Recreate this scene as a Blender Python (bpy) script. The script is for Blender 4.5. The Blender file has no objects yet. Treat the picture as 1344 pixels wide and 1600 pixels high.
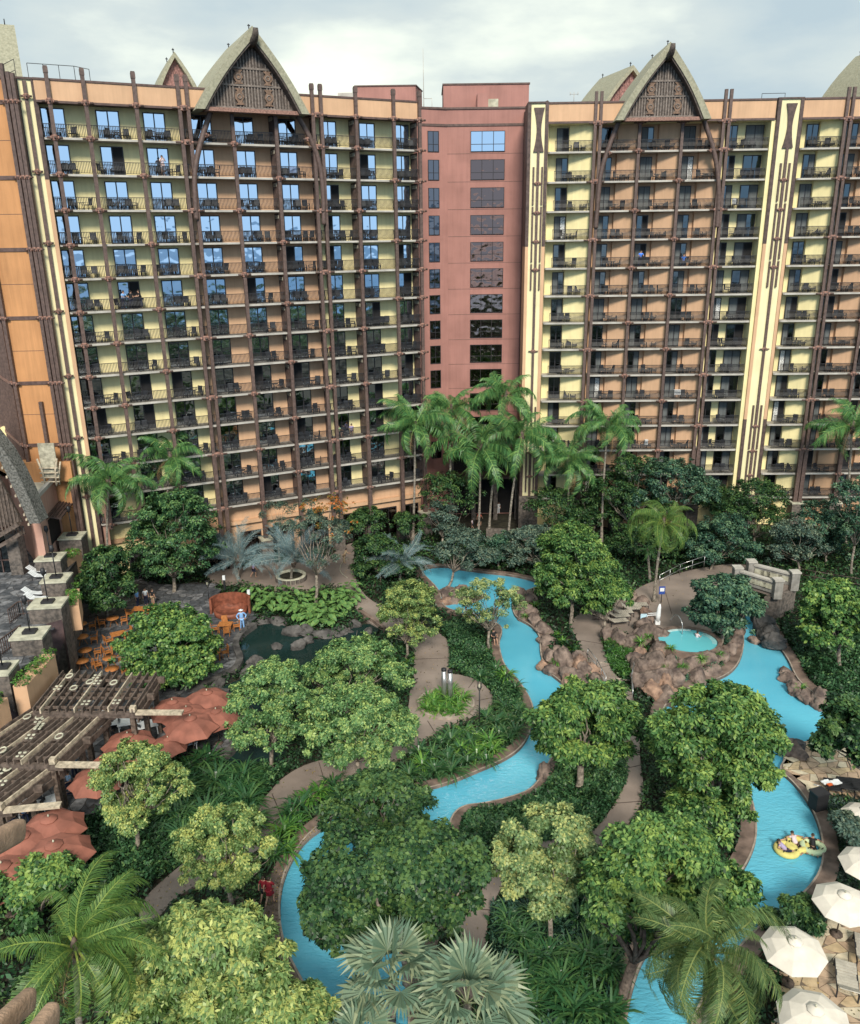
import bpy, bmesh, math, random
import numpy as np
from mathutils import Vector, Matrix
random.seed(7); rng = np.random.default_rng(7)
SC = bpy.context.scene; COL = SC.collection
R = math.radians
# ------------------------------------------------------------------ camera
H = 33.0
FPX, PITCH, ROLL = 1284.0, R(18.43), R(-0.757)
fwd = Vector((0, math.cos(PITCH), -math.sin(PITCH)))
r0 = Vector((1, 0, 0)); u0 = r0.cross(fwd)
rt = r0 * math.cos(ROLL) + u0 * math.sin(ROLL); up = -r0 * math.sin(ROLL) + u0 * math.cos(ROLL)
cd = bpy.data.cameras.new('camera'); cam = bpy.data.objects.new('camera', cd); COL.objects.link(cam)
cam.matrix_world = Matrix(((rt.x, up.x, -fwd.x, 0), (rt.y, up.y, -fwd.y, 0), (rt.z, up.z, -fwd.z, H), (0, 0, 0, 1)))
cd.sensor_fit = 'HORIZONTAL'; cd.sensor_width = 36; cd.lens = FPX / 1344 * 36
cd.clip_start = 0.1; cd.clip_end = 9000
SC.camera = cam
# ------------------------------------------------------------------ light
SUN_EL, SUN_AZ = R(38), R(176)            # azimuth clockwise from +Y: behind the camera
w = bpy.data.worlds.new('World'); SC.world = w; w.use_nodes = True
nt = w.node_tree; nt.nodes.clear()
def N(t, k, **kw):
    n = t.nodes.new(k)
    for a, b in kw.items(): setattr(n, a, b)
    return n
sky = N(nt, 'ShaderNodeTexSky', sky_type='NISHITA', sun_disc=False, sun_elevation=SUN_EL, sun_rotation=SUN_AZ, air_density=1.0, dust_density=.2, ozone_density=4.0)
tc = N(nt, 'ShaderNodeTexCoord'); sep = N(nt, 'ShaderNodeSeparateXYZ'); nt.links.new(tc.outputs['Generated'], sep.inputs[0])
mp = N(nt, 'ShaderNodeMapping'); mp.inputs['Scale'].default_value = (1.2, 1.2, 3.4); mp.inputs['Location'].default_value = (3.1, .4, 1.7)
nt.links.new(tc.outputs['Generated'], mp.inputs[0])
n1 = N(nt, 'ShaderNodeTexNoise'); n1.inputs['Scale'].default_value = 1.9; n1.inputs['Detail'].default_value = 7; n1.inputs['Roughness'].default_value = .52
nt.links.new(mp.outputs[0], n1.inputs['Vector'])
# cloud cover: thick ahead, breaking up to blue behind
m1 = N(nt, 'ShaderNodeMath', operation='MULTIPLY_ADD'); m1.inputs[1].default_value = .95; nt.links.new(sep.outputs['Y'], m1.inputs[0]); nt.links.new(n1.outputs['Fac'], m1.inputs[2])
cr = N(nt, 'ShaderNodeMapRange', interpolation_type='SMOOTHSTEP'); cr.inputs[1].default_value = .12; cr.inputs[2].default_value = .72; m3 = N(nt, 'ShaderNodeMath', operation='MULTIPLY_ADD'); m3.inputs[1].default_value = 1.5; nt.links.new(sep.outputs['Z'], m3.inputs[0]); nt.links.new(m1.outputs[0], m3.inputs[2]); nt.links.new(m3.outputs[0], cr.inputs[0])
ramp = N(nt, 'ShaderNodeValToRGB'); nt.links.new(n1.outputs['Fac'], ramp.inputs[0])
e = ramp.color_ramp.elements; e[0].position = .38; e[0].color = (1.27, 1.57, 1.73, 1); e[1].position = .64; e[1].color = (2.75, 2.9, 2.5, 1)
el = ramp.color_ramp.elements.new(.5); el.color = (1.66, 1.88, 1.88, 1)
mx = N(nt, 'ShaderNodeMix', data_type='RGBA'); nt.links.new(cr.outputs[0], mx.inputs[0]); tn = N(nt, 'ShaderNodeVectorMath', operation='MULTIPLY'); tn.inputs[1].default_value = (.56, .78, 1.02); nt.links.new(sky.outputs[0], tn.inputs[0]); mn = N(nt, 'ShaderNodeVectorMath', operation='MINIMUM'); mn.inputs[1].default_value = (1.7, 2.5, 3.4); nt.links.new(tn.outputs[0], mn.inputs[0]); nt.links.new(mn.outputs[0], mx.inputs[6]); nt.links.new(ramp.outputs[0], mx.inputs[7])
bg = N(nt, 'ShaderNodeBackground'); bg.inputs['Strength'].default_value = .137; nt.links.new(mx.outputs[2], bg.inputs[0])
ow = N(nt, 'ShaderNodeOutputWorld'); nt.links.new(bg.outputs[0], ow.inputs[0])
sl = bpy.data.lights.new('sun', 'SUN'); sl.energy = 1.5; sl.angle = R(14); sl.color = (1, .93, .80)
so = bpy.data.objects.new('sun', sl); COL.objects.link(so)
sd = Vector((math.sin(SUN_AZ) * math.cos(SUN_EL), math.cos(SUN_AZ) * math.cos(SUN_EL), math.sin(SUN_EL)))
so.rotation_euler = sd.to_track_quat('Z', 'Y').to_euler(); so.location = (0, -40, 120)
vs = SC.view_settings; vs.view_transform = 'Standard'; vs.look = 'None'; vs.exposure = 1.6; vs.gamma = 1; vs.use_curve_mapping = False
cy = SC.cycles; cy.use_denoising = True; cy.max_bounces = 5; cy.diffuse_bounces = 2; cy.glossy_bounces = 3; cy.transmission_bounces = 2; cy.transparent_max_bounces = 4
cy.sample_clamp_indirect = 4
# ------------------------------------------------------------------ helpers
def ray(px, py): return fwd + rt * ((px - 672) / FPX) - up * ((py - 800) / FPX)
def G(px, py, z=0.0):
    d = ray(px, py); t = (z - H) / d.z
    return Vector((d.x * t, d.y * t, z))
def onY(px, py, Y):
    d = ray(px, py); t = Y / d.y
    return Vector((d.x * t, Y, H + d.z * t))
def onP(px, py, p0, n):
    d = ray(px, py); o = Vector((0, 0, H)); t = (Vector(p0) - o).dot(n) / d.dot(n)
    return o + d * t
def PXM(p):                                # photo pixels per metre at a point
    return FPX / (Vector(p) - Vector((0, 0, H))).dot(fwd)
def tag(o, label=None, cat=None, group=None, kind=None):
    if label: o['label'] = label
    if cat: o['category'] = cat
    if group: o['group'] = group
    if kind: o['kind'] = kind
    return o
def empty(name, loc, rz=0.0, label=None, cat=None, group=None, kind=None):
    o = bpy.data.objects.new(name, None); o.empty_display_size = .3; COL.objects.link(o)
    o.location = loc; o.rotation_euler = (0, 0, rz); return tag(o, label, cat, group, kind)
def link(name, me, parent=None, loc=None, rz=None, rot=None, scale=None):
    o = bpy.data.objects.new(name, me); COL.objects.link(o)
    if parent is not None: o.parent = parent
    if loc is not None: o.location = loc
    if rz is not None: o.rotation_euler = (0, 0, rz)
    if rot is not None: o.rotation_euler = rot
    if scale is not None: o.scale = (scale,) * 3 if isinstance(scale, (int, float)) else scale
    return o
KIDS = {}
def dup(root, loc=None, rz=None, label=None, group=None, scale=None, kids=None):
    r = root.copy(); COL.objects.link(r)
    if loc is not None: r.location = loc
    if rz is not None: r.rotation_euler = (0, 0, rz)
    if scale is not None: r.scale = (scale,) * 3
    if label: r['label'] = label
    if group: r['group'] = group
    for ch in kids if kids is not None else list(root.children):
        c = ch.copy(); COL.objects.link(c); c.parent = r
        for g in list(ch.children):
            d = g.copy(); COL.objects.link(d); d.parent = c
    return r
class MB:
    def __init__(s): s.v = []; s.f = []; s.m = []; s.sm = []
    def add(s, vs, fs, mi=0, smooth=False):
        b = len(s.v); s.v += [tuple(v) for v in vs]; s.f += [tuple(b + i for i in f) for f in fs]; s.m += [mi] * len(fs); s.sm += [smooth] * len(fs); return s
    def box(s, x0, x1, y0, y1, z0, z1, mi=0, M=None):
        v = [Vector(p) for p in ((x0,y0,z0),(x1,y0,z0),(x1,y1,z0),(x0,y1,z0),(x0,y0,z1),(x1,y0,z1),(x1,y1,z1),(x0,y1,z1))]
        if M is not None: v = [M @ p for p in v]
        return s.add(v, [(0,3,2,1),(4,5,6,7),(0,1,5,4),(1,2,6,5),(2,3,7,6),(3,0,4,7)], mi)
    def bar(s, a, b, w, h=None, mi=0, upv=None):
        a = Vector(a); b = Vector(b); h = h or w; d = (b - a); L = d.length
        if L < 1e-6: return s
        d /= L; upv = Vector(upv) if upv else (Vector((0,0,1)) if abs(d.z) < .95 else Vector((0,1,0)))
        sx = d.cross(upv).normalized() * (w / 2); sy = sx.normalized().cross(d).normalized() * (h / 2)
        v = [a-sx-sy, a+sx-sy, a+sx+sy, a-sx+sy, b-sx-sy, b+sx-sy, b+sx+sy, b-sx+sy]
        return s.add(v, [(0,1,2,3),(7,6,5,4),(0,4,5,1),(1,5,6,2),(2,6,7,3),(3,7,4,0)], mi)
    def tube(s, pts, rad, n=8, mi=0, cap=True, smooth=True):
        pts = [Vector(p) for p in pts]; k = len(pts)
        if isinstance(rad, (int, float)): rad = [rad] * k
        vs = []; ref = None
        for i, p in enumerate(pts):
            d = (pts[min(i+1, k-1)] - pts[max(i-1, 0)]).normalized()
            if ref is None: ref = Vector((1,0,0)) if abs(d.x) < .9 else Vector((0,1,0))
            x = (ref - d * ref.dot(d)).normalized(); ref = x; y = d.cross(x)
            for j in range(n):
                a = 2 * math.pi * j / n; vs.append(p + (x * math.cos(a) + y * math.sin(a)) * rad[i])
        fs = [(i*n+j, i*n+(j+1)%n, (i+1)*n+(j+1)%n, (i+1)*n+j) for i in range(k-1) for j in range(n)]
        if cap: fs += [tuple(range(n-1, -1, -1)), tuple(range((k-1)*n, k*n))]
        return s.add(vs, fs, mi, smooth)
    def prism(s, poly, z0, z1, mi=0):
        A = sum(poly[i][0]*poly[(i+1)%len(poly)][1] - poly[(i+1)%len(poly)][0]*poly[i][1] for i in range(len(poly)))
        if A < 0: poly = poly[::-1]
        n = len(poly); v = [(p[0], p[1], z0) for p in poly] + [(p[0], p[1], z1) for p in poly]
        return s.add(v, [tuple(range(n-1,-1,-1)), tuple(range(n, 2*n))] + [(i, (i+1)%n, n+(i+1)%n, n+i) for i in range(n)], mi)
    def lathe(s, prof, n=12, c=(0,0,0), mi=0, smooth=True, caps=True):
        vs = [(c[0]+r*math.cos(2*math.pi*j/n), c[1]+r*math.sin(2*math.pi*j/n), c[2]+z) for r, z in prof for j in range(n)]
        k = len(prof); fs = [(i*n+j, i*n+(j+1)%n, (i+1)*n+(j+1)%n, (i+1)*n+j) for i in range(k-1) for j in range(n)]
        if caps: fs += [tuple(range(n-1,-1,-1)), tuple(range((k-1)*n, k*n))]
        return s.add(vs, fs, mi, smooth)
    def mesh(s, name, mats):
        me = bpy.data.meshes.new(name); me.from_pydata(s.v, [], s.f)
        for m in (mats if isinstance(mats, (list, tuple)) else [mats]): me.materials.append(m)
        me.polygons.foreach_set('material_index', s.m); me.polygons.foreach_set('use_smooth', s.sm); me.update(); return me
    def build(s, name, mats, parent=None, **kw): return link(name, s.mesh(name, mats), parent, **kw)
def smooth_poly(P, it=2):                  # Chaikin corner cutting, closed
    for _ in range(it):
        Q = []
        for i in range(len(P)):
            a, b = Vector(P[i]), Vector(P[(i+1) % len(P)]); Q += [a*.75+b*.25, a*.25+b*.75]
        P = Q
    return P
def smooth_open(P, it=2):
    for _ in range(it):
        Q = [Vector(P[0])]
        for i in range(len(P)-1):
            a, b = Vector(P[i]), Vector(P[i+1]); Q += [a*.75+b*.25, a*.25+b*.75]
        Q.append(Vector(P[-1])); P = Q
    return P
def gp(pts, z=0.0, it=2): return smooth_poly([G(x, y, z) for x, y in pts], it)
def inpoly(X, Y, poly):
    px = np.array([p[0] for p in poly]); py = np.array([p[1] for p in poly]); r = np.zeros(len(X), bool); j = len(px)-1
    for i in range(len(px)):
        c = ((py[i] > Y) != (py[j] > Y)) & (X < (px[j]-px[i])*(Y-py[i])/(py[j]-py[i]+1e-12)+px[i]); r ^= c; j = i
    return r
# ------------------------------------------------------------------ materials
def pmat(name, col, rough=.7, var=.15, scale=1.5, bump=.15, bscale=None, metal=0.0, spec=.4, streak=0.0, col2=None, trans=0.0, detail=5):
    m = bpy.data.materials.new(name); m.use_nodes = True; t = m.node_tree; b = t.nodes['Principled BSDF']
    b.inputs['Roughness'].default_value = rough; b.inputs['Metallic'].default_value = metal; b.inputs['Specular IOR Level'].default_value = spec
    g = N(t, 'ShaderNodeNewGeometry')
    n = N(t, 'ShaderNodeTexNoise'); n.inputs['Scale'].default_value = scale; n.inputs['Detail'].default_value = detail; t.links.new(g.outputs['Position'], n.inputs['Vector'])
    fac = n.outputs['Fac']
    c2 = col2 or tuple(c * (1 - var*2.2) for c in col); c1 = col if col2 else tuple(min(1, c * (1 + var)) for c in col)
    rp = N(t, 'ShaderNodeValToRGB'); rp.color_ramp.elements[0].position = .33; rp.color_ramp.elements[1].position = .68
    rp.color_ramp.elements[0].color = (*c2, 1); rp.color_ramp.elements[1].color = (*c1, 1); t.links.new(fac, rp.inputs[0]); out = rp.outputs[0]
    if streak:
        mpp = N(t, 'ShaderNodeMapping'); mpp.inputs['Scale'].default_value = (2.2, 2.2, .12); t.links.new(g.outputs['Position'], mpp.inputs[0])
        n2 = N(t, 'ShaderNodeTexNoise'); n2.inputs['Scale'].default_value = 1.3; n2.inputs['Detail'].default_value = 6; n2.inputs['Roughness'].default_value = .7; t.links.new(mpp.outputs[0], n2.inputs['Vector'])
        mr = N(t, 'ShaderNodeMapRange'); mr.inputs[1].default_value = .42; mr.inputs[2].default_value = .75; mr.inputs[3].default_value = 1; mr.inputs[4].default_value = 1 - streak; t.links.new(n2.outputs['Fac'], mr.inputs[0])
        mm = N(t, 'ShaderNodeVectorMath', operation='SCALE'); t.links.new(out, mm.inputs[0]); t.links.new(mr.outputs[0], mm.inputs['Scale']); out = mm.outputs[0]
    t.links.new(out, b.inputs['Base Color'])
    if bump:
        n3 = N(t, 'ShaderNodeTexNoise'); n3.inputs['Scale'].default_value = bscale or scale*8; n3.inputs['Detail'].default_value = 4; t.links.new(g.outputs['Position'], n3.inputs['Vector'])
        bp = N(t, 'ShaderNodeBump'); bp.inputs['Strength'].default_value = bump; bp.inputs['Distance'].default_value = .05; t.links.new(n3.outputs['Fac'], bp.inputs['Height']); t.links.new(bp.outputs[0], b.inputs['Normal'])
    return m
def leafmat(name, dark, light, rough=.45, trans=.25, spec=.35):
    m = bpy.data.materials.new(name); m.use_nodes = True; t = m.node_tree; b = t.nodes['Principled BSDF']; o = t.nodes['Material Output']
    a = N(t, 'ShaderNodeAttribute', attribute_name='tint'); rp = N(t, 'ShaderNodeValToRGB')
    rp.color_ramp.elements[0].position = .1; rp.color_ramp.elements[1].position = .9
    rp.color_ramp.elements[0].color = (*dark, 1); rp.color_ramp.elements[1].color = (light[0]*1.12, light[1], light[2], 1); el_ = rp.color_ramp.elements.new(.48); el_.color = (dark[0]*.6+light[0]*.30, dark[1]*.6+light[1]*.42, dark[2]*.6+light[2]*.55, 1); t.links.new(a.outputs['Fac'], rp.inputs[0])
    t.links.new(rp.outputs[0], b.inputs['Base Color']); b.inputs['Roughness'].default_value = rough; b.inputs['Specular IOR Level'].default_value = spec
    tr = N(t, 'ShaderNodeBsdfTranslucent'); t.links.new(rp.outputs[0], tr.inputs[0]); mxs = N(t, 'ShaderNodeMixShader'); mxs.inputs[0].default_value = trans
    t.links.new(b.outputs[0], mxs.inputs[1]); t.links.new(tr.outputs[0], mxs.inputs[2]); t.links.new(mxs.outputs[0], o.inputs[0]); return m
def mirror(name, col, rough=.03, wav=.02):
    m = bpy.data.materials.new(name); m.use_nodes = True; t = m.node_tree; b = t.nodes['Principled BSDF']
    b.inputs['Base Color'].default_value = (*col, 1); b.inputs['Metallic'].default_value = 1; b.inputs['Roughness'].default_value = rough
    g = N(t, 'ShaderNodeNewGeometry'); n = N(t, 'ShaderNodeTexNoise'); n.inputs['Scale'].default_value = 1.1; n.inputs['Detail'].default_value = 1; t.links.new(g.outputs['Position'], n.inputs['Vector'])
    bp = N(t, 'ShaderNodeBump'); bp.inputs['Strength'].default_value = 1; bp.inputs['Distance'].default_value = wav; t.links.new(n.outputs['Fac'], bp.inputs['Height']); t.links.new(bp.outputs[0], b.inputs['Normal'])
    return m
MAT = dict(
    yellow=pmat('yellow_stucco', (.80,.69,.37), .85, .05, .5, .1, 9, streak=.14),
    orange=pmat('orange_stucco', (.58,.36,.22), .85, .05, .5, .1, 9, streak=.14),
    orange2=pmat('ochre_stucco', (.52,.255,.11), .85, .07, .35, .1, 9, streak=.25),
    cream=pmat('cream_stucco', (.78,.70,.42), .85, .05, .5, .1, 9, streak=.15),
    maroon=pmat('maroon_stucco', (.36,.175,.148), .85, .07, .4, .1, 9, streak=.16),
    pink=pmat('pink_stucco', (.48,.28,.22), .85, .06, .4, .1, 9, streak=.2),
    trim=pmat('brown_trim', (.115,.07,.06), .6, .15, 3, .1, streak=.2),
    post=pmat('brown_post', (.12,.078,.066), .55, .15, 4, .15, streak=.25),
    collar=pmat('copper_collar', (.28,.15,.115), .6, .2, 8, .2),
    panel=pmat('brown_panel', (.09,.058,.05), .6, .2, 3, .2),
    slab=pmat('pale_slab', (.44,.41,.37), .8, .1, 1, .1, streak=.15),
    deckfloor=pmat('balcony_floor', (.22,.19,.17), .9, .15, 2, .1),
    iron=pmat('dark_iron', (.022,.022,.026), .5, .1, 3, 0),
    chair=pmat('dark_chair', (.018,.02,.026), .5, .1, 3, 0),
    frame=pmat('door_frame', (.025,.022,.024), .4, .1, 3, 0),
    glassL=mirror('bright_reflecting_glass', (.54,.60,.66)),
    glassM=mirror('window_glass', (.17,.15,.15), .03, .05),  # link tower: darkened to stand in for the opposite building's reflection
    glassB=mirror('brown_reflection_glass', (.20,.13,.11), .03, .06),  # brown put into the glass colour for the building reflected in it
    glassR=mirror('darkened_glass', (.09,.11,.12), .08),  # right tower: tone darkened in place of the building its doors reflect
    curtain=pmat('grey_curtain', (.12,.13,.13), .7, .05, 2, 0, streak=.5),
    whitecurtain=pmat('white_curtain', (.6,.6,.58), .7, .3, 9, 0),
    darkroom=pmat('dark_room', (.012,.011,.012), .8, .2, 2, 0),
    vent=pmat('vent_cream', (.42,.39,.30), .7, .2, 3, 0),
    thatch=pmat('thatch', (.36,.34,.25), .95, .18, 5, .6, 26, col2=(.24,.23,.165)),
    thatchgrey=pmat('grey_thatch', (.17,.165,.15), .95, .35, 6, 1.0, 26),
    wood=pmat('weathered_wood', (.135,.10,.082), .75, .25, 4, .3, streak=.3),
    woodlight=pmat('light_wood', (.48,.40,.30), .7, .2, 4, .2),
    gable=pmat('gable_wood', (.10,.078,.066), .75, .25, 5, .3, streak=.3),
    gablepink=pmat('gable_pink', (.33,.17,.15), .75, .25, 5, .3, streak=.3),
    slatw=pmat('grey_slat', (.22,.18,.155), .75, .2, 5, .3, streak=.3),
    carve=pmat('carved_brown', (.20,.125,.085), .7, .2, 5, .3),
    roofwhite=pmat('roof_membrane', (.62,.57,.46), .9, .15, .8, .1),
    soil=pmat('dark_soil', (.035,.032,.02), .95, .3, 2, .4, 10),
    path=pmat('brown_concrete', (.25,.20,.172), .8, .16, .3, .15, 12, detail=8),
    pathdark=pmat('dark_concrete', (.085,.062,.053), .75, .3, .6, .15, 12, detail=8),
    coping=pmat('pool_coping', (.19,.135,.11), .7, .25, 1.2, .15, 12),
    copingedge=pmat('coping_edge', (.36,.30,.25), .6, .2, 2, .1),
    rock=pmat('brown_rock', (.27,.20,.165), .85, .3, 1.5, 1.0, 4, col2=(.07,.05,.045), detail=10, streak=.35),
    rockred=pmat('red_rock', (.38,.24,.17), .85, .3, 1.6, 1.0, 4, col2=(.12,.075,.06), detail=10, streak=.3),
    rockgrey=pmat('lava_rock', (.13,.12,.115), .85, .3, 1.4, .8, 3, col2=(.035,.033,.033), detail=9),
    stonewall=pmat('stone_cladding', (.17,.14,.12), .85, .5, 3.5, 1.0, 5, col2=(.06,.052,.047)),
    stonecap=pmat('stone_cap', (.46,.44,.34), .8, .15, 2, .2),
    flagdark=pmat('dark_flagstone', (.10,.105,.115), .6, .3, 2.5, .3, 12, col2=(.04,.043,.05)),
    flagdark2=pmat('slate_flagstone', (.18,.18,.19), .6, .3, 2.5, .3, 12),
    grout=pmat('dark_grout', (.045,.043,.043), .9, .2, 3, .2),
    flag1=pmat('tan_flagstone', (.52,.39,.24), .75, .12, 2, .3, 12),
    flag2=pmat('pale_flagstone', (.56,.48,.35), .75, .12, 2, .3, 12),
    flag3=pmat('rose_flagstone', (.45,.32,.22), .75, .12, 2, .3, 12),
    groutlight=pmat('tan_grout', (.20,.155,.115), .9, .2, 3, .2),
    terracotta=pmat('terracotta_canvas', (.27,.10,.07), .8, .14, 1.2, .1),
    canvas=pmat('cream_canvas', (.66,.60,.52), .8, .06, 1.5, .1),
    purplecloth=pmat('dark_awning', (.065,.052,.065), .7, .1, 2, .1),
    teak=pmat('orange_teak', (.42,.16,.045), .6, .15, 5, .1),
    white=pmat('white_plastic', (.72,.74,.76), .4, .05, 3, 0),
    steel=pmat('steel', (.5,.5,.5), .3, .1, 3, 0, metal=.8),
    strap=pmat('lounger_strap', (.42,.38,.32), .7, .1, 3, .1),
    cushion=pmat('white_cushion', (.6,.62,.64), .7, .05, 3, .1),
    bark=pmat('pale_bark', (.25,.21,.17), .85, .3, 5, .5, 14),
    barkd=pmat('dark_bark', (.13,.095,.075), .85, .3, 5, .5, 14),
    palmbark=pmat('palm_bark', (.26,.225,.185), .85, .3, 7, .5, 20),
    bathsun=pmat('redwood_basin', (.22,.07,.04), .6, .2, 3, .1),
    bluesign=pmat('blue_sign', (.03,.07,.3), .5, .05, 3, 0),
    black=pmat('black_fabric', (.012,.012,.014), .7, .1, 3, 0),
    skin=pmat('skin', (.45,.26,.18), .55, .05, 3, 0),
    hair=pmat('hair', (.03,.02,.014), .6, .1, 9, 0),
    ceramic=pmat('bridge_stone', (.27,.255,.235), .8, .15, 2, .3, streak=.3),
)
def cmat(name, c): 
    if name not in MAT: MAT[name] = pmat(name, c, .8, .06, 4, 0)
    return MAT[name]
# leaves
L_ = dict(
    bright=leafmat('leaf_bright', (0.014, 0.05, 0.012), (0.26, 0.41, 0.10)),
    mid=leafmat('leaf_mid', (0.01, 0.035, 0.012), (0.16, 0.30, 0.10)),
    dark=leafmat('leaf_dark', (0.007, 0.024, 0.011), (0.115, 0.215, 0.062)),
    blue=leafmat('leaf_bluegreen', (0.012, 0.036, 0.024), (0.15, 0.27, 0.14)),
    grey=leafmat('leaf_grey', (0.04, 0.065, 0.045), (0.2, 0.27, 0.18)),
    lime=leafmat('leaf_lime', (0.05, 0.095, 0.018), (0.46, 0.55, 0.17)),
    yellow=leafmat('leaf_yellow', (0.06, 0.1, 0.025), (0.46, 0.54, 0.2)),
    pale=leafmat('leaf_pale', (0.03, 0.08, 0.02), (0.36, 0.52, 0.165)),
    flower=leafmat('orange_blossom', (.10,.13,.03), (.55,.17,.04)),
    palm=leafmat('palm_leaf', (.025,.08,.02), (.26,.44,.12), .4, .3),
    palml=leafmat('palm_leaf_light', (.04,.09,.015), (.26,.36,.075), .4, .3),
    palmy=leafmat('palm_leaf_olive', (.04,.075,.015), (.27,.33,.10), .4, .3),
    silver=leafmat('silver_leaf', (.08,.12,.11), (.32,.40,.37), .45, .15),
    fan=leafmat('fan_leaf', (.06,.09,.045), (.25,.31,.18), .45, .15),
    strapd=leafmat('strap_leaf', (.012,.045,.014), (.075,.17,.05), .35, .2, .5),
    strapb=leafmat('strap_leaf_bright', (.03,.09,.014), (.16,.33,.05), .35, .2, .5),
)
# ------------------------------------------------------------------ leaves
def quads_mesh(name, V, nf, tint, mat):    # V: (nf*4,3)
    me = bpy.data.meshes.new(name); me.vertices.add(nf*4); me.vertices.foreach_set('co', V.astype(np.float32).ravel())
    me.loops.add(nf*4); me.loops.foreach_set('vertex_index', np.arange(nf*4, dtype=np.int32))
    me.polygons.add(nf); me.polygons.foreach_set('loop_start', np.arange(0, nf*4, 4, dtype=np.int32)); me.polygons.foreach_set('loop_total', np.full(nf, 4, dtype=np.int32))
    me.update(calc_edges=True); a = me.attributes.new('tint', 'FLOAT', 'FACE'); a.data.foreach_set('value', tint.astype(np.float32)); me.materials.append(mat); return me
def nrm(a): return a / (np.linalg.norm(a, axis=1, keepdims=True) + 1e-9)
def leaf_quads(P, Nn, T, ln, wd, fold=.25):   # positions, normals, axis directions -> 4 verts each
    T = nrm(T - Nn * (T*Nn).sum(1, keepdims=True)); S = np.cross(Nn, T)
    ln = ln.reshape(-1,1); wd = wd.reshape(-1,1)
    a = P; c = P + T*ln - Nn*ln*.15; m = P + T*ln*.5 + Nn*ln*fold*.4
    return np.stack([a, m + S*wd*.5, c, m - S*wd*.5], 1).reshape(-1,3)
def crown_data(blobs, nl, leaf, clump=.55, aspect=.5, droop=0.0, density=1.0, seed=0, fill=.25):
    g = np.random.default_rng(seed); B = np.array(blobs, float); area = (B[:,3]*B[:,4]*B[:,5])**(2/3); pr = area/area.sum()
    nc = max(12, int(area.sum()*9/(clump**2)*.40*density)); bi = g.choice(len(B), nc, p=pr); b = B[bi]
    d = nrm(g.normal(size=(nc,3))); d[:,2] = np.where(d[:,2] < -.45, -d[:,2], d[:,2]); rr = np.where(g.random(nc) < fill, g.uniform(.25,.8,nc), g.uniform(.8,1.08,nc)); rr = np.where(g.random(nc) < .17, g.uniform(1.08,1.36,nc), rr).reshape(-1,1); szc = np.where(rr[:,0] > 1.08, .55, 1.0)
    C = b[:,:3] + d*rr*b[:,3:6]
    # drop clumps deep inside other blobs
    q = np.stack([(((C - x[:3])/x[3:6])**2).sum(1) for x in B], 1); deep = (q < .35).any(1) & (g.random(nc) < .8); C = C[~deep]; d = d[~deep]; szc = szc[~deep]; nc = len(C)
    ci = g.integers(0, nc, nl); cr = g.uniform(.6, 1.25, nc)*clump*szc; ci = g.choice(nc, nl, p=szc/szc.sum()); od = nrm(g.normal(size=(nl,3)) + d[ci]*.55 + np.array([0,0,.35])); off = od*(g.random(nl)**.35).reshape(-1,1)*np.array([.95,.95,.7])
    P = C[ci] + off*cr[ci].reshape(-1,1); out = nrm(off + d[ci]*.7 + np.array([0,0,.35]))
    Nn = nrm(out*.6 + np.array([0,0,.65]) + g.normal(size=(nl,3))*.42); T = g.normal(size=(nl,3)) + out*.9 + np.array([0,0,-droop])
    ln = g.uniform(.7,1.3,nl)*leaf; V = leaf_quads(P, Nn, T, ln, ln*aspect*g.uniform(.8,1.2,nl))
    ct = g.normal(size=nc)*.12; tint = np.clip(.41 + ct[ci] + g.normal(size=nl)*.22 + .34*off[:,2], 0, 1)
    return V, nl, tint
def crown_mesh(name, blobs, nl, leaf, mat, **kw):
    V, n, t = crown_data(blobs, nl, leaf, **kw); return quads_mesh(name, V, n, t, mat)
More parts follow.
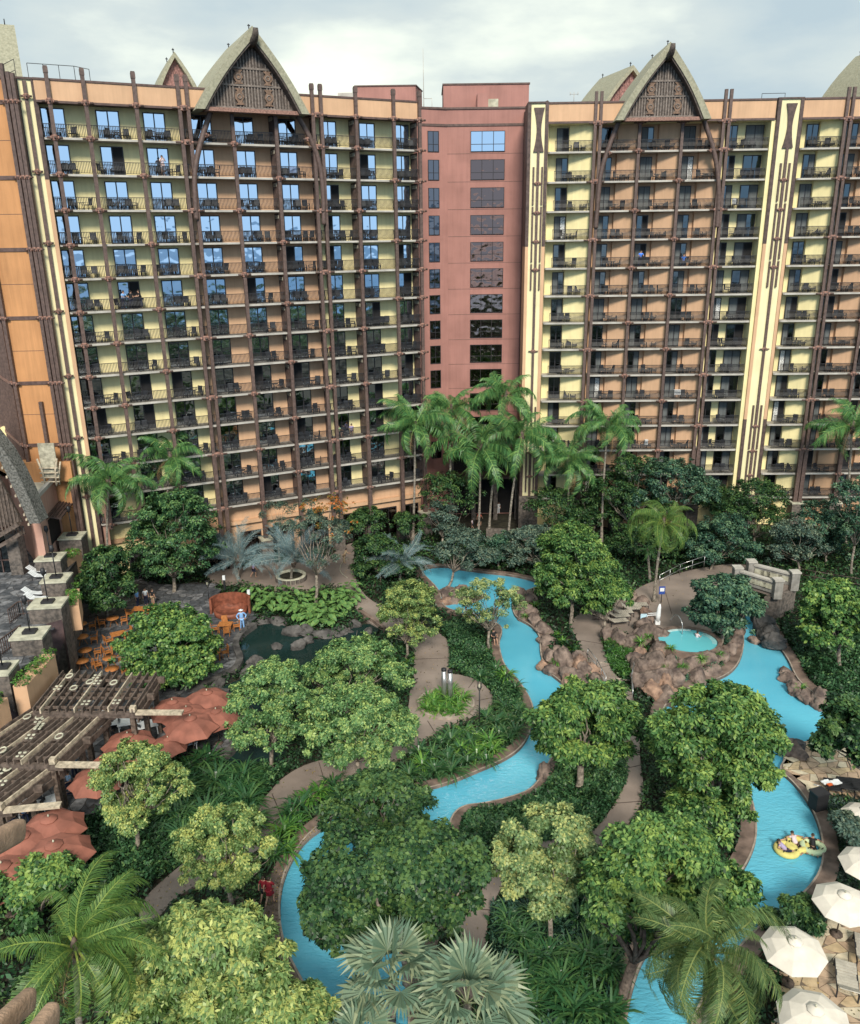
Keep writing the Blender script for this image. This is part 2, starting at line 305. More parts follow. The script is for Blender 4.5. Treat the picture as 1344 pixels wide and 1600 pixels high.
def frond_mesh(name, L, droop, mat, npair=34, lw=.05, ll=.75, hang=.6, rise=.35, seed=0, vee=.35, rach=.03):
    """feather leaf along +X, arching then falling; leaflets hang from a central rib"""
    g = np.random.default_rng(seed); s = np.linspace(0, 1, 14); th = rise - droop*s**1.4; dx = np.cos(th); dz = np.sin(th)
    X = np.concatenate([[0], np.cumsum((dx[1:]+dx[:-1])/2)])*L/13; Z = np.concatenate([[0], np.cumsum((dz[1:]+dz[:-1])/2)])*L/13; yb = np.sin(s*2.2+seed)*.05*L*s
    verts = []; faces = []; tint = []
    def quad(a, b, c, d, t): 
        k = len(verts); verts.extend([a,b,c,d]); faces.append(1); tint.append(t)
    for i in range(13):
        r1 = rach*(1-s[i]*.8); r2 = rach*(1-s[i+1]*.8); p = np.array([X[i], yb[i], Z[i]]); q = np.array([X[i+1], yb[i+1], Z[i+1]])
        quad(p+[0,r1,0], q+[0,r2,0], q-[0,r2,0], p-[0,r1,0], .95); quad(p+[0,r1,-r1], p-[0,r1,r1], q-[0,r2,r2], q+[0,r2,-r2], .8)
    for side in (-1, 1):
        for k in range(npair):
            u = .12 + .88*(k + g.uniform(-.3,.3))/npair; u = min(max(u, .1), .995); x = np.interp(u, s, X); z = np.interp(u, s, Z); y = np.interp(u, s, yb); t = np.interp(u, s, th)
            prof = math.sin(math.pi*min(1, .22 + .78*u))**.6 if u < .9 else .55
            l = ll*max(.3, prof)*g.uniform(.7,1.12); ax = np.array([math.cos(t), 0, math.sin(t)]); ou = np.array([0, side, 0]); dn = np.array([0,0,-1.])
            sw = .55 + .5*u; d1 = ax*sw + ou*1.0 + np.array([0,0,1])*vee*(1-u); d1 /= np.linalg.norm(d1); hg = hang*(.55+.75*abs(math.sin(u*9+side+seed)))*g.uniform(.7,1.3)
            d2 = d1*(1-.5*hg) + dn*hg; d2 /= np.linalg.norm(d2); d3 = d1*(1-.85*min(1,hg)) + dn*hg*1.5; d3 /= np.linalg.norm(d3)
            p0 = np.array([x, y, z]); p1 = p0 + d1*l*.35; p2 = p1 + d2*l*.35; p3 = p2 + d3*l*.3; wv = ax*lw*.5; tt = float(np.clip(.45 + g.normal()*.16, 0, 1))
            quad(p0-wv*.6, p0+wv*.6, p1+wv, p1-wv, tt); quad(p1-wv, p1+wv, p2+wv*.85, p2-wv*.85, tt); quad(p2-wv*.85, p2+wv*.85, p3+wv*.1, p3-wv*.1, min(1, tt+.08))
    return quads_mesh(name, np.array(verts), len(faces), np.array(tint), mat)
def fan_mesh(name, Rr, mat, nseg=30, seed=0, pet=1.25, droop=.45):
    g = np.random.default_rng(seed); verts = []; tint = []
    pp = [np.array([x, 0, z]) for x, z in ((0,0),(pet*.5,.18*pet),(pet,.22*pet))]
    for i in range(2): verts.extend([pp[i]+[0,.025,0], pp[i+1]+[0,.02,0], pp[i+1]-[0,.02,0], pp[i]-[0,.025,0]]); tint.append(.9)
    c = pp[2]; am = 2.1
    for k in range(nseg):
        a0 = -am + 2*am*k/nseg; a1 = -am + 2*am*(k+1)/nseg; am_ = (a0+a1)/2; rl = Rr*(.72+.28*math.cos(am_*.6))*g.uniform(.9,1.05)
        fold = .05*Rr*(1 if k % 2 else -1); cup = lambda r, a: np.array([math.cos(a)*r, math.sin(a)*r, .16*r - droop*(r/Rr)**2*Rr*.6 + .05*abs(math.sin(a))*r])
        mid = c + cup(rl*.5, am_) + [0,0,fold*.5]; t = float(np.clip(.5 + g.normal()*.15 + (.1 if k % 2 else -.1), 0, 1))
        e0 = c + cup(rl*.66, a0); e1 = c + cup(rl*.66, a1); e0[2] += fold*.5; e1[2] -= fold*.5
        verts.extend([c, e0, (e0+e1)/2 + (mid-mid), e1]); tint.append(t)
        tip = c + cup(rl, am_ + g.normal()*.03); tip[2] -= Rr*.12*g.random()
        wv = (e1-e0)*.5; verts.extend([e0, tip - wv*.06, tip + wv*.06, e1]); tint.append(min(1, t+.12))
    return quads_mesh(name, np.array(verts), len(tint), np.array(tint), mat)
def strap_data(n, ln, wd, seed, arch=1.0, up_=1.0):
    g = np.random.default_rng(seed); verts = []; tint = []
    for k in range(n):
        a = g.uniform(0, 2*math.pi); l = ln*g.uniform(.65,1.1); e0 = g.uniform(.5,1.35)*up_; d = np.array([math.cos(a), math.sin(a), 0]); s = np.array([-d[1], d[0], 0])*wd*.5
        p = d*g.uniform(0,.08); th = e0; t = float(np.clip(.45+g.normal()*.2, 0, 1)); prev = p; pw = .8
        for j, w2 in enumerate((1.0, .8, .06)):
            th2 = th - arch*(.25+.5*j); q = prev + (d*math.cos(th2) + np.array([0,0,1])*math.sin(th2))*l/3; verts.extend([prev - s*pw, prev + s*pw, q + s*w2, q - s*w2]); tint.append(min(1, t+.08*j)); prev = q; pw = w2
    return np.array(verts), len(tint), np.array(tint)
# ================================================================== SETTING
ZW = -.2
def ground_sheet():
    mb = MB(); mb.add([(-3500,-3500,-.3),(3500,-3500,-.3),(3500,3500,-.3),(-3500,3500,-.3)], [(0,1,2,3)])
    tag(mb.build('ground', MAT['soil']), kind='structure')
    mb = MB(); mb.add([(-4500,-5000,-.25),(4500,-5000,-.25),(4500,-130,-.25),(-4500,-130,-.25)], [(0,1,2,3)])
    m = pmat('sea_water', (.02,.12,.30), .35, .1, .02, .0, .8); tag(mb.build('sea', m), kind='structure')
ground_sheet()
def watermat(name, c1, c2, wave=.5, rough=.06, scale=1.9):
    m = bpy.data.materials.new(name); m.use_nodes = True; t = m.node_tree; b = t.nodes['Principled BSDF']; b.inputs['Roughness'].default_value = rough; b.inputs['IOR'].default_value = 1.33; b.inputs['Specular IOR Level'].default_value = .5
    g = N(t, 'ShaderNodeNewGeometry'); n = N(t, 'ShaderNodeTexNoise'); n.inputs['Scale'].default_value = .12; n.inputs['Detail'].default_value = 3; t.links.new(g.outputs['Position'], n.inputs[0])
    rp = N(t, 'ShaderNodeValToRGB'); rp.color_ramp.elements[0].position = .35; rp.color_ramp.elements[1].position = .65; rp.color_ramp.elements[0].color = (*c1,1); rp.color_ramp.elements[1].color = (*c2,1)
    t.links.new(n.outputs['Fac'], rp.inputs[0]); t.links.new(rp.outputs[0], b.inputs['Base Color'])
    mp = N(t, 'ShaderNodeMapping'); mp.inputs['Scale'].default_value = (1, 2.3, 1); mp.inputs['Rotation'].default_value = (0,0,.5); t.links.new(g.outputs['Position'], mp.inputs[0])
    n2 = N(t, 'ShaderNodeTexNoise'); n2.inputs['Scale'].default_value = scale; n2.inputs['Detail'].default_value = 4; n2.inputs['Distortion'].default_value = .8; t.links.new(mp.outputs[0], n2.inputs[0])
    # choppier where the current runs (near the camera), calmer towards the back pools
    sp = N(t, 'ShaderNodeSeparateXYZ'); t.links.new(g.outputs['Position'], sp.inputs[0]); mr = N(t, 'ShaderNodeMapRange'); mr.inputs[1].default_value = 58; mr.inputs[2].default_value = 36; mr.inputs[3].default_value = .12*wave; mr.inputs[4].default_value = wave; t.links.new(sp.outputs['Y'], mr.inputs[0])
    bp = N(t, 'ShaderNodeBump'); bp.inputs['Distance'].default_value = .12; t.links.new(mr.outputs[0], bp.inputs['Strength']); t.links.new(n2.outputs['Fac'], bp.inputs['Height']); t.links.new(bp.outputs[0], b.inputs['Normal']); return m
POOL = watermat('pool_water', (.08,.36,.51), (.12,.44,.58), .6)
POND = watermat('pond_water', (.008,.022,.02), (.012,.03,.028), .15)
TUBW = watermat('tub_water', (.10,.42,.50), (.12,.46,.52), .4)
LR = [(655,892),(690,886),(722,892),(760,897),(800,901),(838,910),(842,918),(825,924),(812,930),(800,940),(800,955),(806,968),(832,981),(844,999),(843,1014),(846,1035),(856,1053),(877,1069),(892,1085),(895,1110),(885,1150),(862,1185),(850,1207),(832,1236),(800,1248),(760,1258),(720,1262),(700,1285),(700,1340),(690,1400),(650,1500),(635,1560),(640,1640),(540,1660),(500,1580),(470,1530),(445,1480),(437,1430),(440,1385),(455,1345),(478,1312),(510,1285),(560,1262),(600,1248),(660,1238),(700,1228),(750,1207),(790,1190),(815,1172),(828,1150),(835,1125),(834,1106),(824,1085),(806,1060),(790,1045),(783,1025),(780,1005),(786,990),(782,978),(765,974),(745,970),(715,958),(692,950),(688,925),(668,905)]
RR = [(1160,962),(1180,960),(1197,975),(1205,990),(1215,1010),(1232,1035),(1240,1055),(1250,1070),(1275,1090),(1300,1105),(1330,1120),(1330,1150),(1275,1165),(1255,1163),(1238,1172),(1225,1190),(1215,1207),(1235,1222),(1258,1250),(1275,1282),(1285,1320),(1283,1360),(1262,1392),(1230,1418),(1200,1438),(1170,1465),(1130,1510),(1090,1570),(1060,1660),(970,1660),(985,1560),(1005,1500),(1040,1460),(1100,1420),(1150,1380),(1170,1350),(1183,1315),(1182,1280),(1175,1250),(1160,1210),(1120,1180),(1060,1150),(1035,1130),(1036,1110),(1055,1088),(1090,1073),(1130,1062),(1152,1045),(1162,1020),(1163,995)]
PL, PR_ = gp(LR, ZW), gp(RR, ZW)
def flat(name, poly, z0, z1, mat, kind='structure', parent=None, label=None, cat=None):
    mb = MB(); mb.prism([(p.x, p.y) for p in poly], z0, z1); o = mb.build(name, mat, parent); tag(o, label, cat, kind=kind); return o
flat('pool_water', PL, -.29, ZW, POOL); flat('pool_water', PR_, -.29, ZW, POOL)
def offset_ring(poly, d):
    n = len(poly); out = []
    A = sum(poly[i].x*poly[(i+1)%n].y - poly[(i+1)%n].x*poly[i].y for i in range(n)); s = 1 if A > 0 else -1
    for i in range(n):
        t = (poly[(i+1)%n] - poly[i-1]); t.z = 0; t.normalize(); dd = d(i) if callable(d) else d; out.append(Vector((poly[i].x + t.y*s*dd, poly[i].y - t.x*s*dd, poly[i].z)))
    return out
def coping(poly, wfun, name='pool_coping'):
    a = poly; b = offset_ring(poly, .10); c = offset_ring(poly, wfun); n = len(a)
    v = [(p.x,p.y,-.29) for p in a] + [(p.x,p.y,.03) for p in a] + [(p.x,p.y,.03) for p in b] + [(p.x,p.y,.0) for p in b] + [(p.x,p.y,.0) for p in c] + [(p.x,p.y,-.3) for p in c]
    fs = []; mi = []
    for k in range(5):
        for i in range(n): j = (i+1)%n; fs.append((k*n+i, k*n+j, (k+1)*n+j, (k+1)*n+i)); mi.append(1 if k in (1,) else 0)
    mb = MB(); mb.add(v, fs); mb.m = mi; tag(mb.build(name, [MAT['coping'], MAT['copingedge']]), kind='structure')
    return c
CL = coping(PL, .75); CR = coping(PR_, lambda i: .9)
# paths
PA = [(512,871),(530,858),(551,846),(575,855),(560,868),(552,885),(557,910),(573,934),(600,948),(650,972),(690,990),(704,1005),(702,1040),(700,1062),(650,1072),(645,1050),(650,1010),(610,988),(575,972),(556,952),(548,930),(530,917),(510,915),(470,925),(420,918),(380,912),(330,910),(320,895),(380,885),(430,878),(470,880)]
PB = [(640,1075),(660,1062),(700,1050),(745,1060),(768,1080),(772,1095),(762,1108),(741,1121),(702,1130),(684,1144),(655,1162),(620,1187),(580,1207),(540,1218),(510,1237),(480,1264),(440,1292),(410,1322),(370,1352),(330,1372),(275,1400),(245,1438),(215,1442),(222,1405),(262,1368),(310,1330),(360,1290),(395,1262),(415,1245),(440,1215),(480,1192),(530,1182),(590,1165),(630,1130),(640,1100)]
PC = [(505,1284),(478,1298),(445,1335),(424,1375),(413,1415),(408,1450),(430,1520),(470,1570),(500,1583),(470,1530),(445,1480),(437,1430),(440,1385),(455,1345),(478,1312),(507,1292)]
PD = [(895,965),(935,940),(985,930),(1000,915),(1060,895),(1105,885),(1165,878),(1182,900),(1110,930),(1100,960),(1118,985),(1100,1010),(1040,1020),(1000,1000),(960,985),(940,990),(942,1010),(955,1050),(985,1072),(992,1100),(1000,1150),(1000,1190),(1008,1235),(995,1272),(965,1302),(945,1322),(900,1342),(830,1347),(790,1372),(775,1402),(760,1440),(762,1490),(768,1560),(704,1560),(704,1490),(709,1450),(738,1420),(758,1380),(778,1340),(820,1320),(880,1308),(925,1303),(955,1265),(983,1215),(975,1190),(960,1120),(950,1085),(938,1060),(915,1030),(903,1000),(890,978)]
PE = [(1225,1178),(1242,1158),(1300,1160),(1400,1180),(1400,1250),(1344,1250),(1300,1245),(1283,1258),(1262,1232),(1240,1212),(1222,1198)]
PF = [(1285,1440),(1344,1425),(1450,1430),(1450,1680),(1200,1680),(1215,1600),(1222,1560),(1225,1500),(1248,1455)]
PG = [(118,905),(210,898),(240,915),(330,908),(350,935),(385,942),(402,962),(392,978),(370,1000),(366,1012),(378,1035),(368,1052),(340,1065),(310,1080),(300,1095),(345,1110),(370,1165),(330,1185),(240,1240),(170,1262),(120,1290),(80,1370),(-100,1420),(-100,1080),(60,1080),(110,1030)]
PP = [gp(p, 0.0) for p in (PA, PB, PC, PD)]
flat('path', PP[0], -.3, -.012, MAT['path']); flat('path', PP[1], -.3, -.008, MAT['path']); flat('poolside_walk', PP[2], -.3, -.004, MAT['path']); flat('path', PP[3], -.3, -.016, MAT['path'])
E_, F_, G_ = gp(PE), gp(PF), gp(PG, .0, 1)
def paving(name, poly, cell, mats, zt, gm, view=None, seed=1, limit=300, h=.03, stretch=1.0):
    """irregular flagstones, each a part of its terrace; what is past the limit is joined"""
    base = flat(name, poly, -.3, zt, gm); g = random.Random(seed); xs = [p.x for p in poly]; ys = [p.y for p in poly]
    nx = int((max(xs)-min(xs))/cell)+2; ny = int((max(ys)-min(ys))/(cell*stretch))+2
    P = {(i,j): (min(xs)-cell/2 + (i + g.uniform(-.34,.34) + .5*(j%2))*cell, min(ys)-cell/2 + (j + g.uniform(-.34,.34))*cell*stretch) for i in range(nx+1) for j in range(ny+1)}
    cells = []
    for i in range(nx):
        for j in range(ny):
            q = [P[i,j], P[i+1,j], P[i+1,j+1], P[i,j+1]]; c = (sum(p[0] for p in q)/4, sum(p[1] for p in q)/4); cells.append((c, q))
    C = np.array([c for c, q in cells]); ok = inpoly(C[:,0], C[:,1], [(p.x,p.y) for p in poly]); cells = [cells[k] for k in range(len(cells)) if ok[k]]
    cells.sort(key=lambda c: Vector((c[0][0], c[0][1], -H)).length); rest = [MB() for _ in mats]
    for k, (c, q) in enumerate(cells):
        s = 1 - .035/cell*1.6; q = [(c[0]+(p[0]-c[0])*s, c[1]+(p[1]-c[1])*s) for p in q]
        if g.random() < .4:                      # cut a corner so not every stone has four sides
            a, b, d = q[0], q[1], q[3]; q = [(a[0]*.6+b[0]*.4, a[1]*.6+b[1]*.4), q[1], q[2], q[3], (a[0]*.65+d[0]*.35, a[1]*.65+d[1]*.35)]
        mi = g.randrange(len(mats)); zt2 = zt + h + g.uniform(-.008,.008)
        if k < limit: mb = MB(); mb.prism(q, zt - .01, zt2); mb.build('flagstone', mats[mi], base)
        else: rest[mi].prism(q, zt - .01, zt2)
    for mb, m in zip(rest, mats):
        if mb.v: tag(mb.build('flagstones', m, base), kind='stuff')
    return base
paving('pool_patio', E_, .62, [MAT['flag1'], MAT['flag2'], MAT['flag3']], .0, MAT['groutlight'], seed=3, limit=200)
paving('pool_patio', F_, .72, [MAT['flag1'], MAT['flag2'], MAT['flag3']], .0, MAT['groutlight'], seed=4, limit=300, stretch=.8)
paving('dining_terrace', G_, .8, [MAT['flagdark'], MAT['flagdark'], MAT['flagdark2']], .0, MAT['grout'], seed=5, limit=300)
PO1 = gp([(372,1008),(392,985),(412,974),(445,976),(460,990),(490,1000),(525,998),(560,976),(594,974),(592,990),(560,1010),(500,1040),(440,1072),(400,1062),(378,1040)], -.15)
PO2 = gp([(330,1085),(372,1060),(410,1060),(420,1100),(440,1150),(450,1185),(400,1205),(340,1198),(368,1165),(345,1115),(315,1095)], -.15)
flat('pond_water', PO1, -.29, -.14, POND); flat('pond_water', PO2, -.29, -.145, POND)
# low kerb of stones round the upper pond, on the terrace side
def kerb(name, pts, wd, h, mat, z0=-.3, closed=False, kind='structure', **kw):
    c = smooth_open([G(x, y, 0) for x, y in pts], 2); L = []; Rr = []
    for i, p in enumerate(c):
        t = (c[min(i+1,len(c)-1)] - c[max(i-1,0)]).normalized(); n = Vector((-t.y, t.x, 0))*wd/2; L.append(p+n); Rr.append(p-n)
    mb = MB(); mb.prism([(p.x,p.y) for p in L + Rr[::-1]], z0, h); o = mb.build(name, mat); tag(o, kind=kind); return o
kerb('pond_kerb', [(398,978),(378,992),(368,1005),(370,1018),(377,1032),(370,1048),(345,1060),(318,1072),(300,1082)], .55, .35, MAT['rockgrey'])
kerb('pond_kerb', [(302,1098),(330,1108),(362,1135),(372,1165),(345,1190),(300,1200)], .45, .4, MAT['rockgrey'])
kerb('pond_kerb', [(562,957),(585,972),(602,985)], .35, .3, MAT['coping'])
# ================================================================== LEFT TOWER
def railing_mesh(L, h=1.05, sp=.13, endl=False):
    mb = MB(); mb.box(0, L, -.03, .03, h-.05, h); mb.box(0, L, -.02, .02, .08, .12)
    for i in range(int(L/sp)+1):
        x = min(i*sp, L-.02); mb.bar((x,-.0,.1), (x,-.13,.33), .05, upv=(1,0,0)); mb.bar((x,-.13,.33), (x,.03,.72), .05, upv=(1,0,0)); mb.bar((x,.03,.72), (x,0,h), .05, upv=(1,0,0))
    return mb.mesh('railing', MAT['iron'])
def door_frame_mesh(W, Hh, n=2):
    mb = MB(); f = .09; mb.box(0, f, -.04, .08, 0, Hh); mb.box(W-f, W, -.04, .08, 0, Hh); mb.box(f, W-f, -.04, .08, Hh-f, Hh); mb.box(f, W-f, -.04, .08, 0, f)
    for k in range(1, n): x = W*k/n; mb.box(x-.05, x+.05, -.035, .075, f, Hh-f)
    return mb.mesh('door', MAT['frame'])
def pane_mesh(w_, h_, m): mb = MB(); mb.box(0, w_, -.015, .015, 0, h_); return mb.mesh('pane', m)
def chair_mesh(mat=None):
    mb = MB(); 
    for x in (-.24,.24):
        mb.bar((x,-.24,0),(x,-.26,.62),.04); mb.bar((x,.22,0),(x,.3,1.0),.045); mb.bar((x,-.3,.62),(x,.28,.66),.05,.03)
    mb.box(-.25,.25,-.26,.24,.38,.44)
    mb.box(-.25,.25,0,.04,0,.56,M=Matrix.Translation((0,.21,.44)) @ Matrix.Rotation(-.17,4,'X')); return mb.mesh('chair', mat or MAT['chair'])
def table_mesh(r=.36, h=.62, mat=None, n=12):
    mb = MB(); mb.lathe([(r,h-.03),(r,h)], n)
    for k in range(3): a = k*2.09; mb.bar((math.cos(a)*r*.75, math.sin(a)*r*.75, 0), (math.cos(a)*.08, math.sin(a)*.08, h-.03), .035)
    return mb.mesh('table', mat or MAT['chair'])
CHAIR, TABLE = chair_mesh(), table_mesh()
def collar_mesh():
    mb = MB(); mb.lathe([(.21,-.24),(.25,-.2),(.25,-.1),(.22,-.06),(.25,.0),(.22,.06),(.25,.1),(.25,.2),(.21,.24)], 8, mi=0)
    mb.tube([(-.62,-.08,0),(.62,-.08,0)], .1, 7, mi=1); mb.tube([(0,.5,0),(0,-.4,0)], .1, 7, mi=1); mb.tube([(-.34,-.08,0),(-.24,-.08,0)], .15, 7, mi=0); mb.tube([(.24,-.08,0),(.34,-.08,0)], .15, 7, mi=0)
    return mb.mesh('collar', [MAT['collar'], MAT['post']])
COLLAR = collar_mesh()
def divider_mesh(dep=1.55, h=2.62):
    mb = MB(); mb.box(-.03,.03,.12,dep+.12,0,h)
    for k in range(9): y = .2 + k*(dep-.1)/9; mb.box(-.055,-.03,y,y+.09,.1,2.0)
    mb.box(-.06,.0,.12,.2,0,h); mb.box(-.06,0,dep+.02,dep+.12,0,h); mb.box(-.06,0,.2,dep+.02,2.5,h); mb.box(-.06,0,.2,dep+.02,2.0,2.08); return mb.mesh('divider', MAT['panel'])
def vent_mesh(dep=1.55):
    mb = MB()
    mb.box(-.075,-.03,.3,dep-.05,2.14,2.44,0)
    for k in range(6): y = .38 + k*(dep-.55)/6; mb.box(-.085,-.075,y,y+.05,2.18,2.4,1)
    return mb.mesh('vent', [MAT['vent'], MAT['panel']])
DIV, VENT = divider_mesh(), vent_mesh()
ORD = ['top','second','third','fourth','fifth','sixth','seventh','eighth','ninth','tenth','eleventh','twelfth','thirteenth','fourteenth']
CHS = []
def balcony_chairs(root_M, rz, u0, u1, z, row, bay, tower, tname, seed, y0=.75):
    g = random.Random(seed); n = 2; tb = g.random() < .8; xs = u0 + (u1-u0)*g.choice([.3,.45,.6])
    spots = [(xs-.62, g.uniform(.4,1.0)), (xs+.62, g.uniform(-1.0,-.4))] if g.random() < .6 else [(xs-.35, g.uniform(-.3,.3)), (xs+.35, g.uniform(-.3,.3))]
    if g.random() < .25: spots.append((xs+1.25 if xs+1.5 < u1 else xs-1.25, g.uniform(-2,2)))
    for k, (x, a) in enumerate(spots):
        x = min(max(x, u0+.35), u1-.35); p = root_M @ Vector((x, y0 + g.uniform(-.1,.25), z))
        CHS.append((p, rz + a, 'dark %s on %s balcony row from top, %s bay of %s' % (('left chair','right chair','spare chair')[k], ORD[row], ORD[bay] if bay else 'first', tower), 'dark chairs on the %s balconies' % tower))
    if tb and spots[0][1] > .35:
        p = root_M @ Vector((xs, y0+.05, z)); o = link('balcony_table', TABLE, None, p, rz)
        tag(o, 'small dark table on %s balcony row from top, %s bay of %s' % (ORD[row], ORD[bay] if bay else 'first', tower), 'table', 'small tables on the %s balconies' % tower)
AL = math.atan2(.4291, .9032)
OL = Vector((-27.87, 78.11, 0)); ML = Matrix.Translation(OL) @ Matrix.Rotation(AL, 4, 'Z')
TL = empty('hotel_tower', OL, AL, 'yellow and orange hotel tower with big thatched gable, sky mirrored in its upper doors', 'hotel tower')
ZL = lambda i: 41.5 - 2.9*i
CEIL, PTOP = 44.3, 46.02; NR = 13; ZB = ZL(12)
def wall_part(parent, x0, x1, y0, y1, z0, z1, mat, name='wall'): mb = MB(); mb.box(x0,x1,y0,y1,z0,z1); return mb.build(name, MAT[mat], parent)
wall_part(TL, -4.87, 7.0, 1.7, 8, ZB, CEIL, 'yellow'); wall_part(TL, 7.0, 19.4, 1.7, 8, ZB, CEIL, 'orange'); wall_part(TL, 19.4, 30.3, 1.7, 8, ZB, CEIL, 'yellow')
wall_part(TL, -4.87, 3.2, 1.2, 8, -.3, ZB-.1, 'yellow', 'ground_floor_wall'); wall_part(TL, 3.2, 30.3, 1.3, 8, -.3, ZB-.1, 'orange', 'ground_floor_wall')
wall_part(TL, -6.2, 30.1, 8, 20, -.3, CEIL, 'orange', 'rear_wall')
mb = MB(); mb.box(-5.0, 30.3, -.02, .35, CEIL, PTOP-.14); mb.box(-5.0,-4.65,.35,6,CEIL,PTOP-.14); mb.build('parapet', MAT['orange'], TL)
mb = MB(); mb.box(-5.05, 30.4, -.1, .45, PTOP-.14, PTOP+.02); mb.box(-5.0,30.35,-.12,.1,CEIL-.12,CEIL+.06); mb.build('parapet_cap', MAT['trim'], TL)
mb = MB(); mb.box(-4.87, 30.3, .0, 8, CEIL-.02, CEIL+.04); mb.build('roof_slab', MAT['trim'], TL)
mb = MB(); mb.box(-6.2,30.1,.4,20,45.2,45.3); mb.build('flat_roof', MAT['roofwhite'], TL)
UB = [(-4.7,-1.16),(-1.16,2.94),(2.94,7.0),(7.0,11.24),(11.24,15.3),(15.3,19.4),(19.4,23.37),(23.37,27.35),(27.35,30.2)]
DO = [(-4.75,1.9),(-.31,1.93),(3.64,1.9),(7.82,1.87),(11.75,1.85),(16.0,1.75),(20.2,1.7),(24.3,1.7),(28.0,1.75)]
RM = {}; 
for i in range(NR):
    z = ZL(i); mb = MB(); pts = [(30.2,0),(30.2,1.7),(-4.87,1.7),(-4.87,.7),(-4.75,.35),(-4.45,.1),(-4.1,0)]
    mb.prism(pts, z-.12, z+.06); sl_ = mb.build('balcony_slab', MAT['slab'], TL)
    for b, (a0, a1) in enumerate(UB):
        L = round(a1-a0, 2)
        if L not in RM: RM[L] = railing_mesh(L)
        link('railing', RM[L], TL, (a0, .1, z+.06))
        if b == 0: link('side_railing', railing_mesh(1.5) if 'side' not in RM else RM['side'], TL, (-4.72, 1.65, z+.06), rz=-math.pi/2)
        du, dw = DO[b]; hh = 2.45
        if ('d',dw) not in RM: RM['d',dw] = door_frame_mesh(dw, hh); RM['p',dw] = pane_mesh(dw/2-.14, hh-.18, MAT['glassL'])
        d = link('door', RM['d',dw], TL, (du, 1.62, z+.06)); rnd = random.Random(i*31+b)
        op = {(1,1):1, (5,1):1, (4,5):0, (8,4):0, (2,1):None, (8,1):1,(8,2):0,(9,1):1,(9,0):1,(1,0):None}.get((i,b), rnd.choice([None]*6+[0,1]) if b > 3 else None)
        for k in range(2):
            m = link('pane', RM['p',dw], d, (.09 + k*(dw/2-.03), 0, .09))
            m.rotation_euler = (rnd.uniform(-.006,.006), 0, rnd.uniform(-.01,.01))
            if op == k:
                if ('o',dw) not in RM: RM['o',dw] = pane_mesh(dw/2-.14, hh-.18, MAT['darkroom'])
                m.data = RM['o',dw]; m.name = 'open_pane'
        balcony_chairs(ML, AL, a0+.2, a1-.2, z+.06, i, b, 'left tower', 'L', i*17+b*5)
    for u in (7.0, 15.3, 19.4, 23.4, 30.12):
        dv = link('divider', DIV, TL, (u-.12, 0, z+.06)); link('vent', VENT, dv, (0,0,0))
RM['side'] = None
POSTS = [-3.97,-1.16,2.94,6.62,7.36,11.24,15.3,18.98,19.82,23.37,27.35,30.18]
for k, u in enumerate(POSTS):
    z0 = ZB - .4 if u < 3 else -.3; z1 = 46.95
    if u in (11.24, 15.3): z1 = CEIL
    mb = MB(); mb.box(u-.16,u+.16,-.32,-.02,ZL(10),z1); mb.box(u-.2,u+.2,-.38,.02,max(z0,-.3),ZL(10)) ; 
    if z1 > 46: mb.box(u-.19,u+.19,-.36,.01,z1-.55,z1-.1)
    mb.build('post', MAT['post'], TL)
for i in range(-1, NR):
    z = ZL(i) if i >= 0 else CEIL
    for k, u in enumerate(POSTS):
        if k in (4, 8): continue
        if k in (0, 11) or k in (3,7) and i % 2 == 0 or (k not in (0,3,7,11)) and (i+k) % 2 == 1 or i == -1:
            link('collar', COLLAR, TL, (u + (.37 if k == 3 else .42 if k == 7 else 0), -.18, z-.03), scale=(1.6 if k in (3,7) else 1,1,1))
# ground floor openings
for a0, a1, h0, h1 in ((-2.5,1.2,0,3.2),(5,6.6,0,3.4),(9,11,0,3.2),(12,14.6,0,3.2),(16,18.6,0,3.4),(20.4,22.8,0,3.4),(24.3,27,0,3.4),(28,29.8,0,3.4)):
    mb = MB(); mb.box(a0-.12,a1+.12,1.18 if a1 > 3.2 else 1.08,1.3 if a1 > 3.2 else 1.2,h0-.2,h1+.12); d = mb.build('ground_floor_opening', MAT['frame'], TL)
    n = int((a1-a0)/.85); ww = (a1-a0)/n
    for k in range(n): mb = MB(); mb.box(a0+k*ww+.04, a0+(k+1)*ww-.04, 1.14 if a1 > 3.2 else 1.04, 1.175 if a1 > 3.2 else 1.075, h0, h1); mb.build('pane', MAT['glassM'], d)
mb = MB(); mb.box(-4.8,30.3,.9,1.3,4.3,4.7); mb.box(3.2,30.3,1.0,1.3,5.9,6.5); mb.build('ledge', MAT['orange'], TL)
for u in (11.24, 19.4, 23.37, 27.35, 30.18):
    mb = MB(); mb.box(u-.6,u+.6,-.75,.5,-.3,2.6,0); mb.box(u-.66,u+.66,-.81,.56,2.6,2.75,1); mb.build('stone_pier', [MAT['stonewall'], MAT['stonecap']], TL)
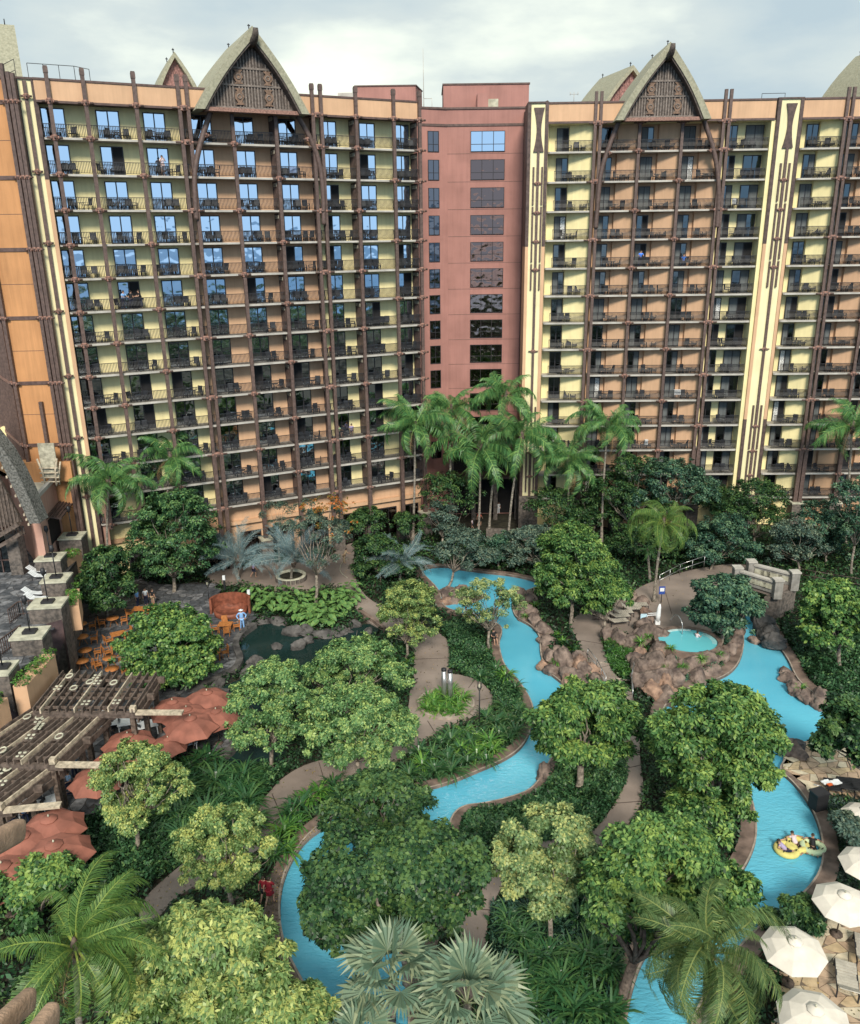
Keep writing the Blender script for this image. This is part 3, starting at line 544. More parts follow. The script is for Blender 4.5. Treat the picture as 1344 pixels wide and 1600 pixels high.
# corner strip panel
def strip_panel(T, x0, x1, yf, zbot, zbr, zbl, hour=None, flank=None, body='cream', rows=()):
    mb = MB(); mb.box(x0,x1,yf,yf+3.2,zbot,PTOP-.1); p = mb.build('corner_panel', MAT[body], T)
    fw = .3
    mb = MB()
    for a, b in ((x0-.05,x0+fw),(x1-fw,x1+.05)):
        for za, zc in ((zbr,PTOP-.125),(zbot-.02,zbl)): m2 = MB(); m2.box(a,b,yf-.12,yf+3.25,za,zc); m2.build('corner_frame', MAT['panel'], T)
    mb.box(x0-.05,x1+.05,yf-.15,yf+3.25,PTOP-.12,PTOP+.04); mb.build('panel_cap', MAT['panel'], T)
    for a, b in ((x0-.03,x0+fw),(x1-fw,x1+.03)): mb = MB(); mb.box(a,b,yf-.1,yf+3.22,zbl+.003,zbr-.003); mb.build('corner_frame', MAT['orange'], T)
    return p
strip_panel(TL, -6.5, -4.9, .3, -.3, 38.2, 13.7)
mb = MB(); mb.box(-5.86,-5.56,.12,.3,-.2,45.8); mb.build('strip', MAT['post'], TL)
for i in range(-1, 13, 2): link('collar', COLLAR, TL, (-5.7, .1, ZL(i)+.2), scale=(.7,.7,.9))
# gables
def gable(T, u0, u1, ua, zb, za, yf, depth, braces, wallmat='gable', horn=True, name='gable_roof', slats=26):
    def prof(s, a, b, za_):                # eave -> apex, bowed outward
        u = a + (b-a)*s; z = zb - .25 + (za_-zb+.25)*s; k = math.sin(math.pi*s)*.26; return u + (-k if a < b else k), z + k*.3
    K = 10; out = [prof(i/K, u0, ua, za) for i in range(K+1)] + [prof(1-i/K, u1, ua, za) for i in range(1, K+1)]
    inn = [prof(i/K, u0+.75, ua, za-.95) for i in range(K+1)] + [prof(1-i/K, u1-.75, ua, za-.95) for i in range(1, K+1)]
    n = len(out); v = []
    for y in (yf, yf+depth): v += [(u, y + (0 if y == yf else 0), z) for u, z in out] + [(u, y, z) for u, z in inn]
    fs = []
    for i in range(n-1): fs += [(i, i+1, 2*n+i+1, 2*n+i), (n+i+1, n+i, 3*n+i, 3*n+i+1), (i+1, i, n+i, n+i+1), (2*n+i, 2*n+i+1, 3*n+i+1, 3*n+i)]
    fs += [(0, 2*n, 3*n, n), (n-1, 2*n-1, 4*n-1, 3*n-1)]
    mb = MB(); mb.add(v, fs); g = mb.build(name, MAT['thatch'], T)
    # barge lining
    mb = MB(); iv = [prof(i/K, u0+.95, ua, za-1.2) for i in range(K+1)] + [prof(1-i/K, u1-.95, ua, za-1.2) for i in range(1, K+1)]
    vv = [(u,yf+.12,z) for u,z in inn] + [(u,yf+.12,z) for u,z in iv] + [(u,yf+1.2,z) for u,z in inn] + [(u,yf+1.2,z) for u,z in iv]; fs = []
    for i in range(n-1): fs += [(i+1,i,n+i,n+i+1), (n+i+1,n+i,3*n+i,3*n+i+1)]
    mb.add(vv, fs); mb.build('barge_board', MAT['gable'], g)
    yw = yf + 1.15; mb = MB(); poly = [(u0+.95, zb)] + [(u, z+.3) for u, z in iv[1:-1]] + [(u1-.95, zb)]
    vv = [(u,yw,z) for u,z in poly] + [(u,yw+.2,z) for u,z in poly]; m = len(poly); mb.add(vv, [tuple(range(m)), tuple(range(2*m-1,m-1,-1))] + [(i+m, (i+1)%m+m, (i+1)%m, i) for i in range(m)]); wl = mb.build('gable_wall', MAT[wallmat], T)
    def ztop(u):
        for (a, za_), (b, zb_) in zip(iv[:-1], iv[1:]):
            if min(a,b) <= u <= max(a,b) and abs(b-a) > 1e-6: return za_ + (zb_-za_)*(u-a)/(b-a)
        return zb
    for k in range(slats):
        u = u0+1.5 + (u1-u0-3.0)*(k+.5)/slats; zt = ztop(u) - .12
        if zt > zb+.3 and not (k % 9 == 8): mb = MB(); mb.box(u-.06,u+.06,yw-.09,yw-.002,zb+.05,zt); mb.build('slat', MAT['slatw'], wl)
    for zr in (zb+.05, zb+1.9, zb+3.3):
        a = [u for u in np.arange(u0+1.3, u1-1.3, .05) if ztop(u) > zr+.2]
        if a: mb = MB(); mb.box(a[0],a[-1],yw-.13,yw-.072,zr,zr+.16); mb.build('rail', MAT['slatw'], wl)
    for sx in (-1, 1):
        for zc, hh in ((zb+1.05, 1.35), (zb+2.65, 1.15)):
            u = ua + sx*1.35; o = MB(); oc = [(.42,hh*.5),(.18,hh*.38),(.42,hh*.12),(.42,-hh*.12),(.18,-hh*.38),(.42,-hh*.5),(-.42,-hh*.5),(-.2,-hh*.3),(-.42,0),(-.2,hh*.3),(-.42,hh*.5)]
            o.add([(u+x*sx,yw-.19,zc+z) for x,z in oc] + [(u+x*sx,yw-.135,zc+z) for x,z in oc], [tuple(range(11)), tuple(range(21,10,-1))] + [(i,(i+1)%11,11+(i+1)%11,11+i) for i in range(11)])
            ob = o.build('carved_ornament', MAT['carve'], wl)
            r = MB(); pts = [(u+.2*math.cos(a), yw-.21, zc+.2*math.sin(a)) for a in np.linspace(0, 2*math.pi, 11)]; r.tube(pts, .055, 5, cap=False); r.build('carved_ring', MAT['slatw'], wl)
    mb = MB(); mb.box(u0+.9,u1-.9,yf+.35,yw+.25,zb-.32,zb); mb.build('gable_beam', MAT['collar'], T)
    if horn: mb = MB(); mb.tube([(ua,yf+1.3,za-1.35),(ua,yf+.2,za-1.25),(ua,yf-.5,za-1.1),(ua,yf-.95,za-.75),(ua,yf-1.05,za-.35)], [.3,.34,.33,.28,.22], 8); mb.build('ridge_prow', MAT['gable'], T)
    for y in (yf+1.2, yf+depth-1.2): mb = MB(); mb.tube([(ua,y,za-.1),(ua,y,za+.35)], .05, 5); mb.box(ua-.12,ua+.12,y-.02,y+.02,za+.2,za+.3); mb.build('finial', MAT['iron'], T)
    for pts in braces: mb = MB(); mb.tube(smooth_open([Vector((u,-.3,z)) for u, z in pts], 2), .25, 8); mb.build('curved_brace', MAT['post'], T); link('collar', COLLAR, T, (pts[1][0]+(.35 if pts[1][0]<ua else -.35)*0, -.3, pts[1][1]-.6), scale=.8)
gable(TL, 7.75, 18.1, 13.25, 44.3, 50.9, -2.0, 10.5, [[(9.4,44.3),(8.7,42.7),(7.8,40.55),(7.25,38.3),(7.15,34.9)], [(17.3,44.3),(18.35,42.7),(19.3,40.5),(19.62,38),(19.5,34.4)]])
# ================================================================== RIGHT TOWER
AR = -math.atan(.0277); OR = Vector((0, 93.08, 0)); MR = Matrix.Translation(OR) @ Matrix.Rotation(AR, 4, 'Z')
TR = empty('hotel_tower', OR, AR, 'yellow and orange hotel tower with dark curtained doors and narrow hourglass panels', 'hotel tower')
ZR = lambda i: 41.3 - 2.9*i
BR = [(12.75,17.7,'yellow',1),(17.8,22.05,'orange',0),(22.05,26.4,'orange',0),(26.4,30.75,'orange',0),(30.85,35.45,'yellow',2),(38.65,43.0,'yellow',1),(43.15,47.4,'orange',0),(47.4,51.7,'orange',0),(51.7,56.0,'orange',0),(56.1,60.5,'yellow',1)]
for a, b in ((12.65,35.75),(38.55,62)):
    mb = MB(); mb.box(a,b,3.5,16,-.3,44.3); mb.build('rear_wall', MAT['orange'], TR)
    mb = MB(); mb.box(a,b,.0,.35,44.05,45.85); mb.build('parapet', MAT['orange'], TR)
    mb = MB(); mb.box(a,b,-.1,.45,45.85,46.02); mb.box(a,b,-.12,.1,44.0,44.2); mb.build('parapet_cap', MAT['trim'], TR)
    mb = MB(); mb.box(a,b,.02,4,43.98,44.05); mb.build('roof_slab', MAT['cream'], TR)
for bi, (a0, a1, colr, kd) in enumerate(BR):
    w_ = a1-a0; m = MAT[colr]; mb = MB()
    pf = [(a0,0.2),(a0+.25,1.7),(a0+1.75,1.7),(a0+2.3,1.7),(a0+2.35,1.3),(a1,.35)] if kd != 2 else [(a0,1.7),(a1,1.7),(a1+.3,0.0)]
    pf2 = [(u, 3.5) for u, y in reversed(pf)]; pl = pf + pf2; mb.prism(pl, -.3, 44.0); mb.build('wall', m, TR)
    for i in range(14):
        z = ZR(i); mb = MB(); mb.prism([(a0+.05,1.69),(a0+.05,.15),(a0+.2,0),(a1-.2,0),(a1-.02,.12),(a1-.02,1.69)] if 1 else [], z-.12, z+.06); mb.build('balcony_slab', MAT['slab'], TR)
        x0 = a0 + (.75 if bi in (0,5) else .12); L = round(a1-.1-x0, 2)
        if L not in RM: RM[L] = railing_mesh(L)
        link('railing', RM[L], TR, (x0, .1, z+.06))
        ds = [(a0+.62 if bi not in (0,5) else a0+1.05, 1.25)] if kd != 2 else [(a0+.55,1.2),(a0+2.6,1.9)]
        for di, (du, dw) in enumerate(ds):
            hh = 2.4
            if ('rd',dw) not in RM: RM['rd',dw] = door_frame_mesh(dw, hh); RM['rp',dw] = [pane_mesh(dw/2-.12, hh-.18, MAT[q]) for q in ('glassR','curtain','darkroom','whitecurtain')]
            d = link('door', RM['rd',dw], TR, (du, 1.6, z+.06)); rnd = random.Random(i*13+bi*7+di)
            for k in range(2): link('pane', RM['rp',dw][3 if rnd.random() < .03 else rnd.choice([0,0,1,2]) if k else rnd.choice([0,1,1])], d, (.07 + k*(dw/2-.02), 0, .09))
        balcony_chairs(MR, AR, a0+1.6, a1-.4, z+.06, i, bi, 'right tower', 'R', 1000+i*17+bi*5, y0=.6) if bi < 8 else None
for k, (u, dbl) in enumerate([(17.75,1),(22.05,0),(26.4,0),(30.8,1),(43.07,1),(47.4,0),(51.7,0),(56.05,1)]):
    for s in ((-.27,.27) if dbl else (0,)):
        mb = MB(); mb.box(u+s-.15,u+s+.15,-.32,-.02,ZR(11),46.9 if dbl else 44.0); mb.box(u+s-.22,u+s+.22,-.4,.02,-.3,ZR(11)); mb.build('post', MAT['post'], TR)
    for i in range(-1, 13):
        if (i+k) % 2 == 1 or i == -1: link('collar', COLLAR, TR, (u,-.18,(ZR(i) if i >= 0 else 44.0)-.03), scale=(1.5 if dbl else 1,1,1))
    mb = MB(); mb.box(u-.7,u+.7,-.8,.5,-.3,3.0,0); mb.box(u-.76,u+.76,-.86,.56,3.0,3.15,1); mb.build('stone_pier', [MAT['stonewall'], MAT['stonecap']], TR)
def hour_panel(T, x0, x1, full=True):
    strip_panel(T, x0, x1, -.12, -.3, 32.0, 13.0); c = (x0+x1)/2 + .1; y = -.24
    pts = []
    for s in np.linspace(0, 1, 9): pts.append((.22+.32*abs(2*s-1)**1.7, 45.5-4.15*s))
    P = [(c+a,z) for a,z in pts] + [(c-a,z) for a,z in reversed(pts)]; n = len(P); mb = MB()
    mb.add([(u,y-.06,z) for u,z in P] + [(u,y+.11,z) for u,z in P], [tuple(range(n-1,-1,-1)), tuple(range(n,2*n))] + [(i,(i+1)%n,n+(i+1)%n,n+i) for i in range(n)]); mb.build('hourglass_ornament', MAT['panel'], T)
    mb = MB(); mb.box(c-.13,c+.13,y-.08,y+.115,.5,41.34); mb.build('strip', MAT['post'], T)
    for s in (-.45,.45):
        for z1, z0 in ((39.9,36.2),(36.0,30.4),(30.2,27.5),(14.6,9.5),(9.3,4.5)): mb = MB(); mb.box(c+s-.09,c+s+.09,y-.06,y+.115,z0,z1); mb.build('strip', MAT['post'], T)
    for z in (38.3,35.4,32.5,29.6,20.9,12.2,9.3,6.4): link('collar', COLLAR, T, (c,y-.02,z), scale=(.85,.5,.7)); 
    mb = MB(); mb.box(x0-.1,x1+.1,-.4,3,-.3,4.0,0); mb.build('stone_base', [MAT['stonewall']], T)
hour_panel(TR, 10.62, 12.65); hour_panel(TR, 35.9, 38.4)
# the shallow return between the last bay and the panel
mb = MB(); mb.box(35.45,35.88,.0,3.5,-.3,44.0); mb.build('wall', MAT['yellow'], TR)
mb = MB(); mb.box(10.7,12.5,3.2,16,-.3,45.9); mb.build('rear_wall', MAT['panel'], TR)
gable(TR, 19.25, 28.75, 24.15, 44.25, 50.9, -2.0, 9.0, [[(19.9,44.2),(18.95,41.7),(18.2,39.2),(18.1,36),(18.0,33.8)], [(28.4,44.2),(29.55,41.8),(30.4,39.1),(30.75,36.5),(30.78,33.7)]], slats=24)
# ================================================================== MIDDLE TOWER
TM = empty('hotel_tower', (6, 99, 0), 0, 'dull red link tower recessed between the two balcony towers', 'hotel tower')
def mpoly(): return [(2.4-6,0),(11.2-6,0),(11.2-6,16),(-12-6,16),(-12-6,-.8),(-1.8-6,-1.4)]
mb = MB(); mb.prism(mpoly(), -.3, 46.3); mb.build('wall', MAT['maroon'], TM)
def grow(poly, d): c = [sum(p[k] for p in poly)/len(poly) for k in (0,1)]; return [(p[0]+(d if p[0]>c[0] else -d), p[1]+(d if p[1]>c[1] else -d)) for p in poly]
mb = MB(); mb.prism(grow(mpoly(), .12), 46.3, 46.5); mb.prism(grow(mpoly(), .08), 44.6, 44.85); mb.build('cornice', MAT['trim'], TM)
for i in range(15):
    z = 45.1-.55 - 2.9*i - 2.9
    mb = MB(); mb.box(-3.55,5.2,-.012,.01,z+.16,z+.2); mb.build('groove', MAT['trim'], TM)
def window_in(T, x0, x1, z0, z1, nx, split, glass, M=Matrix.Identity(4), y=-.05):
    f = .06; mb = MB(); xs = [x0 + (x1-x0)*k/nx for k in range(nx+1)]
    for k, x in enumerate(xs): mb.box(x-f/2 if 0<k<nx else (x if k==0 else x-f), x+f/2 if 0<k<nx else (x+f if k==0 else x), y-.05, y+.06, z0, z1, M=M)
    zs = z0 + (z1-z0)*split
    for a, b in ((z0,z0+f),(z1-f,z1),(zs-f/2,zs+f/2)): mb.box(x0+f, x1-f, y-.045, y+.055, a, b, M=M)
    w_ = mb.build('window', MAT['frame'], T)
    for k in range(nx):
        for a, b in ((z0+f, zs-f/2),(zs+f/2, z1-f)): mb = MB(); mb.box(xs[k]+f*.6, xs[k+1]-f*.6, y-.0, y+.02, a+.002, b-.002, M=M); mb.build('pane', glass, w_)
    return w_
MF = Matrix.Translation((2.4-6, 0, 0)) @ Matrix.Rotation(math.atan2(1.4, 4.2), 4, 'Z')
for i in range(13):
    z1 = 44.12 - 2.9*i; window_in(TM, 5.02-6, 8.82-6, z1-2.1, z1, 3, .36, MAT['glassL'] if i == 0 else MAT['glassB'] if i < 6 else MAT['glassM'])  # glass tone changes by row, painting sky above and the opposite building below
    window_in(TM, -2.25, -.95, z1-2.1, z1, 2, .36, MAT['glassM'], MF)
mb = MB(); mb.box(5.8-6,7.0-6,.9,2.2,46.5,48.0); mb.box(2.2-6.1,11.6-6,2.2,9,46.3,49.05); mb.build('penthouse', MAT['maroon'], TM)
mb = MB(); mb.box(2.2-6.2,11.6-5.9,2.1,9.1,49.05,49.2); mb.build('penthouse_cap', MAT['trim'], TM)
mb = MB(); mb.box(7.0-6,8.2-6,2.1,2.2,46.7,47.6); mb.build('access_hatch', MAT['stonecap'], TM)
mb = MB(); mb.prism([(-13.8,4),(-7.0,4),(-6.3,8),(-13.8,8)], 46.3, 49.3); mb.build('penthouse', MAT['maroon'], TM)
mb = MB(); mb.prism([(-13.9,3.9),(-6.9,3.9),(-6.2,8.1),(-13.9,8.1)], 49.3, 49.42); mb.build('penthouse_cap', MAT['trim'], TM)
mb = MB(); mb.box(-15.8,-13.9,4,7,46.3,48.7); mb.build('plant_room', MAT['slab'], TM)
mb = MB(); mb.tube([(-6.1,.8,46.3),(-6.1,.8,52.4)], [.05,.025], 5); mb.build('antenna', MAT['slab'], TM)
mb = MB(); 
for x in (-6.1,-5.2): mb.tube([(x,.6,46.3),(x,.6,47.5)], .03, 5)
mb.tube([(-6.1,.6,47.5),(-5.2,.6,47.5)], .03, 5); mb.build('roof_rail', MAT['slab'], TM)
# entrance canopy low in the link tower
mb = MB(); mb.box(-3.4,5,-2.6,.0,8.6,9.0); mb.box(-3.4,5,-2.6,.0,5.0,5.25); mb.build('canopy', MAT['trim'], TM)
mb = MB(); mb.box(-3.3,4.9,-.03,-.005,-.2,8.5); mb.build('entrance_shade', MAT['darkroom'], TM)  # flat near-black sheet, shade of the entrance put in as colour
for x in (-3.3, -.6, 2.1, 4.7): mb = MB(); mb.box(x-.25,x+.25,-2.5,-2.0,-.3,8.6); mb.build('stone_column', MAT['stonewall'], TM)
# ================================================================== LEFT WING behind
TW = empty('hotel_wing', (-37.7, 75.0, 0), 0, 'plain ochre end wall with brown posts at the far left edge', 'hotel wing')
mb = MB(); mb.prism([(0,0),(3.9,.25),(3.9,12),(-11,15.3),(-10,13.9)], -.3, 46.0); mb.build('wall', MAT['orange2'], TW)
mb = MB(); mb.prism([(-.1,-.12),(4.0,.12),(3.9,12),(-10,14.2)], 45.85, 46.05); mb.build('parapet_cap', MAT['trim'], TW)
for z in (44.1,38.3,32.5,26.7,20.9,15.1): mb = MB(); mb.prism([(-.02,-.08),(3.9,.17),(3.9,.3),(-.02,.1)], z-.16, z+.16); mb.build('band', MAT['trim'], TW)
for z in (41.2,35.4,29.6,23.8,18.0): mb = MB(); mb.prism([(-.02,-.012),(3.9,.238),(3.9,.3),(-.02,.1)], z-.02, z+.02); mb.build('groove', MAT['trim'], TW)
for x, z0, z1 in ((.12,13.2,47),(3.35,13.2,46.9),(3.75,0,46.3),(4.1,0,46.2),(2.1,13.4,19.2)):
    mb = MB(); mb.box(x-.15,x+.15,-.42+x*.064,-.1+x*.064,z0,z1); mb.build('post', MAT['post'], TW)
    for z in (44.1,38.3,32.5,26.7,20.9,15.1):
        if z0 < z < z1: link('collar', COLLAR, TW, (x,-.3+x*.064,z), scale=.75)
dv_ = Vector((-.584,.81,0))
for k in range(1, 17):
    p = dv_*(.75*k + .2); mb = MB(); mb.box(p.x-.26,p.x+.02,p.y-.3,p.y+.02,8,40); mb.build('post', MAT['post'], TW)
for z in (38.3,32.5,26.7,20.9,15.1):
    a = dv_*.3; b = dv_*12.5; mb = MB(); mb.bar((a.x-.12,a.y-.2,z),(b.x-.12,b.y-.2,z),.34,.28); mb.build('band', MAT['collar'], TW)
# thatched roofs that show above the parapets
def back_roof(loc, rz, w_, h_, d_, lab, wallm='gablepink'):
    T = empty('thatched_roof', loc, rz, lab, 'roof', 'thatched roofs beyond the parapets')
    K = 6
    def pf(s, sg, off): return (sg*(w_/2-off)*(1-s) + sg*math.sin(math.pi*s)*.3, (h_-off*.9)*s + math.sin(math.pi*s)*.15)
    out = [pf(i/K,-1,0) for i in range(K+1)] + [pf(1-i/K,1,0) for i in range(1,K+1)]; inn = [pf(i/K,-1,.6) for i in range(K+1)] + [pf(1-i/K,1,.6) for i in range(1,K+1)]
    n = len(out); v = []
    for y in (0, d_): v += [(a,y,b) for a,b in out] + [(a,y,b) for a,b in inn]
    fs = []
    for i in range(n-1): fs += [(i,i+1,2*n+i+1,2*n+i),(n+i+1,n+i,3*n+i,3*n+i+1),(i+1,i,n+i,n+i+1),(2*n+i,2*n+i+1,3*n+i+1,3*n+i)]
    fs += [(0,2*n,3*n,n),(n-1,2*n-1,4*n-1,3*n-1)]
    mb = MB(); mb.add(v, fs); mb.build('thatch', MAT['thatch'], T)
    P = [(a*.97,b) for a,b in inn]; m = len(P); mb = MB(); mb.add([(a,.7,b) for a,b in P] + [(a,.9,b) for a,b in P], [tuple(range(m)), tuple(range(2*m-1,m-1,-1))]); mb.build('gable_wall', MAT[wallm], T)
    for k in range(13):
        x = -w_/2+.9 + (w_-1.8)*(k+.5)/13; s = 1-abs(x)/(w_/2-.6); zt = (h_-.6)*s
        if zt > .3: mb = MB(); mb.box(x-.06,x+.06,.62,.698,0,zt); mb.build('slat', MAT[wallm], T)
    for y in (.8, d_-.8): mb = MB(); mb.tube([(0,y,h_-.05),(0,y,h_+.45)],.05,5); mb.box(-.12,.12,y-.02,y+.02,h_+.25,h_+.36); mb.build('finial', MAT['iron'], T)
back_roof((-25.6,95,45.6), .42, 6.0, 5.9, 6.5, 'small thatched roof with a pink gable, behind the parapet of the left tower')
back_roof((-38.3,87.5,45.4), 2.0, 9.0, 7.0, 12, 'grey thatched roof cut by the left edge of the photo, above the ochre wall')
back_roof((24.6,108,45.8), .25, 9.5, 6.2, 9, 'thatched roof peeking out just left behind the right gable')
back_roof((50.4,97,45.8), .16, 9.5, 6.2, 8, 'thatched roof with pink gable at the far right roofline')
# roof guard rails
def rail_run(name, pts, h, label, cat='railing', mat='iron', posts=1.2, rr=.028, parent=None, group=None, mids=1):
    mb = MB(); P = [Vector(p) for p in pts]
    for a, b in zip(P[:-1], P[1:]):
        n = max(1, int((b-a).length/posts))
        for k in range(n+1): q = a.lerp(b, k/n); mb.tube([q, q+Vector((0,0,h))], rr, 5)
        for j in range(mids+1): zz = Vector((0,0,h*(1-j/(mids+1)))); mb.tube([a+zz, b+zz], rr, 5)
    return tag(mb.build(name, MAT[mat], parent), label, cat, group)
rail_run('roof_railing', [ML @ Vector((-5.2,2.5,45.3)), ML @ Vector((-1.5,2.5,45.3)), ML @ Vector((-.2,3.5,45.3))], 2.2, 'thin guard rail on the roof at the left end of the left tower')
rail_run('roof_railing', [ML @ Vector((-7.6,2.2,45.3)), ML @ Vector((-6.2,1.2,45.9))], 1.6, 'short dark stair rail beside the grey thatched roof')
rail_run('roof_railing', [MR @ Vector((35.2,3,45.2)), MR @ Vector((37.6,3,45.2))], 1.7, 'thin guard rail on the roof above the hourglass panel of the right tower')
mb = MB(); mb.tube([(0,0,0),(0,0,1.0)],.03,5); mb.tube([(-.4,0,.8),(.4,0,.8)],.025,5); mb.tube([(-.4,0,.7),(-.4,0,1)],.03,5); mb.tube([(.4,0,.7),(.4,0,1)],.03,5)
tag(mb.build('weather_mast', MAT['slab'], loc=MR @ Vector((15.3,.6,46.0))), 'tiny weather mast on the parapet left of the right gable', 'mast')
mb = MB(); mb.tube([(0,0,0),(1.2,0,.3),(1.9,0,.75)], [.3,.25,.1], 7); tag(mb.build('roof_horn', MAT['gable'], loc=(11.7,100,46.4)), 'dark curved horn tip sticking out beside the red penthouse', 'roof ornament')
# ================================================================== LOW ANNEX AND TERRACE, LEFT EDGE
AN = empty('annex_building', (0,0,0), 0, 'low pink annex with white roof deck and slatted awning at the left', 'building')
def W(px, py, z): p = G(px, py, z); return (p.x, p.y)
ZA = 12.0
apoly = [W(44,775,ZA), W(56,775,ZA), W(112,716,ZA), (-31.5,76), (-36,80), (-50,78), (-50,70), W(10,735,ZA)]
mb = MB(); mb.prism(apoly, -.3, ZA-.4); mb.build('wall', MAT['pink'], AN)
mb = MB(); mb.prism(apoly, ZA-.4, ZA-.3); mb.build('roof_deck', MAT['roofwhite'], AN)
mb = MB(); a, b, c = [Vector((*apoly[k], ZA-.1)) for k in (0,1,2)]; mb.bar(a,b,.35,.35); mb.bar(b,c,.35,.35); mb.build('parapet_coping', MAT['slab'], AN)
# plinth under the ochre wall
mb = MB(); mb.prism([(-38.3,74.2),(-33.6,74.5),(-33.6,76),(-40,80),(-46,86),(-46.5,83)], ZA-.3, 13.6); mb.build('plinth', MAT['orange2'], AN)
b2 = Vector((*apoly[1],0)); c2 = Vector((*apoly[2],0)); dd = (c2-b2).normalized(); nn = Vector((dd.y,-dd.x,0))
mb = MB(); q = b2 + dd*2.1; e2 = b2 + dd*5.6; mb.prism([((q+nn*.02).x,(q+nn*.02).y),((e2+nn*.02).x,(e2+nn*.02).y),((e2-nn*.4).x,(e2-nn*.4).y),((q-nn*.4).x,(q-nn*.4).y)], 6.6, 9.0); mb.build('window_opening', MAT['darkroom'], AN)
mb = MB(); mb.bar(b2+dd*1.7+nn*.06+Vector((0,0,9.35)), b2+dd*6.3+nn*.06+Vector((0,0,9.35)), .1, .2); aw = mb.build('slatted_awning', MAT['panel'], AN)
for k in range(13): s = b2 + dd*(1.8 + k*.36); mb = MB(); mb.bar((s+nn*.05+Vector((0,0,9.5))), (s+nn*1.3+Vector((0,0,9.2))), .1, .14); mb.build('slat', MAT['panel'], aw)
for k in range(5): s0 = b2+dd*1.7+nn*(.2+.27*k)+Vector((0,0,9.53-.06*k)); mb = MB(); mb.bar(s0, s0+dd*4.6, .09, .12); mb.build('slat', MAT['panel'], aw)
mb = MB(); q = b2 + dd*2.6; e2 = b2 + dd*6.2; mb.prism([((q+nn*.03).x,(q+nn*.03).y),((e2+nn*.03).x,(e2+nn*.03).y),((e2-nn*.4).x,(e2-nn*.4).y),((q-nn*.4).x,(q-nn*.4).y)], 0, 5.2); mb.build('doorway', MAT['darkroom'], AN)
# two ochre curved shapes beside the wing and the rope-bound frame
for (x,y,z,s) in ((15,690,15.0,1.0),(22,708,14.0,.8)):
    p = G(x,y,z-1.2); mb = MB(); P = [(-1.2,0),(-.9,.5),(-.2,1.5),(.6,1.6),(1.0,1.4),(1.0,-1.5),(-.9,-1.2)]; P = [(a*s,b*s) for a,b in P]; n = len(P)
    mb.add([(a,-.8,b) for a,b in P]+[(a,.8,b) for a,b in P], [tuple(range(n)), tuple(range(2*n-1,n-1,-1))]+[(i+n,(i+1)%n+n,(i+1)%n,i) for i in range(n)]); mb.build('curved_parapet', MAT['yellow'], AN, loc=(p.x,p.y,z-1))
ORN = empty('frame_ornament', (-35.0,73.0,ZA-.3), 0, 'light timber frame ornament with cream board standing on the annex roof', 'ornament')
mb = MB(); mb.box(-.75,.75,.2,.3,.8,4.0); mb.build('board', MAT['vent'], ORN)
for s in (-1,1): mb = MB(); mb.tube([(s*.9,0,2.6),(s*.6,0,1.4),(s*.5,0,.0)],.1,6); mb.tube([(s*1.0,.4,2.2),(s*.75,.4,1.2),(s*.6,.4,.0)],.09,6); mb.build('curved_leg', MAT['woodlight'], ORN)
for z in (.4,.8,1.25,1.7): mb = MB(); mb.tube([(-.85,0,z),(.85,0,z)],.07,6); mb.build('rung', MAT['woodlight'], ORN)
# pavilion with big barge roof
Yp = 66.0
PV = empty('pavilion', (0,0,0), 0, 'dark timber pavilion with grey thatched roof at the left edge', 'building')
A = onY(-120,560,Yp); B = onY(0,692,Yp); C_ = onY(62,818,Yp); D_ = onY(-14,692,Yp); E_2 = onY(46,818,Yp); 
pts_o = smooth_open([A, B, onY(34,750,Yp), C_], 1); pts_i = smooth_open([A+Vector((-1.0,0,-.3)), D_, onY(16,752,Yp), E_2], 1); n = len(pts_o); v = []
for dy in (0, 1.7): v += [p + Vector((0,dy,0)) for p in pts_o] + [p + Vector((0,dy,0)) for p in pts_i]
fs = []
for i in range(n-1): fs += [(i,i+1,n+i+1,n+i),(i+1,i,2*n+i,2*n+i+1),(n+i,n+i+1,3*n+i+1,3*n+i)]
fs += [(n-1,3*n-1,4*n-1,2*n-1)]
mb = MB(); mb.add(v, fs); mb.build('thatch_roof', MAT['thatchgrey'], PV)
for k in range(16):
    s = k/15; i = min(int(s*(n-1)), n-2); f = s*(n-1)-i; p = pts_i[i].lerp(pts_i[i+1], f) + Vector((-.25,.3,-.2)); mb = MB(); mb.bar(p, p + Vector((-.15,1.2,-.05)), .14, .2); mb.build('rafter_end', MAT['woodlight'], PV)
wl = [A+Vector((-2,1.5,-1)), onY(-20,710,Yp+1.5), onY(34,816,Yp+1.5), onY(-150,860,Yp+1.5)]
mb = MB(); mb.add([(p.x,p.y,p.z) for p in wl]+[(p.x,p.y+.3,p.z) for p in wl], [(0,1,2,3),(7,6,5,4),(0,4,5,1),(1,5,6,2),(2,6,7,3)]); gw = mb.build('gable_wall', MAT['gable'], PV)
for k in range(14):
    p = onY(-40+k*5.5, 0, Yp+1.42); t0 = onY(-20,710,Yp+1.42); t1 = onY(34,816,Yp+1.42); x = onY(-40+k*5.5, 800, Yp+1.42).x
    zt = t0.z + (t1.z-t0.z)*(x-t0.x)/(t1.x-t0.x) - .3 if x > t0.x else t0.z; zb = onY(-10,835,Yp+1.42).z
    if zt > zb: mb = MB(); mb.box(x-.07,x+.07,Yp+1.4,Yp+1.49,zb,zt); mb.build('slat', MAT['wood'], gw)
a = onY(-40,860,Yp+.8); b = onY(30,818,Yp+.8); mb = MB(); mb.bar(a,b,.5,.35); mb.bar(a-Vector((0,0,.9)),b-Vector((0,0,.9)),.4,.3); mb.build('eave_beam', MAT['wood'], PV)
ZD = 5.0
g0 = G(32,895,ZD); mb = MB(); mb.box(g0.x-.55,g0.x+.55,g0.y-.5,g0.y+.7,ZD,ZD+4.2); mb.build('stone_column', MAT['stonewall'], PV)
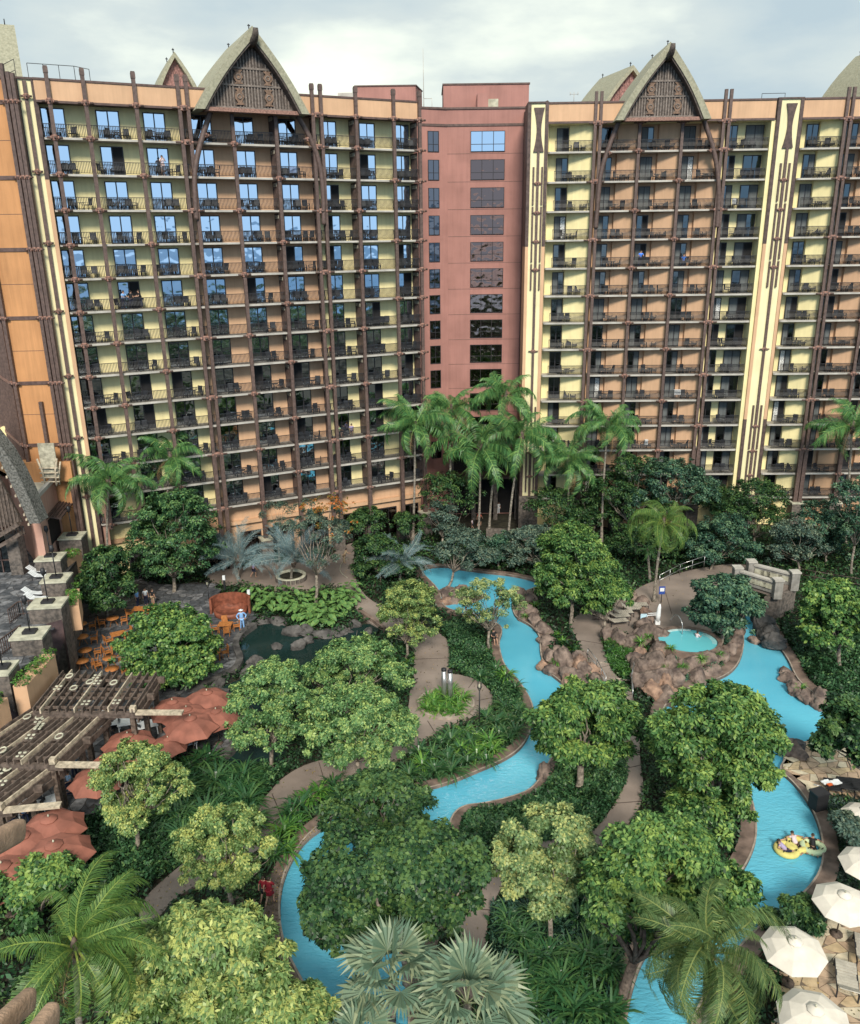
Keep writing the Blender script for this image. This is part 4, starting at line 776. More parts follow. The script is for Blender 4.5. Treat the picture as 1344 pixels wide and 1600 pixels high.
mb = MB(); mb.box(g0.x-9,g0.x-.6,g0.y+.2,g0.y+.4,ZD,ZD+4.0); mb.build('glazing', MAT['glassR'], PV)
for k in range(8): x = g0.x-.8-k*.75; mb = MB(); mb.box(x-.05,x+.05,g0.y+.12,g0.y+.25,ZD,ZD+4.0); mb.build('mullion', MAT['trim'], PV)
for z in (1.2,2.6,3.9): mb = MB(); mb.box(g0.x-7,g0.x-.6,g0.y+.1,g0.y+.2,ZD+z-.06,ZD+z+.06); mb.build('mullion', MAT['trim'], PV)
# upper stone terrace
PT = [(-160,1100),(-160,840),(20,840),(62,838),(100,846),(128,856),(122,872),(100,900),(104,912),(96,950),(74,985),(70,1010),(60,1022),(24,1054),(10,1075),(0,1090)]
TT = [G(x,y,ZD) for x,y in PT]
mb = MB(); mb.prism([(p.x,p.y) for p in TT], -.3, ZD-.31); UT = mb.build('upper_terrace', MAT['stonewall']); tag(UT, kind='structure')
UTP = paving('upper_terrace_floor', TT, .8, [MAT['flagdark'],MAT['flagdark'],MAT['flagdark2'],MAT['flagdark2']], .0, MAT['grout'], seed=9, limit=300, stretch=.8)
UTP.location.z = ZD-.03
def pier(px, py, wpx, zt, label, w2=1.0):
    g = G(px, py, zt); hw = wpx/2/PXM(g); T = empty('stone_pier', (g.x, g.y, 0), .1, label, 'pier', 'stone piers of the upper terrace')
    mb = MB(); mb.box(-hw*.94,hw*.94,-w2*.9,w2*.9,-.28,zt-.15); mb.build('shaft', MAT['stonewall'], T); mb = MB(); mb.box(-hw,hw,-w2,w2,zt-.15,zt); mb.build('cap', MAT['stonecap'], T)
    mb = MB(); mb.prism([(-.45,-.35),(.45,-.35),(.45,.35),(-.45,.35)], zt+.002, zt+.18); mb.build('torch_base', MAT['iron'], T)
    mb = MB(); mb.tube([(0,0,zt+.18),(0,0,zt+2.3)], .05, 6); mb.lathe([(.05,zt+2.2),(.2,zt+2.5),(.16,zt+2.85),(.02,zt+2.9)], 8); mb.build('torch', MAT['iron'], T); return T
pier(79,869,40,6.4,'stone pier with cream cap and torch, farthest along the upper terrace edge'); pier(88,902,40,6.4,'stone pier with cream cap just above the first pair of white loungers')
pier(75,941,52,6.4,'wide stone pier with cream cap beside the nearer pair of white loungers'); pier(47,988,50,6.4,'stone pier with pale cap at the top of the red sloping wall'); pier(4,1043,34,6.4,'stone pier with pale cap cut by the left edge above the dark awnings')
pier(113,836,36,6.8,'squat stone pier nearest the pink annex wall')
def parapet_planter(p0, p1, label, zt=5.6, drop=2.2):
    a, b = G(*p0, zt), G(*p1, zt); d = (b-a).normalized(); n = Vector((d.y,-d.x,0)); 
    if n.y > 0: n = -n
    T = empty('parapet_planter', (0,0,0), 0, label, 'planter', 'ochre parapet planters'); q = [a, b, b-n*.9, a-n*.9]
    mb = MB(); mb.prism([(p.x,p.y) for p in q], zt-drop, zt); mb.build('planter_wall', MAT['orange'], T)
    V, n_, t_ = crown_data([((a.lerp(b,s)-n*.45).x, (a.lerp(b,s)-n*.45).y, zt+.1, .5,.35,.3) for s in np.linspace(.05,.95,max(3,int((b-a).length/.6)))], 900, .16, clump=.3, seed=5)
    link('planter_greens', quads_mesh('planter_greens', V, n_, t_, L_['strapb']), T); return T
parapet_planter((128,858),(100,880),'ochre parapet box with greenery beside the annex end of the terrace'); parapet_planter((106,922),(104,948),'thin ochre parapet between the two stone piers above the dining chairs',zt=5.4)
parapet_planter((66,1022),(20,1072),'long ochre planter of bright greenery above the first dark awning'); parapet_planter((12,1090),(-30,1125),'ochre planter cut by the left edge above the second dark awning')
def awning(p, label):
    P = [G(*q) for q in p]; T = tag(MB().add([tuple(q) for q in P]+[(q.x,q.y,q.z-.15) for q in P], [(0,1,2,3),(7,6,5,4),(0,4,5,1),(1,5,6,2),(2,6,7,3),(3,7,4,0)]).build('fabric_awning', MAT['purplecloth']), label, 'awning', 'dark sloping awnings')
awning([(70,1044,3.9),(92,1050,3.2),(50,1102,3.2),(28,1087,3.9)], 'dark purple awning nearest the red sloping wall'); awning([(14,1106,3.9),(36,1115,3.2),(-20,1165,3.2),(-40,1140,3.9)], 'dark purple awning cut by the left edge of the photo')
a = G(72,975,5.5); b = G(97,968,5.5); c = G(105,1050,.3); d = G(80,1060,.3); mb = MB(); mb.add([tuple(a),tuple(b),tuple(c),tuple(d),(a.x,a.y,-.2),(b.x,b.y,-.2),(c.x,c.y,-.2),(d.x,d.y,-.2)], [(0,3,2,1),(0,4,7,3),(3,7,6,2),(2,6,5,1)])
tag(mb.build('sloping_wall', pmat('red_stone_slope', (.22,.15,.15), .6, .3, 1.2, .4, 5, col2=(.10,.07,.075))), 'smooth reddish grey sloping stone wall running down to the dining terrace', 'wall')
def picket(name, pts, h, label, sp=.22):
    mb = MB(); P = [Vector(p) for p in pts]
    for a, b in zip(P[:-1], P[1:]):
        n = int((b-a).length/sp)
        for k in range(n+1): q = a.lerp(b, k/max(n,1)); mb.bar(q, q+Vector((0,0,h)), .05)
        mb.bar(a+Vector((0,0,h)), b+Vector((0,0,h)), .09, .07); mb.bar(a+Vector((0,0,.15)), b+Vector((0,0,.15)), .05)
    return tag(mb.build(name, MAT['panel']), label, 'fence', 'dark picket fences')
z5 = ZD + .02
picket('picket_fence', [G(16,975,z5), G(32,962,z5), G(68,958,z5)], 1.2, 'dark picket fence around the stair opening behind the fourth pier'); picket('picket_fence', [G(-5,1030,z5), G(36,1000,z5)], 1.2, 'dark picket fence running to the left edge above the green planter')
picket('picket_fence', [G(97,868,z5), G(120,850,z5)], 1.2, 'dark picket fence between the squat pier and the annex end planter'); picket('picket_fence', [G(72,853,z5), G(97,853,z5)], 1.2, 'short dark picket fence against the annex wall')
# ================================================================== PERGOLAS
def pergola(c4, z, nr, nb, label, posts=(), seed=0, board=.6):
    """c4: far-left, far-right, near-right, near-left corners in the photo; rafters run far -> near"""
    A, B, C, D = [G(*p, z) for p in c4]; T = empty('pergola', ((A+B+C+D)/4).to_tuple()[:2] + (0,), 0, label, 'pergola', 'timber pergolas stepping down the terrace'); o = T.location
    g = random.Random(seed); L = lambda p: p - o
    for k in range(nr):
        s = k/(nr-1); a = A.lerp(B, s); b = D.lerp(C, s); d = (b-a).normalized(); ext = g.uniform(.0,.25); mb = MB(); mb.bar(L(a-d*ext), L(b+d*ext), .085, .34); mb.build('rafter', MAT['woodlight'] if k % 4 == 1 else MAT['wood'], T)
    for k in range(nb):
        s = (k+.7)/nb; a = A.lerp(D, s); b = B.lerp(C, s); mb = MB(); mb.bar(L(a+Vector((0,0,-.05))), L(b+Vector((0,0,-.05))), .055, .2); mb.build('batten', MAT['wood'], T)
    for a, b in ((A,B),(D,C),(A.lerp(D,.5),B.lerp(C,.5))): mb = MB(); d = (b-a).normalized(); mb.bar(L(a+Vector((0,0,-.36))), L(b+d*.6+Vector((0,0,-.36))), .25, .4); mb.build('beam', MAT['wood'], T)
    for a, b in ((B,C),(A,D)):
        for j in range(2): mb = MB(); mb.bar(L(a+Vector((0,0,-.3-.45*j)))+Vector((.12*j+.1,0,0)), L(b+Vector((0,0,-.3-.45*j)))+Vector((.12*j+.1,0,0)), .1, .42); mb.build('fascia', MAT['wood'], T)
    for (u, v) in ((.98,.02),(.98,.5),(.98,.98),(.5,.98),(.45,.02)) if not posts else posts:
        p = A.lerp(B,u).lerp(D.lerp(C,u), v); mb = MB(); mb.bar((L(p).x, L(p).y, -.25), (L(p).x, L(p).y, z-.5), .3, .3, upv=(0,1,0)); mb.build('post', MAT['barkd'], T)
    # the beam end that sticks out past the near right corner
    d = (C-D).normalized(); mb = MB(); mb.bar(L(C)+d*.2+Vector((0,0,-.2)), L(C)+d*3.2+Vector((0,0,-.2)), .5, .12); mb.bar(L(C)+Vector((0,0,-.1)), L(C)+Vector((0,0,.25)), .35,.35,upv=(0,1,0)); mb.build('beam_end', MAT['woodlight'], T)
    for k in range(9):
        u = g.uniform(.05,.8); v = g.uniform(.05,.85); q = [A.lerp(B,u+du).lerp(D.lerp(C,u+du), v+dv) for du, dv in ((0,0),(1/(nr-1),0),(1/(nr-1),.16),(0,.16))]
        mb = MB(); mb.add([tuple(L(p)+Vector((0,0,.16))) for p in q]+[tuple(L(p)+Vector((0,0,.11))) for p in q], [(0,3,2,1),(4,5,6,7),(0,1,5,4),(1,2,6,5),(2,3,7,6),(3,0,4,7)])
        pb = mb.build('carved_board', MAT['wood'], T); c = sum((L(p) for p in q), Vector())/4 + Vector((0,0,.18))
        if k % 2: mb = MB(); mb.tube([c+Vector((.22*math.cos(a),.3*math.sin(a),0)) for a in np.linspace(0,6.28,9)], .06, 4, cap=False); mb.build('carved_ring', MAT['stonecap'], pb)
        else:
            mb = MB(); 
            for a in (.8,2.4,3.9,5.5): q1 = c+Vector((.2*math.cos(a),.26*math.sin(a),0)); mb.lathe([(.12,0),(.1,.04)], 6, q1)
            mb.build('carved_petals', MAT['stonecap'], pb)
    return T
pergola([(99,1051),(243,1055),(208,1109),(52,1109)], 4.5, 13, 4, 'timber pergola at the top of the three, next to the dining terrace tree', seed=1)
pergola([(45,1113),(165,1112),(83,1190),(-70,1188)], 3.9, 14, 4, 'timber pergola in the middle of the three', seed=2)
pergola([(-60,1192),(94,1190),(0,1262),(-190,1280)], 3.3, 14, 4, 'timber pergola lowest of the three, cut by the left edge', seed=3)
# ================================================================== UMBRELLAS
def umb_mesh(Rr, h, n, mat, drop=.55, vent=True, scallop=.06):
    mb = MB(); vs = [(0,0,h)]
    rings = [(.33, .14), (.68, .42), (1.0, .98)]; m = n*2
    for fr, dz in rings:
        for j in range(m):
            a = 2*math.pi*j/m; e = 1.0 if j % 2 == 0 else (1 - scallop*fr) * math.cos(math.pi/n)*1.0/ math.cos(0); zz = h - drop*dz + (0 if j % 2 == 0 else -.02*fr + .03*fr)
            vs.append((Rr*fr*e*math.cos(a), Rr*fr*e*math.sin(a), zz))
    fs = [(0, 1+j, 1+(j+1)%m) for j in range(m)] + [(1+k*m+j, 1+(k+1)*m+j, 1+(k+1)*m+(j+1)%m, 1+k*m+(j+1)%m) for k in range(2) for j in range(m)]
    b = len(vs); vs += [(v[0], v[1], v[2]-.03) for v in vs[:]]; fs += [tuple(b+i for i in reversed(f)) for f in fs] + [(1+2*m+j, b+1+2*m+j, b+1+2*m+(j+1)%m, 1+2*m+(j+1)%m) for j in range(m)]
    mb.add(vs, fs); return mb.mesh('canopy', mat)
def umbrella_kit(Rr, h, n, mat, drop, matr):
    c = umb_mesh(Rr, h, n, mat, drop, scallop=.06 if mat == MAT['terracotta'] else 0); v = MB(); k = n
    v.lathe([(Rr*.24,-.0),(Rr*.23,.03),(.03,.14)], k, (0,0,h-drop*.06)); v = v.mesh('vent_cap', mat)
    p = MB(); p.tube([(0,0,0),(0,0,h-.02)], .035, 6); p.lathe([(.3,0),(.3,.08),(.05,.12)], 10); p = p.mesh('pole', MAT['barkd'])
    f = MB(); f.lathe([(.03,0),(.05,.06),(.02,.14)], 6, (0,0,h+.1)); f = f.mesh('finial', MAT['stonecap'])
    r = MB()
    for j in range(n): a = 2*math.pi*j/n; e = Vector((Rr*.99*math.cos(a), Rr*.99*math.sin(a), h-drop*.97-.03)); mid = Vector((Rr*.5*math.cos(a), Rr*.5*math.sin(a), h-drop*.24-.05)); r.bar((0,0,h-.06), mid, .025); r.bar(mid, e, .025); r.bar((0,0,h-.9), mid, .02)
    return [('canopy',c),('vent_cap',v),('pole',p),('finial',f),('ribs',r.mesh('ribs', MAT['barkd']))]
KT = umbrella_kit(1.75, 2.75, 8, MAT['terracotta'], .75, None); KC = umbrella_kit(1.42, 2.6, 8, MAT['canvas'], .62, None)
def umbrella(kit, px, py, h, rz, label, group, z0=.02, sc=1.0, tilt=(0,0)):
    g = G(px, py, z0 + h*sc); T = empty('parasol', (g.x, g.y, z0), rz, label, 'parasol', group); T.scale = (sc,)*3; T.rotation_euler = (tilt[0], tilt[1], rz)
    for nme, me in kit: link(nme, me, T)
    return T
tu = 'terracotta parasols over the restaurant tables'
for px, py, rz, s, lab in ((269,1096,.2,1.0,'terracotta parasol nearest the end of the top pergola'), (323,1081,.5,1.0,'terracotta parasol beside the dark grey boulders, farthest from the pergolas'), (337,1110,.1,.95,'terracotta parasol half hidden behind the pale green tree'), (291,1107,.3,1.0,'terracotta parasol in the middle of the five behind the front one'), (297,1121,.05,1.08,'terracotta parasol in front, fully visible in the cluster of five'),
    (199,1148,.25,1.0,'terracotta parasol just past the middle pergola beam end'), (262,1154,.4,.8,'small terracotta parasol above the yellow tree beside a white table'), (185,1172,.1,.95,'terracotta parasol mostly hidden behind the yellow tree, below the beam end one'), (150,1205,.35,1.0,'terracotta parasol beside the diners, left of the yellow tree'),
    (76,1279,.1,1.12,'terracotta parasol topmost of the lower left cluster'), (33,1305,.4,1.12,'terracotta parasol partly under the pale beam of the nearest balcony'), (84,1319,.2,1.15,'terracotta parasol lowest in the cluster, touching the bright shrub'), (2,1352,.3,1.12,'terracotta parasol cut by the left edge'), (-8,1318,.1,1.1,'terracotta parasol almost out of frame at the left edge')):
    umbrella(KT, px, py, 2.75, rz, lab, tu, sc=s)
cu = 'cream parasols on the pool patio'
for px, py, rz, s, lab in ((1352,1262,.2,1.0,'cream parasol tip at the right edge beside the black bin'), (1357,1335,.3,1.15,'cream parasol half cut by the right edge'), (1319,1394,.55,1.2,'cream parasol fully visible above the fanned paving'), (1242,1466,.35,1.22,'cream parasol beside the spreading palm, fully open'), (1275,1572,.15,1.25,'cream parasol lowest on the patio, partly behind palm leaves')):
    umbrella(KC, px, py, 2.6, rz, lab, cu, sc=s*.84, tilt=(.04,-.03))
# ================================================================== ROCKS
ROCKM = []
def rock_mesh(seed, sub=4):
    bm = bmesh.new(); bmesh.ops.create_icosphere(bm, subdivisions=sub, radius=1); g = np.random.default_rng(seed)
    from mathutils import noise
    off = Vector(g.uniform(-50,50,3)); pl = [(Vector(nrm(g.normal(size=(1,3)))[0]), g.uniform(.5,.8)) for _ in range(9)]
    for v in bm.verts:
        p = v.co.copy(); q = p*1.0; p *= 1 + .42*noise.noise(q*.9+off) + .22*noise.noise(q*2.2+off)
        for n_, d_ in pl:
            e_ = p.dot(n_) - d_
            if e_ > 0: p -= n_*e_*.85
        rg = 1-abs(noise.noise(q*2.6+off*2)); p *= 1 - .16*max(0, rg-.82)/.18 + .07*noise.noise(q*6+off) + .035*noise.noise(q*13+off)
        v.co = p
    me = bpy.data.meshes.new('boulder'); bm.to_mesh(me); bm.free(); me.polygons.foreach_set('use_smooth', [True]*len(me.polygons)); return me
RK = {}
for mk in ('rock','rockred','rockgrey'):
    for s in range(4): me = rock_mesh(s*3+len(mk)); me.materials.append(MAT[mk]); RK[mk, s] = me
RC = [0]
def rock(px, py, wpx, hgt, mk='rock', asp=.75, z=-.3, label=None, group=None, rz=None):
    g = G(px, py, 0); r = wpx/2/PXM(g); RC[0] += 1; s = RC[0] % 4
    q = r*random.uniform(1.25,1.6); hz_ = min(hgt*.62, q*.85); o = link('boulder', RK[mk, s], None, (g.x, g.y, z + max(0, hgt*.62 - hz_)*.7 + hz_*.25), scale=(q, q*max(asp,.8), hz_*1.05)); o.rotation_euler.z = (RC[0]*1.7) % 6.28
    if label is None and mk != 'rockgrey':
        wh = 'on the islet in the far pool' if px < 765 and py < 945 else 'at the lower left tree' if px < 400 else 'on the right bank of the river pool, upper part' if px < 880 and py < 1012 else 'between the river pool and the stepped path' if px < 932 else 'beside the row of pale loungers' if py < 1012 and px < 1000 else 'around the hot tub waterfall' if px < 1040 and py < 1035 else 'on the pool bank below the hot tub' if px < 1170 and py < 1110 else 'on the right bank above the flagstone patio' if px > 1200 and py < 1120 else 'near the lower bend of the pools'
        label = {'rock':'brown','rockred':'reddish tan'}[mk] + ' artificial boulder ' + wh; group = {'rock':'brown','rockred':'reddish'}[mk] + ' boulders ' + wh
    return tag(o, label or {'rock':'brown artificial boulder in the rockwork along the pool bank','rockred':'reddish tan boulder in the rockwork along the pool bank','rockgrey':'dark grey lava boulder at the edge of the pond'}[mk], 'boulder', group or {'rock':'brown boulders along the pool','rockred':'reddish boulders along the pool','rockgrey':'dark boulders round the pond'}[mk])
for a in ((700,925,26,1.0),(715,930,30,1.2),(732,933,28,.9),(748,930,26,.8),(722,922,22,1.0),(708,938,22,.7),(655,902,12,.5),
    (815,930,30,1.3),(830,940,26,1.6),(812,950,24,1.3),(826,958,28,1.6),(838,972,28,1.7),(850,985,26,1.6),(818,965,18,1.0),(856,1003,24,1.3),(846,1000,16,.8),
    (866,1030,30,1.6),(885,1040,34,1.9),(905,1035,30,2.0),(862,1048,26,1.2),(893,1058,32,1.7),(915,1052,30,1.6),(930,1062,26,1.2),(870,1018,22,1.4),(905,1070,28,1.2),
    (950,1000,28,2.0),(968,1005,36,2.6),(985,1010,30,2.4),(1003,985,30,2.6),(1000,1005,28,2.4),(1020,1000,36,3.0),(1028,1020,34,2.2),(1010,970,24,1.6),(1036,1003,24,2.4),
    (993,1035,26,2.2),(1000,1050,34,2.4),(1020,1048,38,3.0),(1043,1050,34,2.6),(1030,1070,40,3.0),(1008,1075,36,2.6),(1052,1068,34,2.0),(1060,1050,30,1.9),(1078,1045,38,2.0),(1100,1040,40,1.9),(1122,1032,34,1.7),(1138,1020,26,1.4),(1088,1058,34,1.5),(1112,1050,30,1.3),(1150,1005,22,1.5),(1156,990,18,1.4),
    (1040,1090,34,1.6),(940,962,30,1.2),(985,935,26,1.3),(1002,942,24,1.0),
    (1232,1060,24,1.0),(1245,1078,30,1.4),(1262,1090,30,1.2),(1282,1098,34,1.5),(1303,1102,30,1.4),(1238,1172,44,1.5,),(1230,1050,20,.9),
    (855,1215,34,1.4),(872,1200,26,1.1),(1178,1000,16,1.0),(1198,972,14,1.2),(1205,985,16,1.0),
    (385,1420,36,.9),(365,1402,22,.6)): rock(*a)
for a in ((905,1048,26,2.3),(925,1052,24,1.7),(1030,1042,26,3.2),(1022,1085,30,2.2),(1040,1078,24,2.4),(700,938,20,.8),(848,1042,20,1.2),(1010,962,20,1.8),(890,1068,24,1.2),(1000,1030,20,2.4),(1052,1085,22,1.4)): rock(*a, mk='rockred')
for a in ((412,968,24,.9),(432,970,26,1.0),(448,985,20,.8),(462,988,34,1.4),(478,985,30,1.3),(505,990,34,.9),(530,985,34,.8),(468,1010,22,1.5),(432,1008,18,.8),(480,1002,18,1.2),(352,1055,20,1.0),(340,1070,26,1.1),(400,1036,30,1.5),(388,1050,24,1.2),(555,975,18,1.0),(575,985,20,.7),(350,1085,24,.9),(575,1000,14,.5),(548,985,10,.4),(545,978,8,.4),(340,1080,30,.9),(320,1145,26,.6),(1245,1170,30,1.7)): rock(*a, mk='rockgrey')
# large rock face beyond the right pool
g_ = G(1195,990,0)
for a in ((1190,985,30,3.4),(1200,1000,32,3.2),(1210,1012,26,2.6),(1182,970,24,3.6)): rock(*a, mk='rockgrey', label='tall dark rock face below the right end of the footbridge', group='tall dark rocks under the footbridge')
# ================================================================== HOT TUB
ht = G(1075,1000,.9); HT = empty('hot_tub', (ht.x, ht.y, 0), 0, 'small round hot tub with pale steps set in the rocks', 'hot tub')
rx = 46/PXM(ht); ry = rx*.92; mb = MB(); n = 36
def ell(a, s, k=1): return (rx*s*math.cos(a)*k, ry*s*math.sin(a)*k)
vs = []; prof = [(1.12,-.3),(1.12,.95),(.98,.95),(.98,.55)]
for s, z in prof: vs += [(*ell(2*math.pi*j/n, s), z) for j in range(n)]
mb.add(vs, [(k*n+j, k*n+(j+1)%n, (k+1)*n+(j+1)%n, (k+1)*n+j) for k in range(3) for j in range(n)]); mb.build('rim', MAT['coping'], HT)
mb = MB(); mb.add([(*ell(2*math.pi*j/n, .985), .80) for j in range(n)], [tuple(range(n))]); mb.build('water', TUBW, HT)
for k in range(3): mb = MB(); m = 14; P = [(*ell(math.pi*(.38+.42*j/m), .97-.0*k),) for j in range(m+1)] + [(*ell(math.pi*(.80-.42*j/m), .97-.12*(k+1)),) for j in range(m+1)]; mb.prism([(a,b) for a,b in P], .3, .84-.008*k+.0); mb.build('step', cmat('pale_step', (.42,.58,.58)), HT) if k == 0 else None
mb = MB(); P = [(*ell(-math.pi*.1+math.pi*.32*j/14, .975),) for j in range(15)] + [(*ell(math.pi*.22-math.pi*.32*j/14, .80),) for j in range(15)]; mb.prism(P, .3, .815); mb.build('bench', cmat('pale_bench', (.25,.52,.55)), HT)
mb = MB(); mb.tube(smooth_open([Vector((-.1,ry*.55,.8)), Vector((-.1,ry*.62,1.9)), Vector((-.45,ry*1.05,2.3)), Vector((-.75,ry*1.2,1.4))],2), .045, 6); mb.build('grab_rail', MAT['steel'], HT)
lift = G(1027,975,.0); LF = empty('pool_lift', (lift.x, lift.y, 0), 0, 'white pool lift chair standing behind the hot tub rocks', 'pool lift'); LF.scale = (.72,)*3
mb = MB(); mb.box(-.3,.3,-.25,.25,0,.5); mb.tube([(0,0,.4),(.05,0,1.2),(.1,0,2.2),(.15,0,2.7)], [.28,.3,.24,.1], 8); mb.build('mast', MAT['white'], LF)
mb = MB(); mb.tube([(0,0,1.25),(-1.3,-.1,1.25),(-1.45,-.1,.7)], .06, 6); mb.tube([(0,0,1.5),(-1.3,-.1,1.5)], .05, 6); mb.build('arm', MAT['white'], LF)
mb = MB(); mb.prism([(-2.1,-.5),(-1.3,-.5),(-1.3,.2),(-2.1,.2)], .55, .68); mb.prism([(-2.1,.1),(-1.3,.1),(-1.35,.25),(-2.05,.25)], .68, 1.3); mb.build('seat', cmat('pale_blue_plastic', (.45,.62,.72)), LF)
s_ = G(1033,942,0); SG = empty('sign_post', (s_.x,s_.y,0), 0, 'small blue notice sign on a post beside the tall palm', 'sign'); mb = MB(); mb.tube([(0,0,0),(0,0,1.1)],.04,5); mb.build('post', MAT['iron'], SG); mb = MB(); mb.box(-.28,.28,-.04,.0,.9,1.7); mb.build('board', MAT['bluesign'], SG); mb = MB(); mb.box(-.2,.2,-.045,-.041,1.2,1.55); mb.build('notice', MAT['white'], SG)
# ================================================================== BRIDGE
def bridge():
    T = empty('footbridge', (0,0,0), 0, 'pale stone footbridge with capped end posts over the right hand pool', 'bridge')
    zb = 3.6; rows = []
    for (x0,y0,x1,y1,lab) in ((1158,892,1210,908,'near'),(1180,882,1236,896,'far')):
        a = G(x0,y0,zb); b = G(x1,y1,zb); d = (b-a).normalized(); n = Vector((-d.y,d.x,0)); rows.append((a,b))
        mb = MB(); mb.bar(a+Vector((0,0,-.6)), b+Vector((0,0,-.6)), .3, 1.05); mb.build('parapet_wall', MAT['ceramic'], T)
        mb = MB(); mb.bar(a+Vector((0,0,-.02)), b+Vector((0,0,-.02)), .5, .16); mb.build('coping', MAT['slab'], T)
        for k in range(1, 6): q = a.lerp(b, k/6)+Vector((0,0,-.55)); mb = MB(); mb.bar(q-d*.45-n*.2, q+d*.45-n*.2, .05, .45); mb.build('panel', MAT['stonecap'], T)
        for e in (a-d*.35, b+d*.35):
            mb = MB(); mb.box(e.x-.36,e.x+.36,e.y-.36,e.y+.36,zb-1.5,zb+.2); mb.build('end_post', MAT['ceramic'], T); mb = MB(); mb.box(e.x-.43,e.x+.43,e.y-.43,e.y+.43,zb+.2,zb+.34); mb.build('post_cap', MAT['slab'], T)
    a, b = rows[0]; c, d_ = rows[1]; mb = MB(); mb.prism([(a.x,a.y),(b.x,b.y),(d_.x,d_.y),(c.x,c.y)], zb-1.5, zb-1.15); mb.build('deck', MAT['path'], T)
    mb = MB(); 
    m = (a+b)/2; 
    for p, q in ((a,c),(b,d_)): mb.prism([(p.x-.7,p.y),(p.x+.7,p.y),(q.x+.7,q.y),(q.x-.7,q.y)], -.3, zb-1.5)
    mb.build('abutment', MAT['stonewall'], T)
bridge()
rail_run('handrail', [G(1030,915,1.0), G(1062,898,1.3), G(1100,885,1.8)], 1.1, 'grey handrail climbing to the footbridge from the tub deck', mat='steel', group=None)
rail_run('handrail', [G(918,1030,.0), G(932,1048,0), G(946,1075,0)], 1.0, 'grey handrail on the near side of the stepped path by the rocks', mat='steel')
rail_run('handrail', [G(990,1050,.0), G(986,1072,0), G(988,1095,0)], 1.0, 'grey handrail on the far side of the stepped path', mat='steel')
rail_run('handrail', [G(1245,905,2.0), G(1300,915,2.0), G(1344,922,2.0)], 1.1, 'thin handrail leading off the right end of the footbridge', mat='panel')
rail_run('handrail', [G(655,882,.0), G(662,896,0)], .9, 'short steel handrail at the shallow entry of the far pool', mat='steel')
for k, (x0,y0,x1,y1) in enumerate(((558,925,546,935),(604,955,596,972),(655,978,648,1003),(650,1030,702,1028),(703,1052,707,1064),(742,1062,732,1075),(769,1090,745,1095),(741,1120,722,1106),(680,1145,668,1126),(648,1166,630,1140),(583,1205,570,1172),(512,1236,498,1190),(446,1290,425,1240),(388,1340,360,1292),(905,1000,942,1006),(926,1046,950,1040),(952,1090,988,1085),(966,1130,1000,1130),(980,1200,1003,1195),(962,1255,1000,1252),(930,1303,952,1315),(778,1345,800,1362),(740,1420,768,1422),(704,1490,762,1488),(470,890,480,905),(1040,925,1050,960),(1000,950,1030,985))):
    a = G(x0,y0,.0); b = G(x1,y1,.0); mb = MB(); mb.bar(a, b, .05, .008); tag(mb.build('score_joint', MAT['pathdark']), kind='structure')
# retaining steps in the path and rock wall behind the far pool
for k, (x, y) in enumerate(((938,1035),(948,1058))): a = G(x,y,.02); b = G(x+36,y+5,.02); mb = MB(); mb.bar(a,b,.12,.06); tag(mb.build('step_edge', MAT['copingedge']), kind='structure')
for x0,y0,x1,y1 in ((760,842,870,848),(880,850,930,852),(880,868,930,866)): a = G(x0,y0,0); b = G(x1,y1,0); mb = MB(); mb.bar(a+Vector((0,0,.5)), b+Vector((0,0,.5)), .5, 1.6); tag(mb.build('retaining_wall', MAT['stonewall']), kind='structure')
# ================================================================== PLANTERS, LAMPS, SMALL THINGS
pg = G(455,905,0); T = empty('round_planter', (pg.x,pg.y,0), 0, 'round raised planter with pale rim under the silver date palm', 'planter')
mb = MB(); mb.lathe([(1.55,-.3),(1.55,.55),(1.25,.55),(1.25,.3)], 28, caps=False); mb.build('rim', MAT['stonecap'], T); mb = MB(); mb.lathe([(1.25,.28),(1.25,.3)], 28); mb.build('soil', MAT['soil'], T)
for k in range(22):
    a = k*2*math.pi/22; mb = MB(); mb.box(-.2,.2,-.02,.03,-.2,.45, M=Matrix.Rotation(a,4,'Z') @ Matrix.Translation((0,-1.57,0))); mb.build('stone', MAT['stonewall'], T)
ci = G(697,1100,0); mb = MB(); mb.lathe([(2.15,-.3),(2.15,.16),(2.0,.16),(2.0,.05),(.01,.05)], 30, smooth=False); tag(mb.build('planting_kerb', [MAT['copingedge']], loc=(ci.x,ci.y,0)), kind='structure')
T = empty('steel_lamp_columns', (ci.x+.05, ci.y+.55, 0), 0, 'pair of shiny metal columns rising from the round planting island', 'lamp')
for dx, h in ((-.18,2.5),(.28,2.35)): mb = MB(); mb.lathe([(.19,0),(.19,h)], 14, (dx,0,0)); mb.build('column', MAT['steel'], T); mb = MB(); mb.lathe([(.2,h),(.2,h+.16),(.1,h+.22)], 14, (dx,0,0)); mb.build('cap', MAT['iron'], T)
def torch(px, py, h, label):
    g = G(px, py, 0); T = empty('torch_lamp', (g.x,g.y,0), 0, label, 'lamp', 'torch style garden lamps'); mb = MB(); mb.tube([(0,0,-.2),(0,0,h)], .045, 6); mb.build('post', MAT['iron'], T)
    mb = MB(); 
    for k in range(4): a = k*1.57+.4; mb.tube([(.04*math.cos(a),.04*math.sin(a),h-.1),(.17*math.cos(a),.17*math.sin(a),h+.15),(.14*math.cos(a),.14*math.sin(a),h+.6)], .018, 4)
    mb.lathe([(.16,h+.12),(.16,h+.16)], 8); mb.build('cage', MAT['iron'], T); mb = MB(); mb.lathe([(.07,h+.0),(.1,h+.25),(.06,h+.42)], 8); mb.build('lamp_glass', MAT['stonecap'], T)
